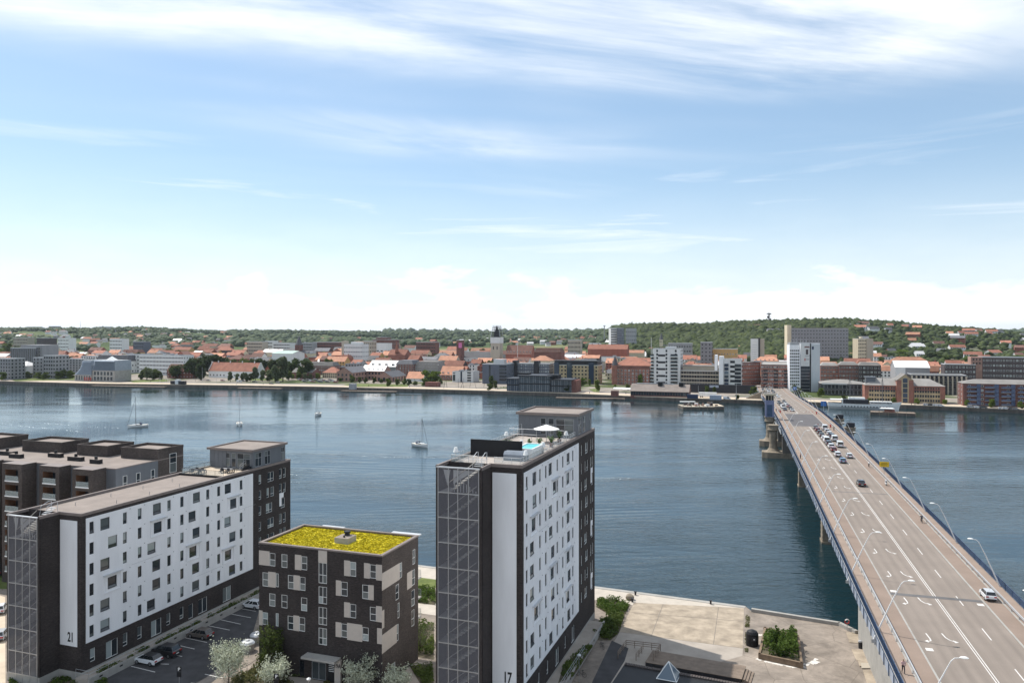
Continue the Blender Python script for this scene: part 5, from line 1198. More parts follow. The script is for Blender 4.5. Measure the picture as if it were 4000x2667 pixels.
def roofmesh(kind, Wd, Dp, z, h, ov=.4, axis='x', mi=0, hipf=.5):
    b = MB(); x0, x1, y0, y1 = -ov, Wd+ov, -ov, Dp+ov
    if kind == 'gable':
        if axis == 'x':
            ym = Dp/2; e = ov*2*h/max(Dp, .1)
            b.quad((x0, y0, z-e), (x1, y0, z-e), (x1, ym, z+h), (x0, ym, z+h)); b.quad((x0, y1, z-e), (x1, y1, z-e), (x1, ym, z+h), (x0, ym, z+h))
            b.tri((0, 0, z), (0, Dp, z), (0, ym, z+h), 1); b.tri((Wd, 0, z), (Wd, Dp, z), (Wd, ym, z+h), 1)
        else:
            xm = Wd/2; e = ov*2*h/max(Wd, .1)
            b.quad((x0, y0, z-e), (x0, y1, z-e), (xm, y1, z+h), (xm, y0, z+h)); b.quad((x1, y0, z-e), (x1, y1, z-e), (xm, y1, z+h), (xm, y0, z+h))
            b.tri((0, 0, z), (Wd, 0, z), (xm, 0, z+h), 1); b.tri((0, Dp, z), (Wd, Dp, z), (xm, Dp, z+h), 1)
    elif kind == 'hip':
        m_ = min(Wd, Dp)*hipf
        if Wd >= Dp: r0, r1 = (m_, Dp/2, z+h), (Wd-m_, Dp/2, z+h)
        else: r0, r1 = (Wd/2, m_, z+h), (Wd/2, Dp-m_, z+h)
        A, B, C_, D_ = (x0, y0, z), (x1, y0, z), (x1, y1, z), (x0, y1, z)
        if Wd >= Dp: b.quad(A, B, r1, r0); b.quad(C_, D_, r0, r1); b.tri(B, C_, r1); b.tri(D_, A, r0)
        else: b.quad(B, C_, r1, r0); b.quad(D_, A, r0, r1); b.tri(A, B, r0); b.tri(C_, D_, r1)
    elif kind == 'mansard':
        i_ = min(2.2, Dp*.22); A = [(x0, y0), (x1, y0), (x1, y1), (x0, y1)]; Bq = [(i_, i_), (Wd-i_, i_), (Wd-i_, Dp-i_), (i_, Dp-i_)]
        for k in range(4): j = (k+1) % 4; b.quad((*A[k], z), (*A[j], z), (*Bq[j], z+h), (*Bq[k], z+h))
        b.quad(*[(*p, z+h) for p in Bq])
    else:                                            # flat with parapet
        e = .35; b.quad((e, e, z-.3), (Wd-e, e, z-.3), (Wd-e, Dp-e, z-.3), (e, Dp-e, z-.3))
        for a in ((-.04, Wd+.04, -.04, e), (-.04, Wd+.04, Dp-e, Dp+.04), (-.04, e, e, Dp-e), (Wd-e, Wd+.04, e, Dp-e)): b.box(*a, z-.4, z+.12, 2)
    return b
def bld(name, label, px0, px1, yt, Y, Dp, wall, roof='flat', rm='roof_grey', rh=4.0, fl=4, nx=8, w=1.3, h=1.6, fr='frame_white', gl='glass', a=AQ, sw=None, sn=None, ax='x', zb=None, cat='building', land=None, z0w=None, trim='metal_light', win=True, group=None, hipf=.5):
    if gl == 'glass_dark' and fr == 'frame_white': fr = 'frame_dark'; w *= 1.2; h *= 1.12
    X0 = (px0-CX)/F*Y; c, s = math.cos(R(a)), math.sin(R(a)); u1 = (px1-CX)/F
    Wd = (u1*Y-X0)/(c-u1*s); zt = H-(yt-HY)*Y/F; g = gz(X0, Y) if zb is None else zb
    if Y < qy(X0)+30: g = min(g, 2.7)
    root = thing(name, label, cat, (X0, Y, 0), R(a), group)
    b = MB(); b.box(0, Wd, 0, Dp, g-1.5, zt-(.35 if roof == 'flat' else 0)); b.build('wall', M[wall], root)
    r = roofmesh(roof, Wd, Dp, zt, rh, .4, ax, hipf=hipf); ro = r.build('roof', [M[rm], M[wall], M[trim]], root)
    if win and fl:
        zb_ = g+.4 if z0w is None else z0w
        wgrid(root, 'f', Wd, Dp, zb_, zt-.2, nx, fl, w, h, fr, gl)
        side = 'l' if (px0+px1)/2 > 3040 else 'r'
        nn = sn if sn is not None else max(1, int(Dp/4)); 
        if nn: wgrid(root, side, Wd, Dp, zb_, zt-.2, nn, fl, w, h, fr, gl)
    FOOT.append((X0, Y, Wd, Dp, c, s)); SPAN.append((px0, px1, Y))
    if land: LAND.append(((px0+px1)/2, land))
    return root, Wd, Dp, g, zt, ro
def dormers(ro, Wd, n, z, y, w=1.3, h=1.4, rm='roof_slate', gl='glass_dark'):
    b = MB().box(-w/2, w/2, 0, 2.0, 0, h, 0, 1).quad((-w/2+.15, -.02, .2), (w/2-.15, -.02, .2), (w/2-.15, -.02, h-.15), (-w/2+.15, -.02, h-.15), 2); me = b.mesh('dormer', [M['wall_white'], M[rm], M[gl]])
    for k in range(n): put('dormer', me, ro, ((k+.5)*Wd/n, y, z))
def chimneys(ro, Wd, Dp, z, n=2, m='wall_red'):
    me = MB().box(-.4, .4, -.4, .4, -1.5, 1.3).mesh('chimney', M[m])
    for k in range(n): put('chimney', me, ro, ((k+.5)*Wd/n, Dp*.5, z))
def roofbits(ro, Wd, Dp, z, n, seed=1):
    rg = random.Random(seed)
    for k in range(n):
        x, y = rg.uniform(.15, .85)*Wd, rg.uniform(.25, .8)*Dp; s = rg.uniform(.8, 2.2); MB().box(x-s, x+s, y-s*.6, y+s*.6, z-.3, z+rg.uniform(.6, 1.8)).build('roof_plant', M['metal_light' if k % 2 else 'wall_grey'], ro)

# --- left shore
bld('apartment_building', 'grey brick flats at the left frame edge on the far shore', -60, 41, 1399, 775, 16, 'wall_grey', fl=6, nx=10, gl='glass_dark', land='the grey flats at the frame edge')
rt, Wd, Dp, g, zt, ro = bld('office_tower', 'tall blue-grey office slab with dark vertical stripes', 41, 140, 1358, 850, 22, 'metal_grey', fl=0, land='the striped office slab', win=False)
for k in range(12): MB().box(.8+k*Wd/12, .8+k*Wd/12+Wd/26, -.06, 0, g+3, zt-.8).build('window_strip', M['glass_dark'], rt)
MB().box(Wd*.35, Wd+7, 2, Dp, g, zt+3.2).build('core', M['wall_grey'], rt)
wgrid(rt, 'f', Wd, Dp, g+6, zt+1, 2, 7, 2.0, 2.2, 'frame_dark', 'glass_dark', Wd+1, Wd+6)
rt, Wd, Dp, g, zt, ro = bld('pavilion', 'white pavilion with a low white pyramid roof at the water park', 41, 103, 1428, 795, 15, 'wall_white', 'hip', 'roof_pale', 4.3, fl=0, win=False, hipf=.48)
for k in range(3): MB().box(1.5+k*5.0, 5+k*5.0, -.06, 0, g+.6, zt-1.2).build('glazed_bay', M['glass_blue'], rt)
bld('apartment_building', 'stepped grey flats left of the metal arts centre, nearer block', 170, 216, 1388, 782, 16, 'wall_grey', fl=6, nx=5, w=1.5, gl='glass_dark', land='the stepped grey flats')
bld('apartment_building', 'lower grey wing of the stepped flats with a blank pillar front', 128, 168, 1396, 790, 16, 'wall_grey', fl=6, nx=3, gl='glass_dark')
bld('apartment_building', 'grey flats just behind the metal arts centre', 259, 318, 1401, 850, 18, 'wall_grey', fl=6, nx=5, gl='glass_dark')
# arts centre with curved metal roofs
def artsc():
    P0 = gp(292, 1487, 2.7); root = thing('arts_centre', 'sculptural arts centre with curved metal roofs on the promenade', 'building', P0, R(AQ)); FOOT.append((P0.x, P0.y, 55, 24, math.cos(R(AQ)), math.sin(R(AQ)))); LAND.append((385, 'the metal arts centre'))
    k = P0.y/F
    W1, W2 = 87*k*1.02, 108*k*1.02
    for x0, x1, ztop in ((0, W1-1, 6), (W1, W1+W2, 10.5)):
        MB().box(x0, x1, 0, 20, -.5, ztop).build('hall', M['concrete'], root)
    wgrid(root, 'f', 0, 20, .5, 5.8, 6, 1, 1.6, 4.2, 'frame_grey', 'glass_dark', 1, W1-2); wgrid(root, 'f', 0, 20, .5, 10, 6, 2, 3.2, 3.8, 'frame_white', 'glass_dark', W1+1, W1+W2-2)
    b = MB(); N = 10
    for (x0, x1, z0, z1, xs) in ((-.5, W1-1, 6, 19.5, .45), (W1-1, W1+W2, 10.5, 20, .12)):
        for i in range(N):
            def pr(t): return x0+(x1-x0)*xs*(1-(1-t)**2.2), x1-(x1-x0)*.02*t, z0+(z1-z0)*t
            a, c = pr(i/N), pr((i+1)/N)
            b.quad((a[0], -.3, a[2]), (a[1], -.3, a[2]), (c[1], .6, c[2]), (c[0], .6, c[2])); b.quad((a[0], -.3, a[2]), (c[0], .6, c[2]), (c[0], 20, c[2]), (a[0], 20.4, a[2])); b.quad((a[1], -.3, a[2]), (c[1], .6, c[2]), (c[1], 20, c[2]), (a[1], 20.4, a[2]))
        c = pr(1); b.quad((c[0], .6, c[2]), (c[1], .6, c[2]), (c[1], 20, c[2]), (c[0], 20, c[2]), 1)
    ro = b.build('curved_roof', [M['zinc_blue'], M['glass_blue']], root)
    cr = pr(1)
    b = MB(); xa, xb = W1*.45, W1-1.6
    for y0, y1, q0_, q1_ in ((.4, 1.4, xa, xb), (19, 20, xa, xb), (1.4, 19, xa, xa+.8), (1.4, 19, xb-.8, xb)): b.box(q0_, q1_, y0, y1, 19.5, 20.1)
    b.build('roof_frame', M['white_paint'], root)
    b = MB(); x0, x1 = W1+W2*.45, W1+W2*.85; b.poly([(x0, 3, 20), (x1, 3, 20), (x1, 9, 20), (x0, 9, 20)]); xm = (x0+x1)/2
    for p, q_ in (((x0, 3), (x1, 3)), ((x1, 3), (x1, 9)), ((x1, 9), (x0, 9)), ((x0, 9), (x0, 3))): b.tri((*p, 20), (*q_, 20), (xm, 6, 24))
    b.build('skylight', M['white_paint'], root)
    for k_ in range(4): MB().box(W1*.55+k_*2.4, W1*.55+k_*2.4+1.2, -.1, 0, .4, 3.8).build('red_door', M['red'], root)
M['zinc_blue'] = mat('blue_grey_zinc', (.30, .34, .39), .4, .1, .4, metal=.4)
artsc()
rt, Wd, Dp, g, zt, ro = bld('school', 'long white four-storey building with rows of small windows behind the park trees', 545, 716, 1386, 845, 16, 'wall_white', fl=5, nx=30, w=.95, h=1.25, gl='glass_dark', land='the long white building'); roofbits(ro, Wd, Dp, zt, 4, 5)
rt, Wd, Dp, g, zt, ro = bld('office_building', 'pale building with a dark mansard roof behind the arts centre', 375, 500, 1409, 880, 18, 'wall_white', 'mansard', 'roof_slate', 6.5, fl=2, nx=14, gl='glass_dark'); dormers(ro, Wd, 9, zt+.6, .6)
bld('apartment_building', 'white flats with dark balconies beside the long white building', 318, 372, 1390, 905, 16, 'wall_white', fl=5, nx=6, gl='glass_dark')
bld('apartment_building', 'white block with cream stair tower right of the arts centre', 498, 545, 1384, 880, 15, 'wall_white', fl=5, nx=4, gl='glass_dark')
# castle range
rt, Wd, Dp, g, zt, ro = bld('castle_wing', 'long white castle wing with a red-brown tiled roof among old trees', 815, 1004, 1446, 800, 12, 'wall_white', 'gable', 'roof_tile', 8.2, fl=0, win=False, land='the white castle wing')
chimneys(ro, Wd, Dp, zt+8.4, 4, 'wall_white')
wgrid(rt, 'f', Wd, Dp, g+1, zt-.3, 14, 1, 1.2, 1.5, 'frame_dark', 'glass_dark', skip=lambda i, j: i in (5, 8, 9)); wgrid(rt, 'r', Wd, Dp, g+1, zt+4, 3, 3, .9, 1.1, 'frame_dark', 'glass_dark')
b = MB()
for x in (0, Wd):
    for k in range(6): b.box(x-.35, x+.35, k*1.0, Dp-k*1.0, zt+k*1.4-.2, zt+k*1.4+1.4)
b.build('stepped_gable', M['wall_white'], rt)
rt, Wd, Dp, g, zt, ro = bld('half_timbered_house', 'old half-timbered brick house with a steep dark roof under a broad tree', 652, 738, 1447, 790, 12, 'wall_red', 'gable', 'roof_brown', 6.5, fl=2, nx=7, w=1.0, h=1.2)
for k in range(9): MB().box(k*Wd/8.1, k*Wd/8.1+.3, -.09, 0, g, zt).build('timber', M['frame_dark'], rt)
bld('house', 'small red-roofed house at the end of the castle wing', 1035, 1068, 1442, 830, 10, 'wall_red', 'gable', 'roof_tile', 5.5, fl=1, nx=3, ax='y')
bld('house', 'steep-roofed brown house behind the castle trees by the long white building', 676, 735, 1398, 900, 12, 'wall_red', 'gable', 'roof_brown', 8, fl=1, nx=5, ax='y')
# brick warehouses
rt, Wd, Dp, g, zt, ro = bld('warehouse', 'brick warehouse with gable to the water, larger of the pair', 1315, 1376, 1454, 742, 34, 'brick_pink', 'gable', 'roof_slate', 5.0, fl=2, nx=4, w=1.6, h=1.9, gl='glass_dark', ax='y', sn=6, land='the larger brick warehouse gable')
rt, Wd, Dp, g, zt, ro = bld('warehouse', 'brick warehouse wing with a pale metal roof joining the two gables', 1412, 1500, 1447, 765, 14, 'brick_pink', 'gable', 'roof_pale', 5.2, fl=2, nx=7, w=1.8, h=1.9, gl='glass_dark'); dormers(ro, Wd, 5, zt+.8, 1.2, 1.2, 1.0, 'roof_slate')
rt, Wd, Dp, g, zt, ro = bld('warehouse', 'brick warehouse with gable to the water, smaller of the pair', 1470, 1531, 1471, 735, 30, 'brick_pink', 'gable', 'roof_slate', 5.0, fl=1, nx=3, w=2.0, h=3.0, gl='glass_dark', ax='y', sn=5)
rt, Wd, Dp, g, zt, ro = bld('warehouse', 'low brick store with a grey roof beside the park trees', 1140, 1220, 1453, 785, 15, 'brick_red2', 'gable', 'roof_grey', 3.8, fl=1, nx=6, gl='glass_dark')
bld('villa', 'cream house with red gabled roofs above the riverside car park', 1260, 1316, 1455, 790, 13, 'wall_cream', 'hip', 'roof_tile', 5.5, fl=2, nx=7, w=1.1, gl='glass_dark')
bld('apartment_building', 'brick flats with a grey mansard behind the low brick store', 1195, 1302, 1428, 850, 14, 'brick_red2', 'mansard', 'roof_grey', 4, fl=3, nx=13, fr='frame_white')
rt, Wd, Dp, g, zt, ro = bld('assembly_hall', 'hall with a long pale metal roof and dark dormers behind the warehouses', 1440, 1545, 1430, 845, 18, 'wall_grey', 'gable', 'roof_pale', 6.2, fl=1, nx=8, gl='glass_dark'); dormers(ro, Wd, 4, zt+.8, 1.5, 2.4, 2.0, 'roof_slate')
bld('apartment_building', 'dark red brick block right of the pale-roofed hall', 1548, 1612, 1422, 800, 20, 'brick_red2', 'mansard', 'roof_slate', 4, fl=5, nx=6)
rt, Wd, Dp, g, zt, ro = bld('hotel', 'pale building with a grey mansard and two rows of dark dormers', 1620, 1712, 1442, 800, 20, 'wall_grey', 'mansard', 'roof_grey', 8, fl=2, nx=10, gl='glass_dark'); dormers(ro, Wd, 9, zt+.4, .2, 1.6, 1.8); dormers(ro, Wd, 8, zt+4, 1.2, 1.2, 1.3)
bld('house', 'white gabled cottage with an orange roof by the quay garden', 1588, 1652, 1476, 745, 12, 'wall_white', 'gable', 'roof_orange', 6.0, fl=1, nx=3, w=1.0)
rt, Wd, Dp, g, zt, ro = bld('house', 'long orange-tiled house behind the green quay tree', 1718, 1800, 1462, 760, 16, 'wall_red', 'gable', 'roof_orange', 8.0, fl=2, nx=9, land='the long orange-tiled house'); dormers(ro, Wd, 4, zt+1.0, 1.0, 1.4, 1.5, 'roof_orange')
# modern waterfront
rt, Wd, Dp, g, zt, ro = bld('office_building', 'small white modern block with slanting dark window bands, split by a glass slot', 1767, 1848, 1450, 735, 16, 'wall_white', fl=0, win=False, land='the small white modern block')
MB().box(.6, 2.9, -.07, 0, g+1, g+7).build('window', M['glass_dark'], rt); MB().box(.6, 2.9, -.07, 0, g+8, zt-1.2).build('window', M['glass_dark'], rt); MB().box(Wd*.40, Wd*.47, -.3, .1, g, zt).build('glass_slot', M['glass_blue'], rt)
for k in range(5): MB().box(Wd*.72, Wd*.9, -.07, 0, g+1+k*2.4, g+2.5+k*2.4).build('window_band', M['glass_dark'], rt)
roofbits(ro, Wd, Dp, zt, 3, 3)
rt, Wd, Dp, g, zt, ro = bld('hotel', 'dark blue-grey hotel block with blank grey front by the quay', 1884, 1975, 1421, 714, 26, 'wall_bluegrey', fl=0, win=False, land='the dark blue hotel')
MB().box(Wd*.28, Wd*.36, -.06, 0, g+2, zt-1).build('window_strip', M['glass_dark'], rt)
for k in range(5): MB().box(Wd*.74, Wd+.06, -.5, 2, g+3+k*3.0, g+4.9+k*3.0).build('corner_balcony', M['glass_dark'], rt)
MB().box(Wd*.36, Wd*.8, 8, 16, zt-.3, zt+4).build('plant_room', M['metal_light'], rt)
wgrid(rt, 'r', Wd, Dp, g+2, zt-.5, 6, 6, 1.2, 1.5, 'frame_grey', 'glass')
rt, Wd, Dp, g, zt, ro = bld('hotel', 'long blue-grey hotel wing with small lit windows and two dark fins', 1972, 2146, 1418, 735, 18, 'wall_bluegrey', fl=6, nx=20, w=1.1, h=1.3, gl='glass')
for f in (.19, .67): MB().box(Wd*f, Wd*f+4.2, -2.2, 6, g, zt+2.6).build('stair_fin', M['frame_dark'], rt)
def glasshouse():
    P0 = gp(1977, 1527, 2.7); root = thing('restaurant_pavilion', 'black glass-walled pavilion with stacked flat roofs on the quay', 'building', P0, R(AQ)); FOOT.append((P0.x, P0.y, 54, 24, math.cos(R(AQ)), math.sin(R(AQ)))); LAND.append((2100, 'the black glass pavilion')); k = P0.y/F*1.06
    for x0, x1, zt, y0 in ((0, 52, 10.2, 2), (51, 167, 13.0, 0), (121, 245, 10.2, 1.5)):
        x0, x1 = x0*k, x1*k; wb_ = MB().box(x0, x1, y0, 20, 0, zt-.5).build('glazed_wall', M['glass_blue'], root); n = int((x1-x0)/1.6)
        for i in range(n+1): MB().box(x0+i*(x1-x0)/n-.07, x0+i*(x1-x0)/n+.07, y0-.12, y0-.0, 0, zt-.5).build('mullion', M['frame_grey' if i % 3 else 'frame_dark'], wb_)
        MB().box(x0, x1, y0-.3, y0-.12, zt*.45, zt*.45+.9).build('floor_band', M['black'], wb_)
        MB().box(x0-1.2, x1+1.2, y0-1.8, 21, zt-.5, zt).build('roof', M['frame_dark'], root)
    MB().box(30*k, 75*k, 8, 16, 13.0, 14.4).box(150*k, 190*k, 6, 16, 10.2, 13.4).build('plant_room', M['black'], root)
    MB().box(245*k, 262*k, 3, 19, 0, 9.5).build('brick_end', M['brick_red2'], root)
glasshouse()
rt, Wd, Dp, g, zt, ro = bld('apartment_building', 'yellow brick flats with dark glass bays and a black top storey', 2162, 2336, 1424, 718, 18, 'brick_yellow', fl=5, nx=13, w=1.3, h=1.4, gl='glass_dark', sn=3, land='the yellow brick flats')
MB().box(.8, Wd-.8, .8, Dp-.8, zt-.3, zt+3.4).build('top_storey', M['frame_dark'], rt); MB().box(0, Wd, -.3, Dp, zt+3.4, zt+3.8).build('top_roof', M['black'], rt)
for f in (.02, .31, .80): MB().box(Wd*f, Wd*f+4.6, -1.1, 1, g+.5, zt+2.4).build('glazed_bay', M['glass_blue'], rt)
# red corner block and the white balcony tower
rt, Wd, Dp, g, zt, ro = bld('apartment_building', 'big red brick corner block with a dark corner turret', 2394, 2536, 1427, 700, 24, 'brick_red', 'hip', 'roof_tile', 6.8, fl=6, nx=10, w=1.5, h=1.5, land='the red corner block')
MB().box(-.1, Wd+.1, -.15, .6, zt-2.6, zt).build('dark_band', M['brick_red2'], rt); MB().cone((1.6, 1.6), 3.0, .2, zt+.2, zt+8.5, 8).build('turret_roof', M['roof_slate'], rt); MB().cone((1.6, 1.6), 3.0, 3.0, g, zt+.2, 8).build('turret', M['brick_red'], rt)
for k in range(6): MB().box(Wd*.14, Wd*.24, -.8, 0, g+2+k*2.9, g+3.0+k*2.9).build('bay_balcony', M['brick_pink'], rt)
rt, Wd, Dp, g, zt, ro = bld('apartment_tower', 'white ten-storey tower with dark window squares and glass corner balconies', 2549, 2658, 1362, 690, 20, 'wall_white', fl=10, nx=3, w=1.5, h=2.0, fr='frame_dark', gl='glass_dark', sn=4, land='the white balcony tower')
for k in range(9):
    z = g+1.2+k*3.0
    for x0, x1, y0, y1 in ((-1.8, 1.6, -1.6, 6), (Wd*.63, Wd*.92, -1.7, .0)):
        o = MB().box(x0, x1, y0, y1, z, z+.3).build('balcony', M['white_paint'], rt); MB().box(x0, x1, y0, y0+.08, z+.3, z+1.3).build('glass_panel', M['rail_glass'], o); MB().box(x0+.5, x1-.5, -.08, 0, z+.4, z+2.6).build('balcony_door', M['glass_dark'], rt)
    if k % 2 == 0: MB().box(Wd*.2, Wd*.46, -.1, 0, z+.5, z+2.3).build('dark_panel', M['frame_dark'], rt)
MB().box(Wd*.45, Wd*.8, 3, 14, zt-.3, zt+1.8).build('plant_room', M['metal_light'], rt)
rt, Wd, Dp, g, zt, ro = bld('office_building', 'low pale stone building with three rows of square dark windows', 2660, 2806, 1446, 680, 20, 'wall_tan', fl=4, nx=14, w=2.0, h=2.1, fr='frame_dark', gl='glass_dark', land='the low pale stone building')
MB().box(1.5, Wd-1, 3, Dp, zt-.3, zt+3.6).build('top_storey', M['wall_tan'], rt); MB().box(1, Wd-.5, 2.4, Dp+.3, zt+3.6, zt+4.1).build('top_roof', M['roof_grey'], rt)
rt, Wd, Dp, g, zt, ro = bld('office_building', 'white office with a blank white slab and glass right half by the bridgehead', 2826, 2897, 1402, 655, 16, 'wall_white', fl=6, nx=1, w=3.8, h=2.0, fr='frame_dark', gl='glass_dark', land='the white slab office')
MB().box(-3.6, -.02, -1.0, 9, 2, zt+2.2).build('white_slab', M['white_panel'], rt); MB().box(-7.5, -5.4, 4, 14, zt-10, zt+3.0).build('white_slab', M['white_panel'], rt)
for k in range(6): MB().box(Wd*.05, Wd*.28, -.9, 0, g+2.5+k*3.2, g+4.8+k*3.2).build('bay_window', M['glass_blue'], rt); MB().box(Wd*.62, Wd*.97, -.09, 0, g+2+k*3.2, g+4.6+k*3.2).build('glazed_strip', M['glass_dark'], rt)
# brick block with a lit flank, bridge hotel tower
rt, Wd, Dp, g, zt, ro = bld('apartment_building', 'long red brick corner block with balconies beside the bridgehead', 2972, 3092, 1424, 640, 70, 'brick_red', fl=6, nx=12, w=1.4, h=1.5, gl='glass', a=AQ, sn=0, trim='frame_dark', land='the long brick corner block')
rt2, Wd2, Dp2, g2, zt2, _ = bld('apartment_building', 'sunlit brick flank wing with stacked balconies, left of the long brick corner block', 2899, 2971, 1416, 690, 16, 'brick_red', fl=6, nx=9, w=1.4, h=1.6, a=24, sn=0, trim='frame_dark')
for k in range(6):
    for f in (.08, .42, .75): MB().box(Wd*f, Wd*f+3.4, -.9, 0, g+2+k*2.7, g+3.0+k*2.7).build('balcony', M['frame_dark'], rt)
def htower():
    Y = 621; rt, Wd, Dp, g, zt, ro = bld('hotel_tower', 'white tower slab with window bands, banner-hung stair and blank grey end', 3127, 3203, 1340, Y, 14, 'white_panel', fl=0, win=False, a=-8, land='the white tower slab', zb=2.6)
    # sunlit banded flank receding to the left
    fl_ = MB().box(-7.8, -.02, 2.5, 13, g-1, zt-1.5).build('flank', M['white_panel'], rt)
    for k in range(12):
        for i in range(5): put('window', wmesh(1.2, 1.3, 'frame_grey', 'glass_dark'), rt, (-7.0+i*1.5, 2.5, g+5+k*2.45))
        MB().box(-7.84, -.02, 2.42, 2.5, g+4.2+k*2.45, g+4.75+k*2.45).build('spandrel', M['white_panel'], rt)
    MB().box(.05, Wd*.48, -.25, .0, g, zt-9).build('stair_glazing', M['glass_dark'], rt)
    for k in range(8): MB().box(.05, Wd*.48, -.4, -.25, g+2+k*2.6, g+2.25+k*2.6).build('stair_landing', M['frame_grey'], rt)
    MB().box(Wd*.49, Wd*.53, -.5, 0, g, zt).build('dark_fin', M['black'], rt)
    bn = MB().box(.2, Wd*.46, -.32, -.26, zt-18.5, zt-.5).build('banner', M['wall_white'], rt)
    for z0, z1, x0, x1, m in ((2.6, 3.6, .2, .46, 'brick_red2'), (5.0, 9.0, .27, .39, 'wall_dark'), (10.0, 10.5, .22, .44, 'frame_grey'), (12.0, 14.0, .2, .25, 'red'), (12.2, 12.6, .28, .45, 'frame_grey'), (13.0, 13.4, .28, .45, 'frame_grey'), (15.5, 17.5, .22, .38, 'metal_light')): MB().box(Wd*x0, Wd*x1, -.36, -.33, zt-z1, zt-z0).build('banner_print', M[m], bn)
    MB().box(Wd*.54, Wd, -.3, 0, g, zt-1).build('blank_end', mat('pale_grey_cladding', (.50, .53, .55), .6, .05, .3, streak=True), rt); MB().box(Wd*.58, Wd*.68, -.36, -.31, zt-5, zt-2.6).build('logo_panel', M['navy'], rt)
    for x, h in ((1.5, 3.5), (3, 2.2), (-4, 2.5), (-6, 3), (5.5, 2.8), (-2, 4)): MB().tube([(x, 6, zt-.5), (x, 6, zt+h)], .15, 4).build('aerial', M['steel'], rt)
    MB().box(-7.4, -.5, 3, 12.5, zt-1.5, zt+.3).build('roof_storey', M['frame_grey'], rt)
M['navy'] = mat('navy_panel', (.03, .045, .09), .5, .1)
htower()
# hospital slab and cream high-rise behind
rt, Wd, Dp, g, zt, ro = bld('hospital_slab', 'very long grey concrete slab with rows of dark windows below the hill', 3092, 3314, 1283, 1010, 18, 'wall_grey2', fl=10, nx=19, w=1.7, h=1.7, fr='frame_grey', gl='glass_dark', a=-8, sn=0, land='the long grey slab', zb=8)
MB().box(-5.2, -.02, 1, Dp, g, zt+4.5).build('cream_end', M['wall_cream'], rt); MB().box(0, Wd, -.6, Dp, zt+.3, zt+1.1).build('roof_slab', M['roof_grey'], rt)
rt, Wd, Dp, g, zt, ro = bld('apartment_tower', 'cream eight-storey tower with a blank grey side below the hill', 3352, 3384, 1322, 950, 10, 'wall_cream', fl=8, nx=5, w=1.1, h=1.3, gl='glass_dark', a=14, sn=0, land='the cream tower', zb=7); MB().box(Wd+.02, Wd+9.6, -.5, Dp, g, zt-.2).build('grey_side', M['wall_tan'], rt); MB().box(Wd*.5, Wd*.75, 3, 6, zt-.3, zt+2.2).build('plant_room', M['wall_cream'], rt)
rt, Wd, Dp, g, zt, ro = bld('apartment_tower', 'slim tower with white left half and grey right half against the wood', 2932, 2962, 1323, 1000, 12, 'wall_white', fl=0, win=False, land='the slim white and grey tower', zb=7); MB().box(Wd+.02, Wd+2.2, -.3, Dp, g, zt+1).build('dark_slot', M['frame_dark'], rt); MB().box(Wd+2.2, Wd+7.4, .5, Dp, g, zt-.3).build('grey_half', M['wall_tan'], rt)
for k in range(8): MB().box(1.5, Wd-1.5, -.05, 0, g+4+k*3, g+4.3+k*3).build('floor_line', M['frame_grey'], rt)
# right shore
for i, (x0, x1, yt, m, lab) in enumerate(((3205, 3275, 1428, 'brick_red', 'red brick flats next to the white tower slab'), (3277, 3352, 1425, 'brick_red2', 'dark red brick flats in the middle of the brick row'), (3354, 3442, 1427, 'wall_dark', 'brown-grey brick flats ending the brick row'))):
    rt, Wd, Dp, g, zt, ro = bld('apartment_building', lab, x0, x1, yt, 690-i*9, 16, m, 'mansard', 'roof_grey', 2.5, fl=5, nx=6, w=1.6, h=1.5, gl='glass', sn=0, land='the brick row' if i == 1 else None)
rt, Wd, Dp, g, zt, ro = bld('shopping_hall', 'low black glass building with a pale sloping roof behind the quay hedge', 3204, 3380, 1497, 590, 26, 'frame_dark', 'hip', 'roof_grey', 2.6, fl=2, nx=12, w=2.4, h=3.2, fr='frame_grey', gl='glass_dark', sn=0)
MB().box(1, Wd*.6, -.6, 0, zt-.6, zt+.4).build('canopy', M['metal_light'], rt)
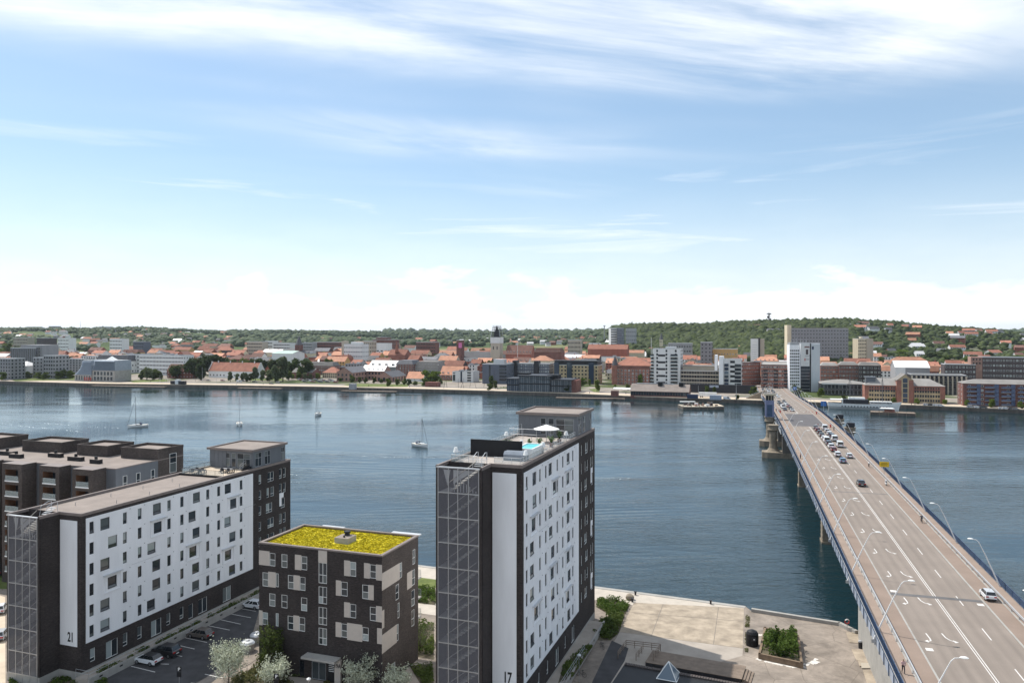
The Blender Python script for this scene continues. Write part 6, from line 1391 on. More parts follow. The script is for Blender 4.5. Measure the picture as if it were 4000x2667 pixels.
def yellow():
    lab = 'yellow and red brick office with a tall glazed central gable'
    rt, Wd, Dp, g, zt, ro = bld('office_building', lab, 3378, 3692, 1503, 535, 15, 'brick_red', 'hip', 'roof_grey', 4.6, fl=0, win=False, land='the gabled brick office', zb=2.6, hipf=.55)
    for x0, x1, n in ((.05, .39, 5), (.62, .94, 5)):
        yb = MB().box(Wd*x0, Wd*x1, -.12, 0, g+.2, zt-3.6).build('yellow_brick_front', M['brick_yellow'], rt)
        for i in range(n):
            for j in range(3):
                for e in (-.75, .75): put('window', wmesh(1.15, 1.7, 'frame_dark', 'glass_dark'), rt, (Wd*x0+(i+.5)*Wd*(x1-x0)/n+e, -.12, g+1.0+j*3.0))
            for e in (-.75, .75): put('window', wmesh(.9, 1.2, 'frame_dark', 'glass_dark'), rt, (Wd*x0+(i+.5)*Wd*(x1-x0)/n+e, 0, zt-2.2))
    c0, c1 = Wd*.40, Wd*.605; cb = MB().box(c0, c1, -2.5, Dp, g-1, zt+4).build('central_bay', M['brick_red'], rt); cw = c1-c0
    b = MB(); b.quad((c0-.5, -3, zt+3.6), (c0-.5, Dp, zt+3.6), (c0+cw/2, Dp, zt+8), (c0+cw/2, -3, zt+8)); b.quad((c1+.5, -3, zt+3.6), (c1+.5, Dp, zt+3.6), (c0+cw/2, Dp, zt+8), (c0+cw/2, -3, zt+8)); b.tri((c0, -2.5, zt+4), (c1, -2.5, zt+4), (c0+cw/2, -2.5, zt+7.9), 1); b.build('gable_roof', [M['roof_grey'], M['brick_yellow']], rt)
    MB().box(c0+cw*.28, c0+cw*.72, -2.62, -2.5, g, zt+4).build('yellow_surround', M['brick_yellow'], rt)
    for k in range(5): MB().box(c0+cw*.36, c0+cw*.64, -2.75, -2.62, g+.5+k*3.3, g+3.3+k*3.3).build('glazing', M['glass_blue'], rt)
    MB().lathe([(cw*.14, 0), (cw*.13, .06), (.02, .08)], n=16).build('arched_light', M['glass_blue'], rt, (c0+cw/2, -2.66, zt+4)).rotation_euler = (R(90), 0, 0)
    MB().tube([(c0+cw/2, -2.5, zt+8), (c0+cw/2, -2.5, zt+12)], .08, 5).build('flagpole', M['steel'], rt)
    MB().box(1, 7, 3, 10, zt, zt+5).prism([(.5, 2.5), (7.5, 2.5), (7.5, 10.5), (.5, 10.5)], zt+5, zt+5.4).build('glass_lantern', M['metal_grey'], rt)
yellow()
rt, Wd, Dp, g, zt, ro = bld('exhibition_hall', 'hall with a bright white sloping roof behind the gabled brick office', 3497, 3632, 1434, 700, 30, 'wall_grey', 'gable', 'roof_white', 5.5, fl=1, nx=3, w=4, h=3, gl='glass_dark', land='the white-roofed hall'); MB().box(0, Wd*.3, -.1, 0, g, zt-.2).build('white_end', M['wall_white'], rt)
rt, Wd, Dp, g, zt, ro = bld('office_building', 'dark building with a tall colonnade behind the gabled brick office', 3560, 3775, 1462, 600, 20, 'frame_dark', fl=0, win=False)
for k in range(13): MB().box(k*Wd/12.2, k*Wd/12.2+.9, -1.2, -.3, g, zt-1).build('column', M['wall_tan'], rt)
for j in range(4):
    for k in range(12): put('window', wmesh(2.4, 2.2, 'frame_grey', 'glass_dark'), rt, ((k+.55)*Wd/12.2, -.02, g+1+j*3.7))
rt, Wd, Dp, g, zt, ro = bld('apartment_building', 'dark brick slab with a sunlit end at the right frame edge', 3838, 4060, 1394, 660, 16, 'wall_dark', fl=6, nx=17, w=1.4, h=1.5, gl='glass', sn=0, land='the dark brick slab'); MB().box(-8.5, -.02, .3, 12, g, zt-.1).build('sunlit_end', M['brick_pink'], rt); wgrid(rt, 'f', Wd, Dp, zt-7, zt-.5, 3, 2, 1.0, 1.5, 'frame_dark', 'glass_dark', -7.8, -.8)  # left end of the same slab in paler brick: sunlight put into the colour
bld('apartment_building', 'lower dark brick wing stepping down towards the white-roofed hall', 3690, 3812, 1422, 665, 16, 'wall_dark', fl=5, nx=9, w=1.3, h=1.5, gl='glass', sn=0)
rt, Wd, Dp, g, zt, ro = bld('apartment_building', 'quayside flats of red brick and blue glazed balconies at the right edge', 3762, 4120, 1497, 507, 16, 'brick_red2', 'hip', 'roof_grey', 2.6, fl=5, nx=7, w=1.3, h=1.5, gl='glass', sn=2, land='the blue-balcony flats', zb=2.6)
for f in (.04, .24, .42, .60, .80):
    for k in range(5):
        z = g+.8+k*2.75; o = MB().box(Wd*f, Wd*f+5.5, -1.3, -.0, z, z+.25).build('balcony', M['frame_grey'], rt); MB().box(Wd*f+.05, Wd*f+5.4, -1.28, -1.2, z+.25, z+1.2).build('blue_panel', M['blue_glaze'], o); MB().box(Wd*f+5.6, Wd*f+7.8, -1.2, .0, z, z+2.5).build('glazed_bay', M['blue_glaze'], rt)
M['_'] = None
# far landmarks
rt, Wd, Dp, g, zt, ro = bld('office_building', 'banded white and blue-grey office slab with a tan core', 1343, 1416, 1344, 1000, 16, 'wall_white', fl=5, nx=11, w=1.9, h=1.4, gl='glass_blue', land='the banded office slab'); MB().box(-3.8, -.02, 1, 12, g, zt+4).build('tan_core', M['wall_tan'], rt); MB().box(Wd*.3, Wd*.8, 4, 12, zt-.3, zt+3).build('plant_room', M['wall_white'], rt)
bld('apartment_tower', 'tan concrete tower beside the banded office slab', 1420, 1451, 1332, 1050, 14, 'wall_tan', fl=6, nx=4, gl='glass_dark')
bld('office_building', 'dark red brick complex high behind the banded office slab', 1455, 1536, 1326, 1400, 24, 'brick_red2', fl=3, nx=12, land='the dark red complex'); bld('office_building', 'upper storey block of the dark red complex', 1470, 1508, 1317, 1420, 20, 'brick_red2', fl=2, nx=6)
rt, *_ = bld('office_building', 'white modern building with a black window frame motif', 1453, 1514, 1340, 1150, 14, 'wall_white', fl=2, nx=4, w=3, h=1.6, gl='glass_dark')
def church(px, ytip, yeave, ybase, Y, wpx, label, wallm, roofm, land, nave=None):
    p = dp(px, ybase, Y); w = wpx*Y/F/2; z0 = gz(p.x, Y); zt = H-(yeave-HY)*Y/F; zp = H-(ytip-HY)*Y/F
    rt = thing('church', label, 'church', (p.x, Y, 0), R(AQ)); MB().box(-w, w, -w, w, z0-1, zt).build('tower', M[wallm], rt)
    MB().cone((0, 0), w*1.25, .05, zt, zp, 8).build('spire', M[roofm], rt); MB().cone((0, 0), w*.5, w*.5, zt-6, zt-5.9, 12).build('clock', M['white_paint'], rt)
    for s in (-.5, .5): put('window', wmesh(.9, 2.4, 'frame_dark', 'glass_dark'), rt, (w*s, -w, zt-5))
    MB().box(w, w+26, -5, 5, z0-1, z0+9).build('nave', M[wallm], rt); roofmesh('gable', 26, 10, z0+9, 7).build('nave_roof', [M['roof_slate'], M[wallm]], rt, (w, -5, 0))
    FOOT.append((p.x-w, Y-w, 2*w, 2*w, math.cos(R(AQ)), math.sin(R(AQ)))); LAND.append((px, land)); return rt, w, zt
church(1168, 1309, 1347, 1373, 1150, 22, 'brick church with a dark pointed spire beyond the park', 'brick_red2', 'roof_slate', 'the pointed church spire')
rt, w, zt = church(2583, 1300, 1326, 1345, 1350, 13, 'small church with a cream tower and slim dark spire below the wood', 'wall_cream', 'roof_slate', 'the slim church spire')
def scaffold_church():
    Y = 1000; px = 1941; p = dp(px, 1390, Y); w = 6.2; z0 = gz(p.x, Y); zt = H-(1340-HY)*Y/F
    rt = thing('cathedral', 'cathedral with its tower wrapped white and its spire in scaffolding', 'church', (p.x, Y, 0), R(AQ)); LAND.append((px, 'the scaffolded cathedral tower')); FOOT.append((p.x-50, Y-6, 62, 20, math.cos(R(AQ)), math.sin(R(AQ))))
    MB().box(-w, w, -w, w, z0-1, zt).build('tower', M['wall_tan'], rt); zc = H-(1317-HY)*Y/F; zp = H-(1273-HY)*Y/F
    MB().box(-w-.4, w+.4, -w-.4, w+.4, zt, zc).build('white_wrapping', M['wall_white'], rt)
    sp = MB(); sp.lathe([(w*.8, zc), (w*.6, zc+4), (w*.62, zc+6), (w*.35, zc+9), (.3, zp+1)], n=8); so = sp.build('spire', M['roof_slate'], rt); n = 7
    for k in range(n):
        z = zc+.8+(zp-zc)*k/n; q = w*(1.0-.4*k/n)*1.0; MB().box(-q, q, -q, q, z, z+.85).build('scaffold_deck', M['frame_dark'], so)
        for x in (-q, q):
            for y in (-q, q): MB().tube([(x, y, z), (x*.94, y*.94, z+(zp-zc)/n)], .3, 4).build('scaffold_pole', M['steel'], so)
    for k in range(2): put('window', wmesh(1.2, 4, 'frame_dark', 'glass_dark'), rt, (-2.5+5*k, -w, zt-8))
    MB().box(-w-44, -w-.02, -6, 8, z0-1, z0+12).build('nave', M['wall_white'], rt); roofmesh('gable', 44, 14, z0+12, 7).build('nave_roof', [M['roof_slate'], M['wall_white']], rt, (-w-44, -6, 0))
    for k in range(8): put('window', wmesh(1.6, 5, 'frame_grey', 'glass_dark'), rt, (-w-41+k*5.2, -6, z0+4))
scaffold_church()
rt, Wd, Dp, g, zt, ro = bld('market_hall', 'brick hall with a sharp red corner spire among the roofs', 1516, 1582, 1385, 930, 16, 'brick_red', 'gable', 'roof_tile', 6, fl=2, nx=7, land='the red corner spire'); MB().cone((Wd*.45, 3), 2.8, .1, zt+3, zt+16, 6).build('spire', M['roof_tile'], rt)
rt, Wd, Dp, g, zt, ro = bld('apartment_building', 'steep brown-roofed row with dark dormers right of the cathedral', 1975, 2075, 1382, 980, 16, 'wall_red', 'gable', 'roof_brown', 11, fl=1, nx=10); dormers(ro, Wd, 8, zt+2, 1.5)
rt, Wd, Dp, g, zt, ro = bld('school', 'long brick building with pale dormers behind the hotel wing', 2086, 2192, 1376, 900, 16, 'brick_red2', 'mansard', 'roof_brown', 5, fl=2, nx=12); dormers(ro, Wd, 10, zt+.6, .5)
rt, Wd, Dp, g, zt, ro = bld('apartment_building', 'peach-coloured house with an orange roof behind the hotel wing', 2072, 2150, 1408, 800, 16, 'wall_cream', 'hip', 'roof_orange', 5, fl=2, nx=8)
rt, Wd, Dp, g, zt, ro = bld('apartment_building', 'very long red-tiled block up behind the red corner block', 2296, 2450, 1362, 1080, 15, 'wall_red', 'gable', 'roof_tile', 6, fl=1, nx=16, land='the very long red-tiled roof'); chimneys(ro, Wd, Dp, zt+6, 6)
rt, *_ = bld('office_tower', 'white-banded high-rise in front of the wood', 2386, 2409, 1281, 1300, 12, 'wall_white', fl=11, nx=1, w=8.0, h=1.3, gl='glass_dark', fr='frame_white', a=10, sn=0, land='the white-banded high-rise', zb=8)
rt, *_ = bld('office_tower', 'dark glass half of the high-rise in front of the wood', 2410, 2434, 1281, 1296, 12, 'wall_bluegrey', fl=11, nx=4, w=1.6, h=1.6, gl='glass_blue', zb=8)
bld('office_tower', 'grey high-rise block half sunk in the wood', 2444, 2482, 1283, 1450, 14, 'wall_grey', fl=5, nx=5, gl='glass_dark', zb=14)
bld('office_building', 'pale slab with a grey gridded front beyond the brick roofs', 2218, 2266, 1327, 1150, 14, 'wall_tan', fl=5, nx=9, w=1.0, gl='glass_dark', land='the pale gridded slab')
bld('apartment_tower', 'grey patterned tower between the white balcony tower and the wood', 2736, 2780, 1336, 950, 16, 'wall_grey', fl=7, nx=3, w=1.2, gl='glass_dark', land='the grey patterned tower')
bld('apartment_building', 'flat-roofed grey block left of the grey patterned tower', 2610, 2700, 1340, 1000, 18, 'wall_grey', fl=5, nx=9, gl='glass_dark')
rt, Wd, Dp, g, zt, ro = bld('apartment_building', 'ochre house with a dark roof below the wood', 2782, 2880, 1362, 960, 14, 'wall_ochre', fl=3, nx=9)
bld('depot', 'hall with a pale green roof above the park trees', 1062, 1142, 1380, 960, 26, 'wall_white', 'gable', 'roof_green', 3.2, fl=1, nx=6, land='the pale green roof')
rt, Wd, Dp, g, zt, ro = bld('department_store', 'brown brick store with a pink banner above the roofs', 1783, 1800, 1328, 1000, 12, 'brick_red2', fl=0, win=False); MB().box(Wd*.5, Wd+1.5, -.3, 0, zt-10, zt-3.5).build('banner', mat('pink_banner', (.62, .18, .38), .6, .05), rt)
for i, (x0, x1, yt, Y, m, lab) in enumerate(((68, 148, 1279, 3000, 'wall_grey', 'grey hospital block on the left skyline'), (190, 211, 1274, 2900, 'wall_grey', 'square grey tower on the left skyline'), (389, 406, 1276, 2700, 'wall_grey', 'small dark block on the left skyline'), (103, 139, 1276, 3040, 'wall_grey', 'upper storeys of the skyline hospital block'))):
    p = dp((x0+x1)/2, yt, Y); bld('hospital_block' if i != 1 else 'tower_block', lab, x0, x1, yt, Y, 30, m, fl=4, nx=max(2, (x1-x0)//9), w=5, h=2.4, gl='glass_dark', fr='frame_grey', sn=0, land='the skyline hospital' if i == 0 else None)
for i, (x0, x1, yt, Y, m, lab) in enumerate(((143, 193, 1320, 1450, 'wall_dark', 'dark flats in front of the left hill'), (225, 268, 1320, 1400, 'wall_white', 'white flats in front of the left hill'), (428, 476, 1323, 1350, 'wall_white', 'white gridded flats right of the white hill flats'), (52, 106, 1318, 1500, 'wall_tan', 'tan flats with balconies in front of the left hill'), (965, 1023, 1334, 1250, 'wall_tan', 'beige and grey flats beyond the castle trees'), (1034, 1064, 1331, 1280, 'wall_white', 'white block with a dark edge beyond the castle trees'), (1068, 1132, 1339, 1260, 'wall_white', 'white flats with bands beyond the castle trees'), (1180, 1218, 1338, 1300, 'wall_grey', 'grey flats right of the pointed church spire'), (1222, 1325, 1336, 1320, 'brick_red2', 'long dark brick flats right of the pointed church spire'), (1625, 1700, 1336, 1250, 'brick_red2', 'long brick building with black top left of the pink banner'), (520, 560, 1334, 1300, 'wall_bluegrey', 'blue-patterned flats below the left wood'), (2300, 2340, 1340, 1300, 'wall_white', 'white house among the trees left of the white-banded high-rise'))):
    bld('apartment_building', lab, x0, x1, yt, Y, 16, m, fl=5, nx=max(3, (x1-x0)//6), w=1.8, h=1.6, gl='glass_dark', sn=0)
# long low shed by the water
rt, Wd, Dp, g, zt, ro = bld('harbour_shed', 'long single-storey harbour shed with a grey pitched roof on the quay', 2463, 2690, 1525, 581, 15, 'brick_red2', 'gable', 'roof_felt', 4.9, fl=1, nx=22, w=1.5, h=2.4, fr='frame_white', gl='glass_dark', zb=2.7, land='the long harbour shed')
for f in (.46, .82): MB().box(Wd*f, Wd*f+3.2, 5, 9, zt+3.5, zt+6.2).build('roof_ventilator', M['black'], ro)
MB().box(Wd*.08, Wd*.72, Dp/2-.3, Dp/2+.6, zt+4.9, zt+5.3).build('ridge_cap', M['metal_light'], ro)
# ------------------------------------------------------------------ foliage
def leafmat(name, c1, c2, rnd=.25, scale=.5, trans=.38):
    m = bpy.data.materials.new(name); m.use_nodes = True; nt = m.node_tree; b = nt.nodes['Principled BSDF']; b.inputs['Roughness'].default_value = .75; b.inputs['Specular IOR Level'].default_value = .2
    g = nt.nodes.new('ShaderNodeNewGeometry'); n = noise(nt, g.outputs['Position'], scale, 4, .6); oi = nt.nodes.new('ShaderNodeObjectInfo')
    c = ramp(nt, n, [(.32, c1), (.68, c2)]); v = mth(nt, 'ADD', mth(nt, 'MULTIPLY', oi.outputs['Random'], 2*rnd), 1-rnd); c = mixc(nt, 1, c, cxyz(nt, v, v, mth(nt, 'MULTIPLY', v, .9)), 'MULTIPLY')
    nt.links.new(c, b.inputs['Base Color'])
    t = nt.nodes.new('ShaderNodeBsdfTranslucent'); nt.links.new(c, t.inputs[0]); mx = nt.nodes.new('ShaderNodeMixShader'); mx.inputs[0].default_value = trans
    out = nt.nodes['Material Output']; nt.links.new(b.outputs[0], mx.inputs[1]); nt.links.new(t.outputs[0], mx.inputs[2]); nt.links.new(mx.outputs[0], out.inputs[0]); return m
M['leaf_dark'] = leafmat('dark_foliage', (.028, .045, .016), (.062, .088, .028))
M['leaf_mid'] = leafmat('green_foliage', (.055, .085, .022), (.12, .155, .04))
M['leaf_light'] = leafmat('light_foliage', (.10, .15, .03), (.17, .22, .05))
M['leaf_silver'] = leafmat('silver_foliage', (.36, .39, .32), (.62, .64, .56), .1, 3, .2)
M['leaf_willow'] = leafmat('willow_foliage', (.09, .12, .06), (.17, .2, .11))
M['leaf_copper'] = leafmat('copper_foliage', (.035, .018, .018), (.06, .03, .028))
M['wood_hill'] = leafmat('hill_woodland', (.012, .024, .010), (.078, .102, .030), 0, .075, .15)
M['wood_far'] = leafmat('far_woodland', (.035, .06, .03), (.085, .11, .05), 0, .02, .1)
def leafcloud(pts, size, rg, flat=.5):
    """pts n x 3 -> one small bent leaf face each, random orientation"""
    n = len(pts); d = rg.normal(size=(n, 3)); d[:, 2] *= flat; d /= np.linalg.norm(d, axis=1)[:, None]
    e = rg.normal(size=(n, 3)); e -= (e*d).sum(1)[:, None]*d; e /= np.linalg.norm(e, axis=1)[:, None]
    s = size*(.6+.8*rg.random(n))[:, None]; v = np.empty((n*4, 3)); v[0::4] = pts-d*s; v[1::4] = pts-e*s*.55; v[2::4] = pts+d*s; v[3::4] = pts+e*s*.55
    return v
def quadmesh(name, v, mt):
    n = len(v)//4; me = bpy.data.meshes.new(name); me.vertices.add(n*4); me.vertices.foreach_set('co', v.astype(np.float32).ravel()); me.loops.add(n*4); me.polygons.add(n)
    me.loops.foreach_set('vertex_index', np.arange(n*4, dtype=np.int32)); me.polygons.foreach_set('loop_start', np.arange(0, n*4, 4, dtype=np.int32)); me.polygons.foreach_set('loop_total', np.full(n, 4, np.int32))
    me.update(calc_edges=True); me.validate(); me.materials.append(mt); return me
def crownpts(n, rg, rx, rz, z0, lumps=9, fill=.35):
    """points through a lumpy crown: shells of overlapping boughs with gaps"""
    C = []
    for k in range(lumps):
        a = rg.random()*6.28; r = rx*.62*math.sqrt(rg.random()); h = rg.random(); C.append((r*math.cos(a)*(1-.35*abs(h-.4)), r*math.sin(a)*(1-.35*abs(h-.4)), z0+rz*(.12+.76*h), rx*(.30+.26*rg.random()), rz*(.14+.12*rg.random())))
    out = []
    for k in range(n):
        c = C[int(rg.integers(lumps))]; d = rg.normal(size=3); d /= np.linalg.norm(d); q = 1-fill*rg.random()**1.5
        out.append((c[0]+d[0]*c[3]*q, c[1]+d[1]*c[3]*q, c[2]+d[2]*c[4]*q))
    return np.array(out)
TREE = {}
def treemesh(kind, var):
    k = (kind, var)
    if k in TREE: return TREE[k]
    rg = np.random.default_rng(var*31+len(kind)); shp = {'round': (.42, .80, .2), 'tall': (.24, .85, .15), 'broad': (.58, .8, .2), 'shrub': (.5, 1.0, 0)}[kind]
    pts = crownpts(1500, rg, shp[0]*1.08, shp[1]*1.02, shp[2]*.5, 13, .5); cr = leafcloud(pts, .062, rg)
    tr = MB(); tr.tube([(0, 0, -.05), (0.01, 0, .25), (0, .01, .6)], [.03, .022, .008], 6)
    for j in range(4): a = j*1.6+var; tr.tube([(0, 0, .2+.07*j), (.5*shp[0]*math.cos(a), .5*shp[0]*math.sin(a), .42+.09*j)], [.014, .004], 4)
    TREE[k] = ({}, cr, tr.mesh('trunk', M['bark'])); return TREE[k]
NT = [0]
def tree(px, py, hpx, kind, leaf, label, z=None, Y=None, group='trees on the far bank', h=None, loc=None):
    if loc is None:
        if Y is None: p = gp(px, py, 2.8)
        else: p = Vector(((px-CX)/F*Y, Y, 0))
        p.z = max(2.6, gz(p.x, p.y)) if z is None else z
        h = hpx*p.y/F if h is None else h
    else: p = Vector(loc)
    NT[0] += 1; var = NT[0] % 5; d, cr, tr = treemesh(kind, var)
    if leaf not in d: d[leaf] = quadmesh('crown', cr, M[leaf])
    o = thing('tree', label, 'tree', p, NT[0]*1.3, group)
    put('crown', d[leaf], o, (0, 0, 0), 0, (h, h, h)); put('trunk', tr, o, (0, 0, 0), 0, (h, h, h)); return o
TL = [  # photo column, base row, height in rows, shape, leaf, words
 (756,1477,86,'round','leaf_dark','dark tree at the left end of the castle park'),(802,1465,88,'round','leaf_dark','tallest dark tree in the castle park'),(786,1484,78,'tall','leaf_dark','upright dark tree in front of the castle park'),(834,1463,80,'round','leaf_dark','dark tree behind the left end of the castle roof'),(872,1463,76,'round','leaf_dark','dark tree behind the middle of the castle roof'),(898,1463,64,'round','leaf_mid','greener tree behind the castle roof'),(952,1464,72,'round','leaf_mid','green tree behind the right half of the castle roof'),(978,1464,64,'round','leaf_dark','rounded dark tree behind the right half of the castle roof'),
 (1012,1465,67,'round','leaf_dark','dark tree rising over the castle ridge'),(1040,1466,64,'round','leaf_dark','dark tree behind the stepped castle gable'),(1075,1468,70,'round','leaf_dark','dark tree right of the castle gable'),(1112,1467,70,'round','leaf_dark','dark tree between castle and brick store'),(1150,1472,76,'round','leaf_dark','dark tree behind the low brick store'),(1196,1478,80,'round','leaf_dark','large dark tree above the low brick store'),(1282,1462,66,'round','leaf_mid','bright green tree behind the brick flats'),
 (690,1478,58,'broad','leaf_dark','broad dark tree shading the half-timbered house'),(574,1484,58,'round','leaf_willow','grey-green tree on the promenade lawn, left of a close pair'),(604,1482,44,'round','leaf_mid','lower tree of the promenade lawn beside the grey-green one'),(620,1482,36,'round','leaf_mid','smallest tree on the promenade lawn'),(558,1482,40,'round','leaf_mid','tree at the lawn edge by the arts centre'),
 (900,1490,40,'tall','leaf_willow','willow-green tree before the castle wall, first of the row'),(926,1490,34,'tall','leaf_willow','second tree before the castle wall'),(948,1489,40,'tall','leaf_willow','third tree before the castle wall'),(962,1490,36,'tall','leaf_willow','fourth tree before the castle wall'),(978,1489,32,'tall','leaf_willow','fifth tree before the castle wall'),(998,1488,56,'tall','leaf_willow','tall pale tree at the castle wall corner'),(1026,1488,46,'tall','leaf_willow','pale tree just past the castle gable'),
 (1052,1488,48,'round','leaf_willow','pale tree at the edge of the beach road'),(1075,1490,66,'tall','leaf_willow','pale willow beside the beach road'),(1105,1488,96,'tall','leaf_willow','tallest pale willow by the beach road'),(1128,1484,40,'round','leaf_mid','small tree left of the low brick store'),(1140,1482,26,'round','leaf_light','light green bush-like tree before the brick store'),(1166,1482,34,'round','leaf_light','light green tree before the brick store'),(1190,1482,28,'round','leaf_willow','grey-green tree at the car park edge'),(1210,1482,26,'round','leaf_willow','grey-green tree by the first parked cars'),
 (1240,1480,26,'round','leaf_light','small light tree in the riverside car park'),(1328,1492,20,'round','leaf_mid','low tree at the warehouse corner'),(1375,1494,32,'round','leaf_mid','tree before the larger warehouse gable'),(1405,1494,24,'round','leaf_mid','first low tree of the warehouse hedge row'),(1428,1495,24,'round','leaf_mid','second low tree of the warehouse hedge row'),(1462,1496,24,'round','leaf_mid','third low tree of the warehouse hedge row'),(1488,1497,22,'round','leaf_mid','fourth low tree of the warehouse hedge row'),(1516,1508,34,'round','leaf_mid','round tree on the lawn by the smaller warehouse'),(1552,1504,26,'round','leaf_mid','tree behind the quay lawn'),(1580,1502,28,'round','leaf_mid','tree left of the white gabled cottage'),(1598,1504,26,'round','leaf_dark','dark tree before the white gabled cottage'),(1620,1506,22,'broad','leaf_mid','low broad tree on the quay garden'),
 (1672,1500,60,'broad','leaf_light','bright green tree group leader on the quay'),(1700,1498,52,'round','leaf_light','bright green tree touching the quay group leader'),(1718,1504,30,'round','leaf_mid','small tree right of the bright quay trees'),(1658,1508,34,'round','leaf_mid','tree before the brick pavilion on the quay'),(1758,1482,26,'round','leaf_dark','dark tree beside the small white modern block'),(1742,1435,44,'round','leaf_dark','dark tree among the orange roofs'),
 (1918,1512,46,'tall','leaf_mid','young tree before the dark blue hotel'),(1935,1518,34,'tall','leaf_mid','slim tree on the plaza before the hotel'),(1912,1524,28,'round','leaf_mid','small plaza tree near the black glass pavilion'),(2218,1532,34,'broad','leaf_dark','dark shrub-like tree at the end of the black glass pavilion'),(2254,1508,34,'round','leaf_light','first light tree before the yellow brick flats'),(2278,1508,34,'round','leaf_light','second light tree before the yellow brick flats'),(2303,1506,26,'tall','leaf_light','third light tree before the yellow brick flats'),(2332,1530,48,'tall','leaf_light','light green tree on the lawn by the street mouth'),(2402,1520,22,'round','leaf_light','light tree at the corner of the red block'),(2452,1522,26,'round','leaf_light','light tree beside the white awnings'),(2500,1504,44,'tall','leaf_light','light green tree above the long shed'),
 (2670,1505,26,'broad','leaf_dark','dark tree before the low pale stone building'),(2715,1506,30,'broad','leaf_dark','dark tree beside the long shed end'),(2700,1530,36,'tall','leaf_dark','dark tree behind the containers'),(2760,1535,34,'tall','leaf_mid','tree below the white slab office'),(2790,1538,30,'tall','leaf_mid','slim tree beside the trailers'),(2945,1548,44,'round','leaf_mid','tree at the bridge stair'),(2880,1560,22,'round','leaf_mid','small tree on the quay by the bridge stair'),
 (3104,1546,46,'tall','leaf_willow','first tree under the bridgehead railing'),(3120,1548,42,'tall','leaf_willow','second tree under the bridgehead railing'),(3208,1548,36,'round','leaf_light','light green tree at the grey slab end'),(3235,1390,36,'broad','leaf_dark','dark broad tree in front of the long grey slab'),(3252,1402,52,'broad','leaf_dark','big dark tree right before the long grey slab'),(3290,1402,30,'broad','leaf_light','light bushy tree at the foot of the long grey slab'),(3395,1573,22,'broad','leaf_light','first clipped tree before the gabled brick office'),(3493,1576,26,'round','leaf_light','second clipped tree before the gabled brick office'),(3582,1577,26,'round','leaf_light','third clipped tree before the gabled brick office'),(3690,1578,22,'broad','leaf_light','fourth clipped tree before the gabled brick office'),(3298,1560,20,'broad','leaf_mid','hedge-like tree behind the white ship'),
 (3778,1584,28,'round','leaf_light','first round tree before the blue-balcony flats'),(3876,1590,34,'round','leaf_light','second round tree before the blue-balcony flats'),(3988,1594,32,'round','leaf_light','third round tree before the blue-balcony flats'),(3688,1418,32,'broad','leaf_dark','dark tree among the orange row roofs'),(3750,1414,26,'broad','leaf_mid','round tree at the end of the orange row roofs'),(3555,1392,24,'broad','leaf_copper','copper-leaved tree below the right hill'),(3490,1395,22,'broad','leaf_dark','dark tree right of the cream tower'),
 (30,1400,60,'round','leaf_mid','tree left of the striped office slab'),(12,1485,36,'round','leaf_mid','tree at the frame edge on the far lawn'),(66,1478,24,'broad','leaf_mid','shrub-like tree before the white pavilion'),(110,1478,30,'broad','leaf_mid','tree right of the white pavilion'),(180,1482,30,'broad','leaf_mid','low tree before the stepped grey flats'),(150,1480,30,'broad','leaf_mid','low tree at the blank pillar front'),(228,1480,34,'broad','leaf_light','light tree between flats and arts centre'),(250,1478,40,'round','leaf_mid','tree left of the arts centre'),(275,1478,34,'broad','leaf_light','light tree touching the arts centre'),(228,1415,36,'broad','leaf_mid','tree behind the stepped grey flats'),(495,1482,30,'tall','leaf_mid','slim tree at the right end of the arts centre')]
for px, py, hp, kd, lf, lab in TL: tree(px, py, hp, kd, lf, lab)

# ------------------------------------------------------------------ woodland on the hills
def ico(sub, seed):
    bm = bmesh.new(); bmesh.ops.create_icosphere(bm, subdivisions=sub, radius=1); rg = random.Random(seed); ph = [rg.uniform(0, 6.28) for _ in range(6)]
    for v in bm.verts:
        c = v.co; f = 1+.16*math.sin(4*c.x+ph[0])*math.sin(4*c.y+ph[1])+.14*math.sin(7*c.z+ph[2]+3*c.x)+.10*math.sin(9*c.y+ph[3])+rg.uniform(-.10, .10)
        v.co = c*f; v.co.z = v.co.z*.85 if v.co.z > 0 else v.co.z*.6
    bm.verts.index_update(); V = np.array([v.co[:] for v in bm.verts]); T = np.array([[v.index for v in f.verts] for f in bm.faces]); bm.free(); return V, T
ICO = {s: [ico(s, 10*s+k) for k in range(5)] for s in (1, 2, 3)}
def woodland(name, label, pts, mt, seed):
    rg = np.random.default_rng(seed); VV, TT, off = [], [], 0
    for x, y, z, r, sub in pts:
        V, T = ICO[sub][int(rg.integers(5))]; a = rg.random()*6.28; c, s = math.cos(a), math.sin(a)
        q = V*r*(.8+.4*rg.random(3)); q = np.stack((q[:, 0]*c-q[:, 1]*s+x, q[:, 0]*s+q[:, 1]*c+y, q[:, 2]*1.05+z+r*.55), 1); VV.append(q); TT.append(T+off); off += len(V)
    V = np.concatenate(VV).astype(np.float32); T = np.concatenate(TT).astype(np.int32); n = len(T)
    me = bpy.data.meshes.new(name); me.vertices.add(len(V)); me.vertices.foreach_set('co', V.ravel()); me.loops.add(n*3); me.polygons.add(n); me.loops.foreach_set('vertex_index', T.ravel())
    me.polygons.foreach_set('loop_start', np.arange(0, n*3, 3, dtype=np.int32)); me.polygons.foreach_set('loop_total', np.full(n, 3, np.int32)); me.update(calc_edges=True); me.materials.append(mt)
    return tag(put(name, me), label, 'woodland', kind='stuff')
rg = random.Random(11)
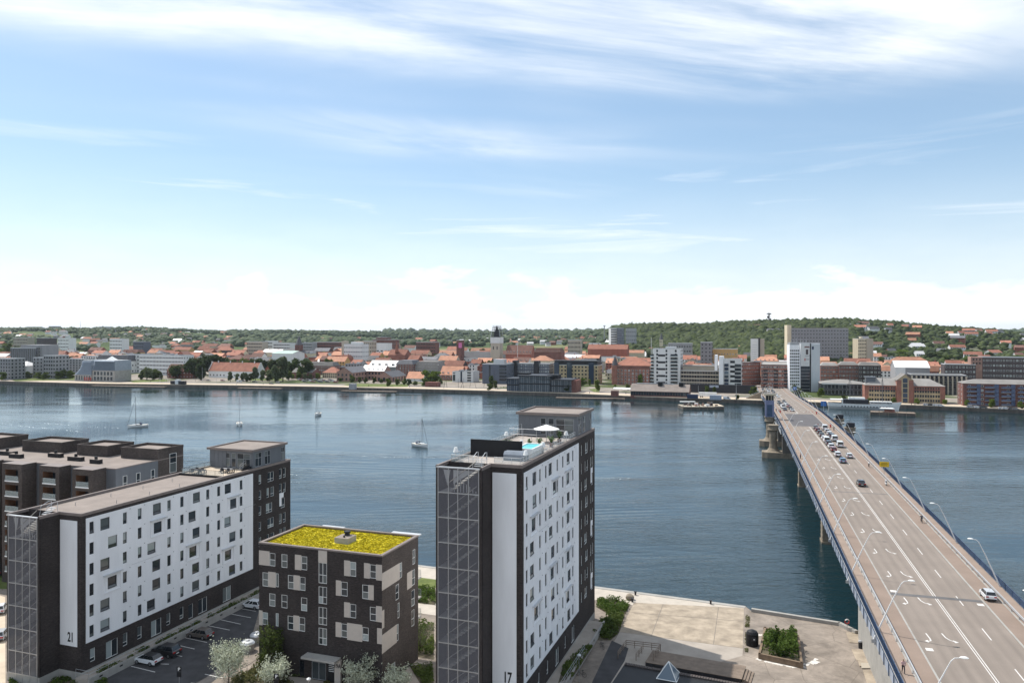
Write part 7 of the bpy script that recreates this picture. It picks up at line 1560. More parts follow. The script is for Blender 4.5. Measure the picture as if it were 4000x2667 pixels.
def scatter(n, px0, px1, f0, f1, rmin, rmax, sub, keep):
    out = []
    for _ in range(n):
        px = rg.uniform(px0, px1); r = float(np.interp(px, RX, RD)); f_ = float(np.interp(px, FX, FD)); t = f0+(f1-f0)*rg.random(); Y = f_+(r-f_)*t; x = (px-CX)/F*Y
        if keep(px, Y, t, x): out.append((x, Y, gz(x, Y), rg.uniform(rmin, rmax), sub))
    return out
def clump(x, y, s=.006): return math.sin(x*s+1.7)*math.sin(y*s*.8+.6)+.6*math.sin(x*s*2.3+y*s*1.9)
P1 = scatter(2000, 2400, 3330, -.02, .5, 6, 10.5, 2, lambda px, Y, t, x: True)+scatter(3000, 2400, 3360, .3, 1.03, 6, 10, 1, lambda px, Y, t, x: True)
P2 = scatter(2700, 3300, 4150, .02, 1.03, 4, 7.5, 1, lambda px, Y, t, x: t > .72 or clump(x, Y, .02) > -.55)
woodland('woodland', 'dense deciduous wood covering the hill behind the bridgehead', P1, M['wood_hill'], 1)
woodland('woodland', 'tree cover between villas on the right-hand hill', P2, M['wood_hill'], 2)
P3 = scatter(2600, -150, 900, .0, 1.02, 5, 9.5, 1, lambda px, Y, t, x: t > .8 or clump(x, Y, .009) > -.3)
P4 = scatter(2600, 900, 2430, .0, 1.02, 7, 13, 1, lambda px, Y, t, x: t > .75 or clump(x, Y, .006) > -.35)
woodland('woodland', 'tree cover on the long hill left of the pointed church spire', P3, M['wood_far'], 3)
woodland('woodland', 'hazy woods on the low hills behind the cathedral', P4, M['wood_far'], 4)
P5 = []
for _ in range(700):
    px = rg.uniform(1500, 4200); Y = rg.uniform(5600, 6300); x = (px-CX)/F*Y; P5.append((x, Y, gz(x, Y)-6, rg.uniform(18, 32), 1))
woodland('woodland', 'far blue wooded ridge on the horizon', P5, M['wood_far'], 5)

# ------------------------------------------------------------------ the mass of town houses between the landmarks
ca, sa = math.cos(R(AQ)), math.sin(R(AQ))
def blocked(x, y, w, d, mg=3.0):
    pts = [(x+ca*a-sa*b, y+sa*a+ca*b) for a in (0, w/2, w) for b in (0, d/2, d)]
    for X, Y, W_, D_, c, s in FOOT:
        if abs(X-x) > 160 or abs(Y-y) > 160: continue
        for p, q in pts:
            dx_, dy_ = p-X, q-Y; u, v = dx_*c+dy_*s, -dx_*s+dy_*c
            if -mg < u < W_+mg and -mg < v < D_+mg: return True
    return False
FILL = []
def infront(px, hw, y): return any(a-4 < px+hw and px-hw < b+4 and y < Y and Y < 905 for a, b, Y in SPAN+[(285, 490, 760), (1970, 2240, 640)])
rg = random.Random(23)
row = 0
for dist in [56, 78, 100, 122, 145, 168, 192, 217, 243, 270, 298, 328, 360, 394, 430, 470, 515, 565, 620, 690, 770]:
    row += 1; t = -760.0
    while t < 520:
        w = rg.uniform(10, 25) if row < 15 else rg.uniform(16, 38); d = rg.uniform(11, 15)
        x, y = t*ca, 592+t*sa+dist/ca*1.0; t += w+rg.choice((.4, .4, .4, 2, 7))
        if y < 300: continue
        px = CX+F*(x+w/2*ca)/y
        if not -80 < px < 4080 or y < qy(x)+50: continue
        if y > float(np.interp(px, FX, FD))+(60 if px > 2400 else 160): continue
        if 700 < px < 1170 and y < 905: continue
        if 2335 < px < 2392 and y < 860: continue
        if 2690 < px < 3075 and y < 655: continue
        if px > 3200 and y < 615: continue
        if rg.random() < (.06 if row < 15 else .22) or blocked(x, y, w, d) or infront(px, w*F/y/2, y): continue
        FOOT.append((x, y, w, d, ca, sa)); FILL.append((x, y, w, d, row))
print('town houses', len(FILL))
ROOFW = {'roof_tile': 'red-tiled', 'roof_orange': 'orange-tiled', 'roof_brown': 'brown-tiled', 'roof_slate': 'slate-roofed', 'roof_grey': 'flat-roofed', 'roof_pale': 'pale-roofed'}
WALLW = {'wall_white': 'white', 'wall_cream': 'cream', 'wall_red': 'red brick', 'wall_ochre': 'ochre', 'wall_grey': 'grey', 'wall_dark': 'dark brick', 'wall_tan': 'tan'}
CNT = {}
def where(px):
    k = min(LAND, key=lambda l: abs(l[0]-px)); return k[1], ('left of' if px < k[0]-12 else 'right of' if px > k[0]+12 else 'behind')
for x, y, w, d, row in FILL:
    px = CX+F*(x+w/2*ca)/y; g = min(gz(x, y), gz(x+w*ca, y+w*sa)); flat = rg.random() < (.16 if px < 3200 else .06) or (px < 700 and rg.random() < .2)
    fl = rg.choice((2, 3, 3, 4)) if row > 2 else rg.choice((2, 3)); eh = fl*3.0+rg.uniform(0, 1.2); z = g+eh
    rm = 'roof_grey' if flat else rg.choices(('roof_tile', 'roof_orange', 'roof_brown', 'roof_slate', 'roof_pale'), (4.2, 3.4 if px > 1200 else 1.6, 1.4, 1.5, .5))[0]
    wm = rg.choices(('wall_white', 'wall_cream', 'wall_red', 'wall_ochre', 'wall_grey', 'wall_dark', 'wall_tan'), (2.6, 2.2, 3.6, 1.0, 1.6, .6, 1))[0]
    lm, side = where(px); key = (rm, wm, lm, side, 0 if flat else 1+(w > 18.5)); CNT[key] = CNT.get(key, 0)+1
    kn = 'flat_roofed_house' if flat else 'tenement_house' if w > 18.5 else 'town_house'
    lab = f"{ROOFW[rm]} {WALLW[wm]} {'town house' if kn == 'town_house' else 'tenement' if kn == 'tenement_house' else 'house'}, {ordn(CNT[key]-1)} back {side} {lm}"
    o = thing(kn, lab, 'house', (x, y, 0), R(AQ), 'town houses across the fjord')
    turn = rg.random() < .22 and w < 19
    MB().box(0, w, 0, d, g-2.5, z-(.3 if flat else 0)).build('wall', M[wm], o)
    r = roofmesh('flat' if flat else rg.choices(('gable', 'hip', 'mansard'), (6, 1.5, 1))[0], w, d, z, rg.uniform(3.6, 5.6), .35, 'y' if turn else 'x'); ro = r.build('roof', [M[rm], M[wm], M['frame_grey']], o)
    if y < 1000:
        wgrid(o, 'f', w, d, g+.3, z-.1, max(3, int(w/3.2)), fl, 1.4, 1.7, 'frame_dark', 'glass_dark')
    if not flat and rg.random() < .7: chimneys(ro, w, d, z+4, rg.choice((1, 2)))
    if not flat and y < 950 and rg.random() < .4: dormers(ro, w, max(2, int(w/5)), z+.8, 1.0, 1.2, 1.3, rm)
    if flat and y < 1150: roofbits(ro, w, d, z, rg.choice((1, 2, 3)), int(x))
# villas on the hills
VIL = []
rg = random.Random(5)
for px0, px1, t0, t1, n in ((3320, 4040, .05, .75, 58), (1980, 2390, .02, .5, 55), (-40, 900, .02, .75, 85), (900, 1950, .0, .35, 40), (2830, 3060, .2, .7, 6)):
    for _ in range(n):
        px = rg.uniform(px0, px1); r = float(np.interp(px, RX, RD)); f_ = float(np.interp(px, FX, FD)); Y = f_+(r-f_)*rg.uniform(t0, t1); x = (px-CX)/F*Y
        if blocked(x, Y, 14, 10, 6): continue
        FOOT.append((x, Y, 14, 10, ca, sa)); VIL.append((x, Y, px))
VM = {}
for x, y, px in VIL:
    wm = rg.choices(('wall_white', 'wall_cream', 'wall_red', 'wall_grey'), (5, 2, 2, 1))[0]; rm = rg.choices(('roof_tile', 'roof_orange', 'roof_slate', 'roof_pale', 'roof_brown'), (3, 2, 3, 1.5, 2))[0]; s = rg.choice((0, 1, 2)); k = (wm, rm, s)
    if k not in VM:
        w, d, hh = (12, 9, 5.5) if s == 0 else (16, 10, 6) if s == 1 else (22, 11, 7.5); b = MB().box(0, w, 0, d, -4, hh)
        for i in range(int(w/3)): b.box(1+i*3, 2.4+i*3, -.05, 0, hh-2.4, hh-.8, 1)
        VM[k] = (b.mesh('wall', [M[wm], M['glass_dark']]), roofmesh('gable', w, d, hh, 3.8, .5).mesh('roof', [M[rm], M[wm]]))
    lm, side = where(px); hill = 'hill' if px > 2350 else 'slope'; key = ('v', wm, rm, lm, side); CNT[key] = CNT.get(key, 0)+1
    o = thing('villa', f"{ROOFW[rm]} {WALLW[wm]} {hill} villa, {ordn(CNT[key]-1)} {side} {lm}", 'house', (x, y, gz(x, y)+1.4), R(rg.uniform(-40, 20)), 'villas on the hills'); put('wall', VM[k][0], o); put('roof', VM[k][1], o)
# trees between the town houses
rg = random.Random(77); n = 0
for _ in range(1500):
    if n >= 150: break
    px = rg.uniform(-20, 4020); Y = rg.uniform(700, 1500); x = (px-CX)/F*Y
    if Y < qy(x)+60 or Y > float(np.interp(px, FX, FD))+150 or blocked(x, Y, 6, 6, 1.5) or infront(px, 12, Y): continue
    if px < 1200 and rg.random() < .2 or 2335 < px < 2392: continue
    lm, side = where(px); key = ('t', lm, side); CNT[key] = CNT.get(key, 0)+1; n += 1
    tree(px, 0, 0, rg.choice(('round', 'broad', 'round')), rg.choices(('leaf_dark', 'leaf_mid', 'leaf_light'), (3, 3, 1))[0], f"town tree among the roofs, {ordn(CNT[key]-1)} {side} {lm}", Y=Y, h=rg.uniform(9, 16), group='trees between the town houses')
# ------------------------------------------------------------------ near planting
def inpoly(x, y, P):
    c = False; j = len(P)-1
    for i in range(len(P)):
        if (P[i][1] > y) != (P[j][1] > y) and x < (P[j][0]-P[i][0])*(y-P[i][1])/(P[j][1]-P[i][1])+P[i][0]: c = not c
        j = i
    return c
def bed(label, pts, h0, h1, n, leaf, size=.16, name='hedge', world=False, lumps=26, seed=1, z=2.1, soil=True):
    """planted bed: clumped leaf faces over soil"""
    P = [(p[0], p[1]) for p in pts] if world else [tuple(gp(*p, z))[:2] for p in pts]; rg = np.random.default_rng(seed)
    xs, ys = [p[0] for p in P], [p[1] for p in P]; C = []
    while len(C) < lumps:
        x, y = rg.uniform(min(xs), max(xs)), rg.uniform(min(ys), max(ys))
        if inpoly(x, y, P): C.append((x, y, h0+(h1-h0)*rg.random(), .45+.6*rg.random()))
    V = []
    while len(V) < n:
        c = C[int(rg.integers(lumps))]; d = rg.normal(size=3); d /= np.linalg.norm(d); d[2] = abs(d[2]); q = 1-.4*rg.random()**2; x, y = c[0]+d[0]*c[3]*q*1.3, c[1]+d[1]*c[3]*q*1.3
        if inpoly(x, y, P): V.append((x, y, z+.05+d[2]*c[2]*q))
    o = thing(name, label, 'plants', (0, 0, 0)); put('leaves', quadmesh('leaves', leafcloud(np.array(V), size, rg), M[leaf]), o)
    if soil: MB().poly([(x, y, z+.022) for x, y in P]).build('soil', M['soil'], o)
    return o
M['soil'] = mat('planting_soil', (.10, .085, .055), .95, .3, 1.2, bump=.4, bscale=6)
M['leaf_hedge'] = leafmat('hedge_foliage', (.05, .09, .018), (.13, .19, .04), .1, 1.5)
M['leaf_bed'] = leafmat('mixed_bed_foliage', (.07, .085, .03), (.19, .18, .08), .1, 1.2)
bed('clipped green hedge beyond the yellow-roofed block', [(1560, 2290), (1700, 2300), (1700, 2362), (1560, 2345)], .8, 1.5, 3600, 'leaf_hedge', .16, seed=2, lumps=34)
bed('sunlit shrubs at the water end of the tower', [(2332, 2335), (2400, 2340), (2462, 2358), (2440, 2405), (2380, 2400), (2330, 2370)], .5, 1.1, 3600, 'leaf_hedge', .15, seed=3, lumps=34)
bed('dark shrub bank along the shaded foot of the tower', [(2380, 2400), (2440, 2405), (2418, 2470), (2385, 2500), (2310, 2500), (2335, 2440)], .6, 1.3, 4200, 'leaf_mid', .17, seed=4, lumps=34)
bed('low shrubs on the terrace beside the tower wall', [(2200, 2600), (2300, 2510), (2318, 2520), (2240, 2640), (2180, 2667)], .3, .8, 1800, 'leaf_mid', .15, seed=5, lumps=20, z=3.0)
bed('straw and green planting between the car park and the entrance path', [(900, 2660), (1010, 2590), (1085, 2600), (1110, 2640), (1150, 2672), (1100, 2720), (900, 2720)], .25, .8, 4600, 'leaf_bed', .14, seed=6, lumps=50)
bed('shaded planting strip under the entrance of the yellow-roofed block', [(1100, 2602), (1260, 2625), (1240, 2650), (1120, 2640)], .2, .5, 1400, 'leaf_mid', .13, seed=7, lumps=18)
bed('brown and green bed between the two silver bushes', [(1260, 2650), (1420, 2640), (1500, 2700), (1280, 2720)], .2, .5, 1700, 'leaf_bed', .13, seed=8, lumps=20)
bed('dark low bed inside the curve of the path', [(1600, 2600), (1690, 2590), (1696, 2700), (1640, 2667)], .3, .7, 1700, 'leaf_mid', .14, seed=9, lumps=18)
bed('loose shrubs between the yellow-roofed block and the tower', [(1570, 2500), (1640, 2440), (1695, 2430), (1695, 2575), (1600, 2560)], .4, 1.5, 3000, 'leaf_mid', .17, seed=10, lumps=26)
bed('climbing plants along the raised walk of block 21', [(x, y, 0) for x, y in [tuple((C21+D1*t+E1*w).to_tuple()[:2]) for t, w in ((1, -2.3), (44, -2.3), (44, -1.4), (1, -1.4))]], .3, .7, 2600, 'leaf_mid', .14, world=True, seed=11, lumps=46, z=3.0, soil=False)
bed('rough grass and weeds at the corner below the number 21 stair', [(40, 2640), (170, 2655), (300, 2640), (420, 2660), (420, 2740), (20, 2740)], .2, .7, 2600, 'leaf_hedge', .16, seed=12, lumps=30)
bed('weeds on the slope under the bridge railing', [(3385, 2520), (3430, 2560), (3465, 2640), (3420, 2640), (3395, 2590)], .2, .6, 1800, 'leaf_hedge', .13, seed=13, lumps=20)
bed('weedy patch beside the lowest concrete slab', [(3420, 2612), (3470, 2620), (3515, 2680), (3440, 2690)], .3, .7, 1500, 'leaf_hedge', .14, seed=14, lumps=16)
bed('thin weeds along the crack left of the planter', [(2912, 2400), (2930, 2405), (2920, 2580), (2908, 2580)], .05, .15, 700, 'leaf_bed', .10, seed=15, lumps=14, soil=False)
def neartree(px, py, top, rad, leaf, label, n=2600, size=.13, tw=60):
    """feathery tree: leaves strung along rising, forking twigs"""
    p = gp(px, py, 2.1); h = (H-(top-HY)*p.y/F)-2.1; rx = rad*p.y/F; rg = np.random.default_rng(px); V = []; b = MB().tube([(0, 0, -.1), (.05, 0, h*.3), (0, .05, h*.72)], [.1, .08, .03], 7)
    for k in range(tw):
        a = k*2.4+rg.random()*.5; z0 = h*(.10+.55*rg.random()); out = rx*(.45+.6*rg.random())*(1-.55*max(0, z0/h-.35)); up = h*(.16+.28*rg.random()); up = min(up, h*1.0-z0); q0 = np.array((0, 0, z0)); q2 = np.array((out*math.cos(a), out*math.sin(a), z0+up)); q1 = (q0+q2)/2+np.array((out*.18*math.cos(a), out*.18*math.sin(a), -up*.12))
        b.tube([q0, q1, q2], [.035, .02, .008], 4); m_ = n//tw; t = .35+.65*rg.random(m_)**.8; w0, w1, w2 = (1-t)**2, 2*t*(1-t), t**2
        V.append(w0[:, None]*q0+w1[:, None]*q1+w2[:, None]*q2+rg.normal(size=(m_, 3))*.16*(.5+rg.random((m_, 1)))*min(1.6, rx/1.6))
    o = thing('tree', label, 'tree', p); put('crown', quadmesh('crown', leafcloud(np.concatenate(V), size, rg, .9), M[leaf]), o); b.build('trunk', M['bark'], o); return o
neartree(893, 2672, 2494, 78, 'leaf_silver', 'silver-leaved tree standing at the car park edge', 3600)
neartree(1072, 2690, 2562, 62, 'leaf_silver', 'silver-leaved bush in the straw bed, right of the green tree', 2800)
neartree(1408, 2700, 2556, 70, 'leaf_silver', 'silver-leaved tree in front of the 19A entrance', 3200)
neartree(1548, 2712, 2610, 62, 'leaf_silver', 'silver-leaved bush nearest the tower, by the curved path', 2600)
neartree(1058, 2642, 2438, 56, 'leaf_mid', 'green tree at the left corner of the yellow-roofed block', 3000, .14)
neartree(1640, 2545, 2405, 55, 'leaf_willow', 'thin airy tree between the yellow-roofed block and the tower', 900, .10, 34)
# raised planter on the quay with its painted ring
pl = [gp(2962, 2572), gp(3136, 2610), gp(3122, 2500), gp(2985, 2466)]; c = sum(pl, Vector())/4
pt = thing('planter', 'raised brick planter box on the open quay', 'planter', (0, 0, 0)); b = MB()
for a, d_ in zip(pl, pl[1:]+pl[:1]):
    e = (d_-a).normalized(); n = Vector((-e.y, e.x, 0))*.35
    b.prism([(a.x, a.y), (d_.x, d_.y), ((d_+n).x, (d_+n).y), ((a+n).x, (a+n).y)], 2.0, 2.95)
b.build('kerb_wall', mat('old_timber_kerb', (.20, .145, .10), .9, .3, 1.5, bump=.5, bscale=5), pt)
MB().poly([(p.x, p.y, 2.75) for p in pl]).build('soil', M['soil'], pt)
inn = [c+(p-c)*.86 for p in pl]
bed('dense green bush overflowing the quay planter', [(p.x, p.y) for p in inn], 1.2, 2.4, 5200, 'leaf_hedge', .19, 'bush', True, 26, 21, 2.7, False)
rg = random.Random(9); b = MB(); N = 90
for k in range(N):
    a0, a1 = 2*math.pi*k/N, 2*math.pi*(k+1)/N
    gap = math.sin(a0) > .2 and math.cos(a0) > .55 or (math.cos(a0) < -.75 and abs(math.sin(a0)) < .5) or (math.cos(a0) > .8)
    if gap: continue
    r0, r1 = 5.0+rg.uniform(-.15, .15), 5.75+rg.uniform(-.35, .35)
    b.quad(*[(c.x+r*math.cos(a), c.y+r*math.sin(a)*1.12, 2.113) for r, a in ((r0, a0), (r1, a0), (r1+rg.uniform(-.2, .2), a1), (r0, a1))])
struct(b.build('painted_ring_marking', mat('worn_white_paint', (.62, .58, .53), .9, .25, 1.0)))
def lathe_thing(name, label, cat, p, parts, group=None):
    o = thing(name, label, cat, p, 0, group)
    for nm, prof, m in parts: MB().lathe(prof, n=16).build(nm, M[m], o, smooth=False)
    return o
def bulkbin(px, py, lab, k, m1='concrete', m2='metal_light'):
    return lathe_thing('waste_container', lab, 'waste container', gp(px, py), [('body', [(k*.9, 0), (k*.95, 1.0), (k*.92, 1.15)], m1), ('lid', [(k*1.0, 1.12), (k*1.0, 1.25), (k*.8, 1.5), (k*.3, 1.62)], m2), ('flap', [(k*.32, 1.6), (k*.3, 1.75), (.05, 1.8)], m2)], 'silver-domed waste containers')
bulkbin(966, 2540, 'silver-domed waste container, nearer of the pair by the green tree', 1.15); bulkbin(1002, 2508, 'silver-domed waste container, farther of the pair by the green tree', 1.05)
o = thing('waste_container', 'tall black rounded waste container left of the quay planter', 'waste container', gp(2938, 2518)); MB().lathe([(.95, 0), (1.0, 1.3), (.95, 1.9), (.75, 2.25), (.3, 2.45)], n=18).build('body', M['black'], o); MB().box(-.35, .35, -1.04, -.9, 1.0, 1.6).build('hatch', M['frame_dark'], o); MB().box(-.12, .12, -1.06, -1.04, 1.2, 1.35).build('sticker', M['white_paint'], o)
o = thing('waste_bin', 'dark litter bin with a domed top near the bridge', 'bin', gp(3361, 2530)); MB().lathe([(.3, 0), (.32, .95), (.34, 1.0)], n=12).build('body', M['frame_dark'], o); MB().lathe([(.34, 1.0), (.3, 1.2), (.1, 1.3)], n=12).build('lid', M['wall_grey'], o)
# stepped slabs down to the water by the bridge
rg = random.Random(2)
SL = [[(3305,2468),(3375,2470),(3392,2512),(3318,2508)],[(3330,2463),(3362,2465),(3366,2476),(3328,2473)],[(3368,2472),(3412,2474),(3420,2492),(3374,2490)],[(3325,2532),(3385,2536),(3395,2580),(3345,2577)],[(3350,2580),(3398,2582),(3402,2590),(3358,2602)],[(3362,2590),(3470,2590),(3480,2608),(3366,2610)],[(3370,2614),(3410,2616),(3440,2680),(3390,2680)]]
for k, s in enumerate(SL):
    q = [gp(x, y, 2.15) for x, y in s]; struct(MB().prism([(p.x, p.y) for p in q], 1.6, 2.14+.05*(k % 3)+rg.uniform(0, .04)).build('paving_slab', M['concrete_pale'] if k != 5 else M['wall_tan']))
o = thing('lifebuoy_stand', 'lifebuoy on a post at the quay corner', 'lifebuoy', gp(3309, 2462)); MB().tube([(0, 0, 0), (0, 0, 1.4)], .05, 6).build('post', M['steel'], o)
MB().tube([(.36*math.cos(a*.5236), 0, 1.55+.36*math.sin(a*.5236)) for a in range(13)], .085, 6).build('ring', M['red'], o); MB().tube([(.36*math.cos(a*.5236), -.03, 1.55+.36*math.sin(a*.5236)) for a in range(1, 6)], .09, 6).build('white_band', M['white_paint'], o)
o = thing('rope_heap', 'heap of pale rope and netting on a slab under the bridge', 'rope heap', gp(3416, 2505)); b = MB(); rg = random.Random(4)
for k in range(22): b.tube([(rg.uniform(-.8, .8), rg.uniform(-.9, .9), rg.uniform(0, .9)) for _ in range(4)], .06, 5)
b.build('coils', M['wall_white'], o)
o = thing('ladder_frame', 'thin metal ladder frame at the water edge beside the bridge', 'ladder', gp(3399, 2482)); MB().tube([(0, 0, -1), (0, 0, 1.6)], .03, 4).tube([(-.5, 0, 1.55), (.5, 0, 1.55)], .03, 4).tube([(-.5, 0, .9), (.5, 0, .9)], .03, 4).build('frame', M['steel'], o)
# promenade boulder, bollards
o = thing('boulder', 'rounded brown boulder on the promenade corner', 'boulder', gp(2460, 2340)); bm = bmesh.new(); bmesh.ops.create_icosphere(bm, subdivisions=2, radius=.8)
for v in bm.verts: v.co *= 1+.12*math.sin(5*v.co.x+2)*math.sin(4*v.co.y); v.co.z = v.co.z*.8+.45
me = bpy.data.meshes.new('stone'); bm.to_mesh(me); bm.free(); me.materials.append(M['stone']); put('stone', me, o)
for k, (px, py) in enumerate(((2482, 2322), (2776, 2357), (2470, 2349))):
    lathe_thing('mooring_bollard', f"dark mooring bollard on the near quay, {('beside the boulder', 'at the edge of the pale slabs', 'between boulder and hedge')[k]}", 'bollard', gp(px, py, 2.15), [('post', [(.18, 0), (.16, .45), (.28, .55), (.24, .68)], 'frame_dark')], 'bollards on the near quay')
# car park signs and globe lamps
for px, py, lab in ((700, 2690, 'dark parking sign with a white P in the shaded car park'), (1080, 2720, 'dark parking sign with a white P among the straw planting')):
    o = thing('parking_sign', lab, 'sign', gp(px, py)); MB().tube([(0, 0, 0), (0, 0, 3.2)], .035, 6).build('post', M['steel'], o); bd = MB().box(-.32, .32, -.08, -.03, 2.5, 3.2).box(-.32, .32, -.08, -.03, 1.75, 2.45).build('plate', M['black'], o)
    text('P', .62, M['white_paint'], bd, (0, -.09, 2.63), (R(90), 0, 0), 'letter_p', 1, .02)
for px, py, lab in ((1206, 2760, 'path lamp with a pale round head before the 19A entrance'), (2262, 2660, 'path lamp with a pale round head on the tower terrace')):
    o = thing('path_lamp', lab, 'lamp', gp(px, py)); MB().tube([(0, 0, 0), (0, 0, 3.6)], .04, 6).build('pole', M['steel'], o); MB().lathe([(.1, 3.5), (.3, 3.65), (.32, 3.8), (.1, 3.95)], n=12).build('lamp_head', M['metal_light'], o)
rail(thing('fence', 'low rail fence between the car park and the straw planting', 'fence'), [gp(905, 2655), gp(965, 2622), gp(1040, 2575)], .9, 2.5, 'frame_dark', 1, .035, 'rails')
for k, (px, py, a) in enumerate(((2352, 2530, .3), (2270, 2640, 1.0))): bicycle(gp(px, py), a, f"parked bicycle {('by the dark shrub bank', 'against the terrace wall')[k]} of the tower", False, group='bicycles parked by the tower')
# timber deck with railed ramp
A = gp(2520, 2600); dk_ = thing('timber_deck', 'grey timber deck and railed ramp behind the black roof', 'deck', A, R(-24)); rg = random.Random(3)
for k in range(14): MB().box(0, 14, k*.34, k*.34+.32, .55, .62+rg.uniform(0, .01)).build('plank', M['wood'], dk_)
MB().box(.05, 13.9, .02, 4.7, 0, .55).build('skirt', M['frame_dark'], dk_)
for k in range(3): MB().box(14+k*.4, 14.4+k*.4, .4, 4.2, 0, .42-.14*k).build('step', M['wood'], dk_)
rail(dk_, [(-4.5, 5.6, 0), (-4.5, 1.0, 0)], 1.1, 1.5, 'wood', 3, .05, 'ramp_railing'); rail(dk_, [(-4.5, 5.6, 0), (1, 5.6, .3), (1, 1, .6)], 1.1, 1.5, 'wood', 3, .05, 'ramp_railing'); rail(dk_, [(-1.6, 4.2, 0), (-1.6, .8, .2)], 1.1, 1.5, 'wood', 3, .05, 'ramp_railing')
# black roof with glass pyramid
P0 = gp(2441, 2590, 6.0); rz = math.atan2(-6.0, 13.4); bh = thing('low_building', 'low building with a black tiled roof and a glass pyramid skylight', 'building', (P0.x, P0.y, 0), rz)
MB().box(.6, 24, -16, -.6, 2.0, 5.4).build('wall', M['brick_dark'], bh)
b = MB(); b.quad((0, 0, 5.9), (26, 0, 5.9), (26, -6, 7.4), (0, -6, 7.4)) if False else None
b.quad((0, 0, 6.0), (26, 0, 6.0), (26, -18, 5.5), (0, -18, 5.5)); b.box(0, 26, -.02, .02, 5.3, 6.0); b.quad((0, 0, 6.0), (0, -18, 5.5), (0, -18, 5.0), (0, 0, 5.3)); ro = b.build('roof', M['black'], bh)
tl = MB().box(-.14, .14, -.5, .12, 0, .14).mesh('ridge_tile', mat('brown_ridge_tile', (.085, .07, .065), .8, .25, 3))
for k in range(72): put('ridge_tile', tl, ro, (.2+k*.36, 0, 6.0))
sk = P0; L_ = Vector((gp(2612, 2640, 5.9).x-P0.x, gp(2612, 2640, 5.9).y-P0.y, 0)); lx, ly = L_.x*math.cos(-rz)-L_.y*math.sin(-rz), L_.x*math.sin(-rz)+L_.y*math.cos(-rz); s = 1.35
gb = MB(); fb = MB(); cs = [(lx-s, ly-s), (lx+s, ly-s), (lx+s, ly+s), (lx-s, ly+s)]; ap = (lx, ly, 7.9)
for k in range(4): a, q = cs[k], cs[(k+1) % 4]; gb.tri((*a, 5.9), (*q, 5.9), ap); fb.tube([(*a, 5.9), ap], .07, 4); fb.tube([(*a, 5.9), (*q, 5.9)], .08, 4)
sko = fb.build('skylight_frame', M['white_paint'], bh); gb.build('skylight_glass', M['glass_blue'], sko)
# ------------------------------------------------------------------ boats
def hull(L, Wm, fb, n=11, full=.0, sheer=.25):
    """open loft from stern to stem; returns the builder with deck"""
    b = MB(); S = []
    for i in range(n+1):
        t = i/n; w = Wm/2*(.72+.28*math.sin(math.pi*min(1, t*1.15)) if t < .45 else (1-((t-.45)/.55)**(2.0+full))); w = max(w, .02); z = fb*(1+sheer*(2*t-1)**2*(1.4 if t > .5 else .5)); y = -L/2+L*t*(.96 if True else 1)
        S.append([(-w, y+(.03*L if t > .95 else 0), z), (-w*.93, y, z*.45), (-w*.55, y*.97, -.3), (w*.55, y*.97, -.3), (w*.93, y, z*.45), (w, y+(.03*L if t > .95 else 0), z)])
    for a, c_ in zip(S[:-1], S[1:]):
        for k in range(5): b.quad(a[k], a[k+1], c_[k+1], c_[k], 0)
        b.quad(a[0], c_[0], c_[5], a[5], 1)
    b.poly(S[0], 0); return b
def sailboat(px, py, ytop, rz, label, L=10.5):
    p = gp(px, py, 0); o = thing('sailing_boat', label, 'sailboat', p, R(rz), 'sailing boats on the fjord'); h = H-(ytop-HY)*p.y/F
    hull(L, 3.3, 1.15).build('hull', [M['white_paint'], M['deck_pale']], o)
    MB().prism([(-.95, -1.6), (.95, -1.6), (.7, 1.6), (0, 2.6), (-.7, 1.6)], 1.1, 1.62).build('cabin', M['white_paint'], o); MB().box(-.97, .97, -1.2, 1.0, 1.28, 1.45).build('cabin_windows', M['glass_dark'], o)
    b = MB(); 
    for k in range(6): a0, a1 = math.pi*k/6, math.pi*(k+1)/6; b.quad(*[(1.15*math.cos(a), y, 1.35+.95*math.sin(a)) for a, y in ((a0, -2.1), (a1, -2.1), (a1, -1.1), (a0, -1.1))])
    b.build('spray_hood', M['hood'], o); MB().tube([(0, .9, 1.5), (0, .9, h)], [.10, .07], 6).build('mast', M['mast'], o)
    sb = MB().tube([(0, .85, 2.5), (0, -3.0, 2.55)], .14, 6).build('boom', M['sailcover'], o)
    st = MB()
    for q in ((0, L*.47, 1.3), (0, -L*.48, 1.2), (-1.5, .6, 1.2), (1.5, .6, 1.2)): st.tube([q, (0, .9, h-.3)], .03, 3)
    st.build('rigging', M['mast'], o); st = MB().tube([(0, L*.46, 1.3), (0, 1.0, h*.93)], .075, 5).build('furled_jib', M['sailcover'], o)
    rail(o, [(-1.3, -L*.46, 1.15), (1.3, -L*.46, 1.15)], .7, 1.0, 'steel', 1, .04, 'pushpit')
M['deck_pale'] = mat('pale_boat_deck', (.62, .58, .50), .7, .1, 1); M['hood'] = mat('navy_canvas', (.05, .06, .10), .8, .15, 1); M['mast'] = mat('dark_mast', (.12, .12, .13), .4, .1); M['sailcover'] = mat('grey_sail_cover', (.30, .32, .36), .8, .1)
sailboat(537, 1668, 1549, 122, 'white sailing boat nearest the left frame edge, bow to the left')
sailboat(935, 1661, 1552, -160, 'white sailing boat second along the fjord, stern turned to us')
sailboat(1240, 1622, 1524, 178, 'white sailing boat seen bow-on, farthest out', 9.5)
sailboat(1643, 1744, 1630, -128, 'white sailing boat nearest the tower, bow to the right', 9.5)
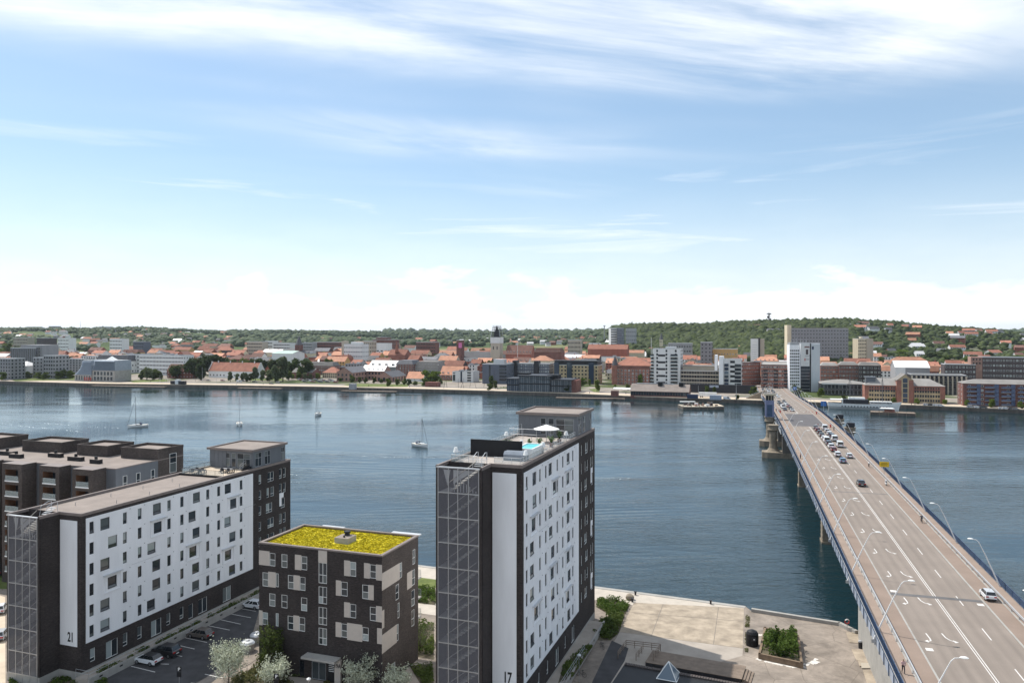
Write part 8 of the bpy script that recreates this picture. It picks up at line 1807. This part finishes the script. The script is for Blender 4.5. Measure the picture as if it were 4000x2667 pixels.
# the white passenger ship
p = gp(3378, 1598, 0); sh = thing('passenger_ship', 'long white two-masted passenger ship moored on the right quay', 'ship', p, R(AQ-90)); LS = 45
hull(LS, 8.2, 3.6, 16, .6, .35).build('hull', [M['white_paint'], M['wood']], sh)
MB().box(-3.0, 3.0, -13, 2, 3.5, 6.4).build('deckhouse', M['frame_dark'], sh); MB().box(-2.4, 2.4, -10, 0, 6.4, 7.6).build('upper_deckhouse', M['white_paint'], sh); MB().box(-3.2, 3.2, -14, -13.4, 3.5, 6.6).box(-3.3, 3.3, -21, -13.2, 6.0, 6.25).build('stern_awning', M['white_paint'], sh)
MB().box(-2.6, 2.6, 3, 16, 3.5, 5.4).build('saloon', M['white_paint'], sh)
for k in range(16):
    for s in (-1, 1): MB().box(s*2.62-.04, s*2.62+.04, 3.4+k*.78, 3.9+k*.78, 4.1, 5.0).build('saloon_window', M['glass_dark'], sh)
for k in range(15):
    for s in (-1, 1): put('porthole', wmesh(.7, .7, 'frame_dark', 'glass_dark'), sh, (s*3.98, -14+k*1.9, 1.6), R(90*s))
for y, h in ((-9, 22), (10.5, 21.5)): MB().tube([(0, y, 3), (0, y, h)], [.26, .14], 6).build('mast', M['mast'], sh)
st = MB()
for y, h in ((-9, 21), (10.5, 20.5)):
    for q in ((-3.4, y+3), (3.4, y+3), (-3.4, y-3), (3.4, y-3)): st.tube([(q[0], q[1], 3.8), (0, y, h)], .06, 3)
st.build('rigging', M['mast'], sh)
# pontoons
def pont(name, label, a, b_, dep, zt, m, cat='pontoon'):
    a, b_ = gp(*a, .4), gp(*b_, .4); d = (b_-a); L = d.length; o = thing(name, label, cat, (a.x, a.y, 0), math.atan2(d.y, d.x)); MB().box(0, L, 0, dep, -1, zt).build('float', M['concrete_wet'], o); n = int(L/1.5)
    for k in range(n): MB().box(k*L/n, (k+.94)*L/n, -.1, dep+.1, zt, zt+.15).build('plank', M[m], o)
    for k in range(6): MB().tube([(k*L/5, -.2, -1), (k*L/5, -.2, zt+.9)], .18, 6).build('pile', M['stone'], o)
    return o, L
po, L = pont('pontoon', 'dark timber pontoon in front of the white ship', (3400, 1617), (3577, 1624), 9, 1.6, 'wood')
MB().box(L*.32, L*.55, 2, 6, 1.75, 3.2).build('hut', M['brick_red'], po); MB().prism([(L*.2, 1), (L*.55, 1), (L*.5, 7), (L*.25, 7)], 3.8, 4.1).build('awning', M['white_paint'], po)
po, L = pont('floating_dock', 'weathered floating dock crowded with gear left of the bridge', (2668, 1597), (2828, 1597), 16, 1.7, 'wall_tan'); rg = random.Random(8)
for k in range(26):
    x, y, s, h = rg.uniform(2, L-5), rg.uniform(1.5, 14), rg.uniform(.5, 1.6), rg.uniform(.6, 2.2); MB().box(x, x+s*1.6, y, y+s, 1.85, 1.85+h).build('gear_crate', M[rg.choice(('wood', 'wall_dark', 'wall_grey', 'brick_pink', 'wall_white'))], po)
MB().box(L-6, L, -.1, 15, 1.86, 2.3).build('ramp', M['sand'], po); MB().box(1, 11, 12, 15, 3.8, 4.1).build('awning', M['white_paint'], po)
def box_thing(name, label, cat, px, py, L, Wd, h, m, wheels=False, z=2.75):
    p = gp(px, py, z); o = thing(name, label, cat, p, R(AQ)); MB().box(0, L, 0, Wd, .9 if wheels else .05, h).build('body', M[m], o); n = int(L/1.2)
    for k in range(n): MB().box(k*L/n+.1, k*L/n+.35, -.06, 0, .9 if wheels else .1, h-.15).build('rib', M[m], o)
    if wheels:
        for x in (1.2, 2.5, L-2.5, L-1.2):
            w = put('wheel', CARM['van']['wheel'] if 'van' in CARM else carmesh('van')['wheel'], o, (x, .15, .5), R(90)); w.scale = (1.5, 1.5, 1.5)
    return o
box_thing('shipping_container', 'dark blue container beside the long shed', 'container', 2684, 1556, 7.5, 2.6, 2.9, 'navy'); box_thing('trailer', 'long white trailer behind the floating dock', 'trailer', 2730, 1551, 12.5, 2.6, 3.6, 'wall_white', True); box_thing('shipping_container', 'grey-blue container at the edge of the floating dock', 'container', 2772, 1561, 8, 2.6, 3.2, 'blue_pale')
o = box_thing('quay_kiosk', 'dark kiosk with a white middle on the left promenade', 'kiosk', 665, 1500, 15.5, 3, 3.0, 'frame_dark'); MB().prism([(5.5, -.3), (9, -.3), (9, 3.2), (5.5, 3.2)], .05, 4.2).build('white_middle', M['wall_white'], o)
box_thing('quay_kiosk', 'brick kiosk half hidden by the bright quay trees', 'kiosk', 1660, 1510, 12, 6, 4.0, 'brick_red2'); box_thing('quay_kiosk', 'small grey pump house standing out from the quay steps', 'kiosk', 1363, 1521, 5.2, 4, 5.0, 'wall_grey', z=1.2); box_thing('quay_kiosk', 'dark red cube beside the white awnings', 'kiosk', 2386, 1548, 5.0, 5, 4.2, 'brick_red2')
o = box_thing('retaining_wall', 'dark wall with a pale sign below the low stone building', 'wall', 2690, 1531, 50, 2, 6.4, 'frame_dark'); MB().box(16, 23, -.2, -.07, 4.0, 5.8).build('sign_board', M['blue_pale'], o)
for k, (px, py, L_) in enumerate(((2395, 1531, 9), (2432, 1533, 8))):
    o = thing('awning', f'white terrace awning, {("left","right")[k]} of the two before the red corner block', 'awning', gp(px, py, 2.75), R(AQ)); MB().prism([(0, 0), (L_, 0), (L_, 5), (0, 5)], 2.6, 2.7).quad((0, 0, 2.7), (L_, 0, 2.7), (L_, 2.5, 3.6), (0, 2.5, 3.6)).quad((0, 5, 2.7), (L_, 5, 2.7), (L_, 2.5, 3.6), (0, 2.5, 3.6)).build('canvas', M['white_paint'], o)
    for x in (.1, L_-.1):
        for y in (.1, 4.9): MB().tube([(x, y, 0), (x, y, 2.6)], .06, 4).build('post', M['steel'], o)
# stair down from the bridge and quay cars
o = thing('stone_stair', 'grey stair climbing from the quay to the bridgehead', 'stairs', gp(2915, 1556, 2.75), R(AQ))
for k in range(14): MB().box(k*.9, 14, 0, 4, k*.42, k*.42+.42).build('step', M['stone'], o)
rail(o, [(0, 0, .2), (12.6, 0, 6)], 1.1, 1.6, 'blue_pale', 1, .06, 'stair_railing')
QC = [(3620,1584,'white','hatch'),(3638,1585,'black','hatch'),(3658,1586,'white','estate'),(3674,1587,'white','hatch'),(3793,1592,'silver','estate'),(3820,1594,'white','hatch'),(3841,1595,'black','suv'),(3914,1598,'white','hatch'),(3931,1599,'white','suv'),(3953,1600,'black','hatch'),(3969,1601,'grey','hatch'),(2840,1560,'white','van'),(815,1488,'brown','hatch'),(870,1488,'red','hatch'),(935,1493,'white','van'),(950,1490,'black','hatch'),(995,1494,'black','suv'),(1060,1500,'black','hatch'),(1085,1496,'grey','hatch')]
for k in range(20): QC.append((1170+k*7.4+(k % 3), 1483+3*(k % 4)+k*.15, ('white', 'red', 'silver', 'black', 'grey', 'navy')[k*7 % 6], ('hatch', 'estate', 'hatch', 'suv')[k % 4]))
for k in range(8): QC.append((3330+k*9, 1562+k*.6, ('black', 'grey', 'white', 'navy')[k % 4], 'hatch'))
CC = {}
for px, py, c_, kd in QC:
    lm, side = where(px); key = (c_, kd, lm, side); CC[key] = CC.get(key, 0)+1
    car(kd, c_, gp(px, py, 2.82), R(AQ-90), f"{c_} {'van' if kd == 'van' else kd if kd != 'hatch' else 'hatchback'} parked on the far quay, {ordn(CC[key]-1)} {side} {lm}", 'cars on the far quay')
# masts, flagpoles, aerials
def mast(px, py, yt, label, lean=0, r=.16, z=2.75, m='frame_dark', name='light_mast', Y=None, cat='mast'):
    p = gp(px, py, z) if Y is None else Vector(((px-CX)/F*Y, Y, 0))
    if Y is not None: p.z = gz(p.x, Y)
    zt = H-(yt-HY)*p.y/F; o = thing(name, label, cat, p); MB().tube([(0, 0, 0), (lean, 0, zt-p.z)], [r, r*.5], 5).build('pole', M[m], o); return o, zt-p.z
for k, (px, py, yt, ln) in enumerate(((1733,1516,1480,1.6),(1746,1513,1484,-.6),(1790,1514,1478,.2),(1800,1516,1476,2.6),(1812,1516,1490,-1.2),(1835,1514,1486,1.0),(1860,1516,1488,-1.5),(1890,1512,1480,.8),(1930,1502,1440,.1),(1945,1520,1485,-3))): mast(px, py, yt, f"leaning dark plaza mast, {ordn(k)} from the orange-tiled house towards the glass pavilion", ln, name='plaza_mast')
for k, (px, py, yt) in enumerate(((790,1495,1434),(646,1492,1450),(655,1494,1460),(625,1495,1466),(845,1492,1470),(923,1507,1482),(2876,1562,1492),(2728,1532,1505))): mast(px, py, yt, ('tall pale flagpole left of the castle', 'thin promenade pole right of the half-timbered house', 'thin promenade pole beside the kiosk', 'thin promenade pole at the lawn edge', 'thin pole before the castle wall', 'thin pole at the jetty', 'tall pole on the quay below the white slab office', 'pole beside the trailers')[k], 0, .14, m='metal_light', name='flagpole')
o, h = mast(3004, 0, 1222, 'lattice radio tower on the wooded hilltop', 0, .8, m='frame_dark', name='radio_tower', Y=1760, cat='tower'); b = MB()
for s in (-1, 1):
    for t in (-1, 1): b.tube([(s*2.4, t*2.4, 0), (s*1.5, t*1.5, h)], .3, 4)
for k in range(9):
    z0, z1 = h*k/9, h*(k+1)/9; b.tube([(-2, -2, z0), (2, -2, z1)], .2, 3).tube([(2, -2, z0), (-2, -2, z1)], .2, 3)
b.build('lattice', M['frame_dark'], o); MB().box(-4, 4, -4, 4, h-3, h-1).box(-3.4, -1, -3, 3, h-12, h-7).box(1, 4.2, -3, 3, h-17, h-13).build('platform', M['frame_dark'], o)
o, h = mast(2361, 0, 1271, 'slim grey chimney left of the white-banded high-rise', 0, 1.8, m='wall_grey', name='chimney_stack', Y=1900, cat='chimney'); MB().cone((0, 0), 2.6, 2.6, h-2, h, 8).build('cap', M['wall_grey'], o)
mast(2469, 0, 1256, 'slim chimney above the wood right of the white-banded high-rise', 0, 2.2, m='wall_grey', name='chimney_stack', Y=1950, cat='chimney'); mast(314, 0, 1253, 'thin aerial on the left skyline', 0, .7, m='wall_grey', name='aerial_mast', Y=2800, cat='aerial')
mast(2022, 0, 1330, 'white flagpole above the brown-roofed row', 0, .3, m='white_paint', name='flagpole', Y=960); mast(2544, 0, 1318, 'pale pole over the roofs left of the white balcony tower', 0, .5, m='metal_light', name='flagpole', Y=900)
# streamside people on the promenade: tiny upright figures
pe = figure(thing('person', 'pedestrian in dark clothes on the left promenade lawn', 'person', gp(589, 1493, 2.75), .4, 'people on the far promenade'), WALK, [M['trousers'], M['trousers'], M['skin'], M['hair']]).data
for k, (px, py) in enumerate(((1440, 1510), (1600, 1514), (1957, 1517), (1968, 1516), (1977, 1517), (2303, 1538), (2445, 1540), (2870, 1568), (3560, 1583), (3574, 1584), (763, 1490), (1028, 1503))):
    lm, side = where(px); put('body', pe, thing('person', f"small dark-clothed pedestrian on the far quay, {side} {lm}, {ordn(k)} along", 'person', gp(px, py, 2.75), k*1.1, 'people on the far promenade'))
# thin foam left by passing boats
rg = random.Random(6); fm_ = mat('foam', (.62, .66, .68), .6, .1, 1)
for pts in ([(0, 1652), (120, 1668), (230, 1676), (345, 1690)], [(165, 1652), (330, 1665), (470, 1672)], [(1105, 1848), (1170, 1856)], [(1120, 1880), (1180, 1886)], [(1415, 1780), (1560, 1786), (1700, 1788)], [(2420, 1870), (2480, 1866)], [(600, 1660), (760, 1642), (900, 1638)]):
    b = MB()
    for (x0, y0), (x1, y1) in zip(pts[:-1], pts[1:]):
        n = int((x1-x0)/7)
        for k in range(n):
            if rg.random() < .45: continue
            a, c_ = gp(x0+(x1-x0)*k/n, y0+(y1-y0)*k/n+rg.uniform(-1.5, 1.5), .05), gp(x0+(x1-x0)*(k+rg.uniform(.4, .9))/n, y0+(y1-y0)*(k+.7)/n+rg.uniform(-1, 1), .05); w = rg.uniform(.15, .5); b.quad((a.x, a.y, .05), ((a.x+c_.x)/2, (a.y+c_.y)/2-w, .05), (c_.x, c_.y, .05), ((a.x+c_.x)/2, (a.y+c_.y)/2+w, .05))
    struct(b.build('wake_foam', fm_), 'stuff')
# ------------------------------------------------------------------ summer haze over the whole scene
hm = bpy.data.materials.new('haze_air'); hm.use_nodes = True; nt = hm.node_tree; nt.nodes.clear()
pv = nd(nt, 'ShaderNodeVolumePrincipled'); pv.inputs['Color'].default_value = (.80, .88, 1, 1); pv.inputs['Density'].default_value = .000028; pv.inputs['Anisotropy'].default_value = .3
ot = nd(nt, 'ShaderNodeOutputMaterial'); nt.links.new(pv.outputs[0], ot.inputs['Volume'])
struct(MB().box(-19000, 19000, -900, 17500, -60, 140).build('haze', hm), 'stuff')
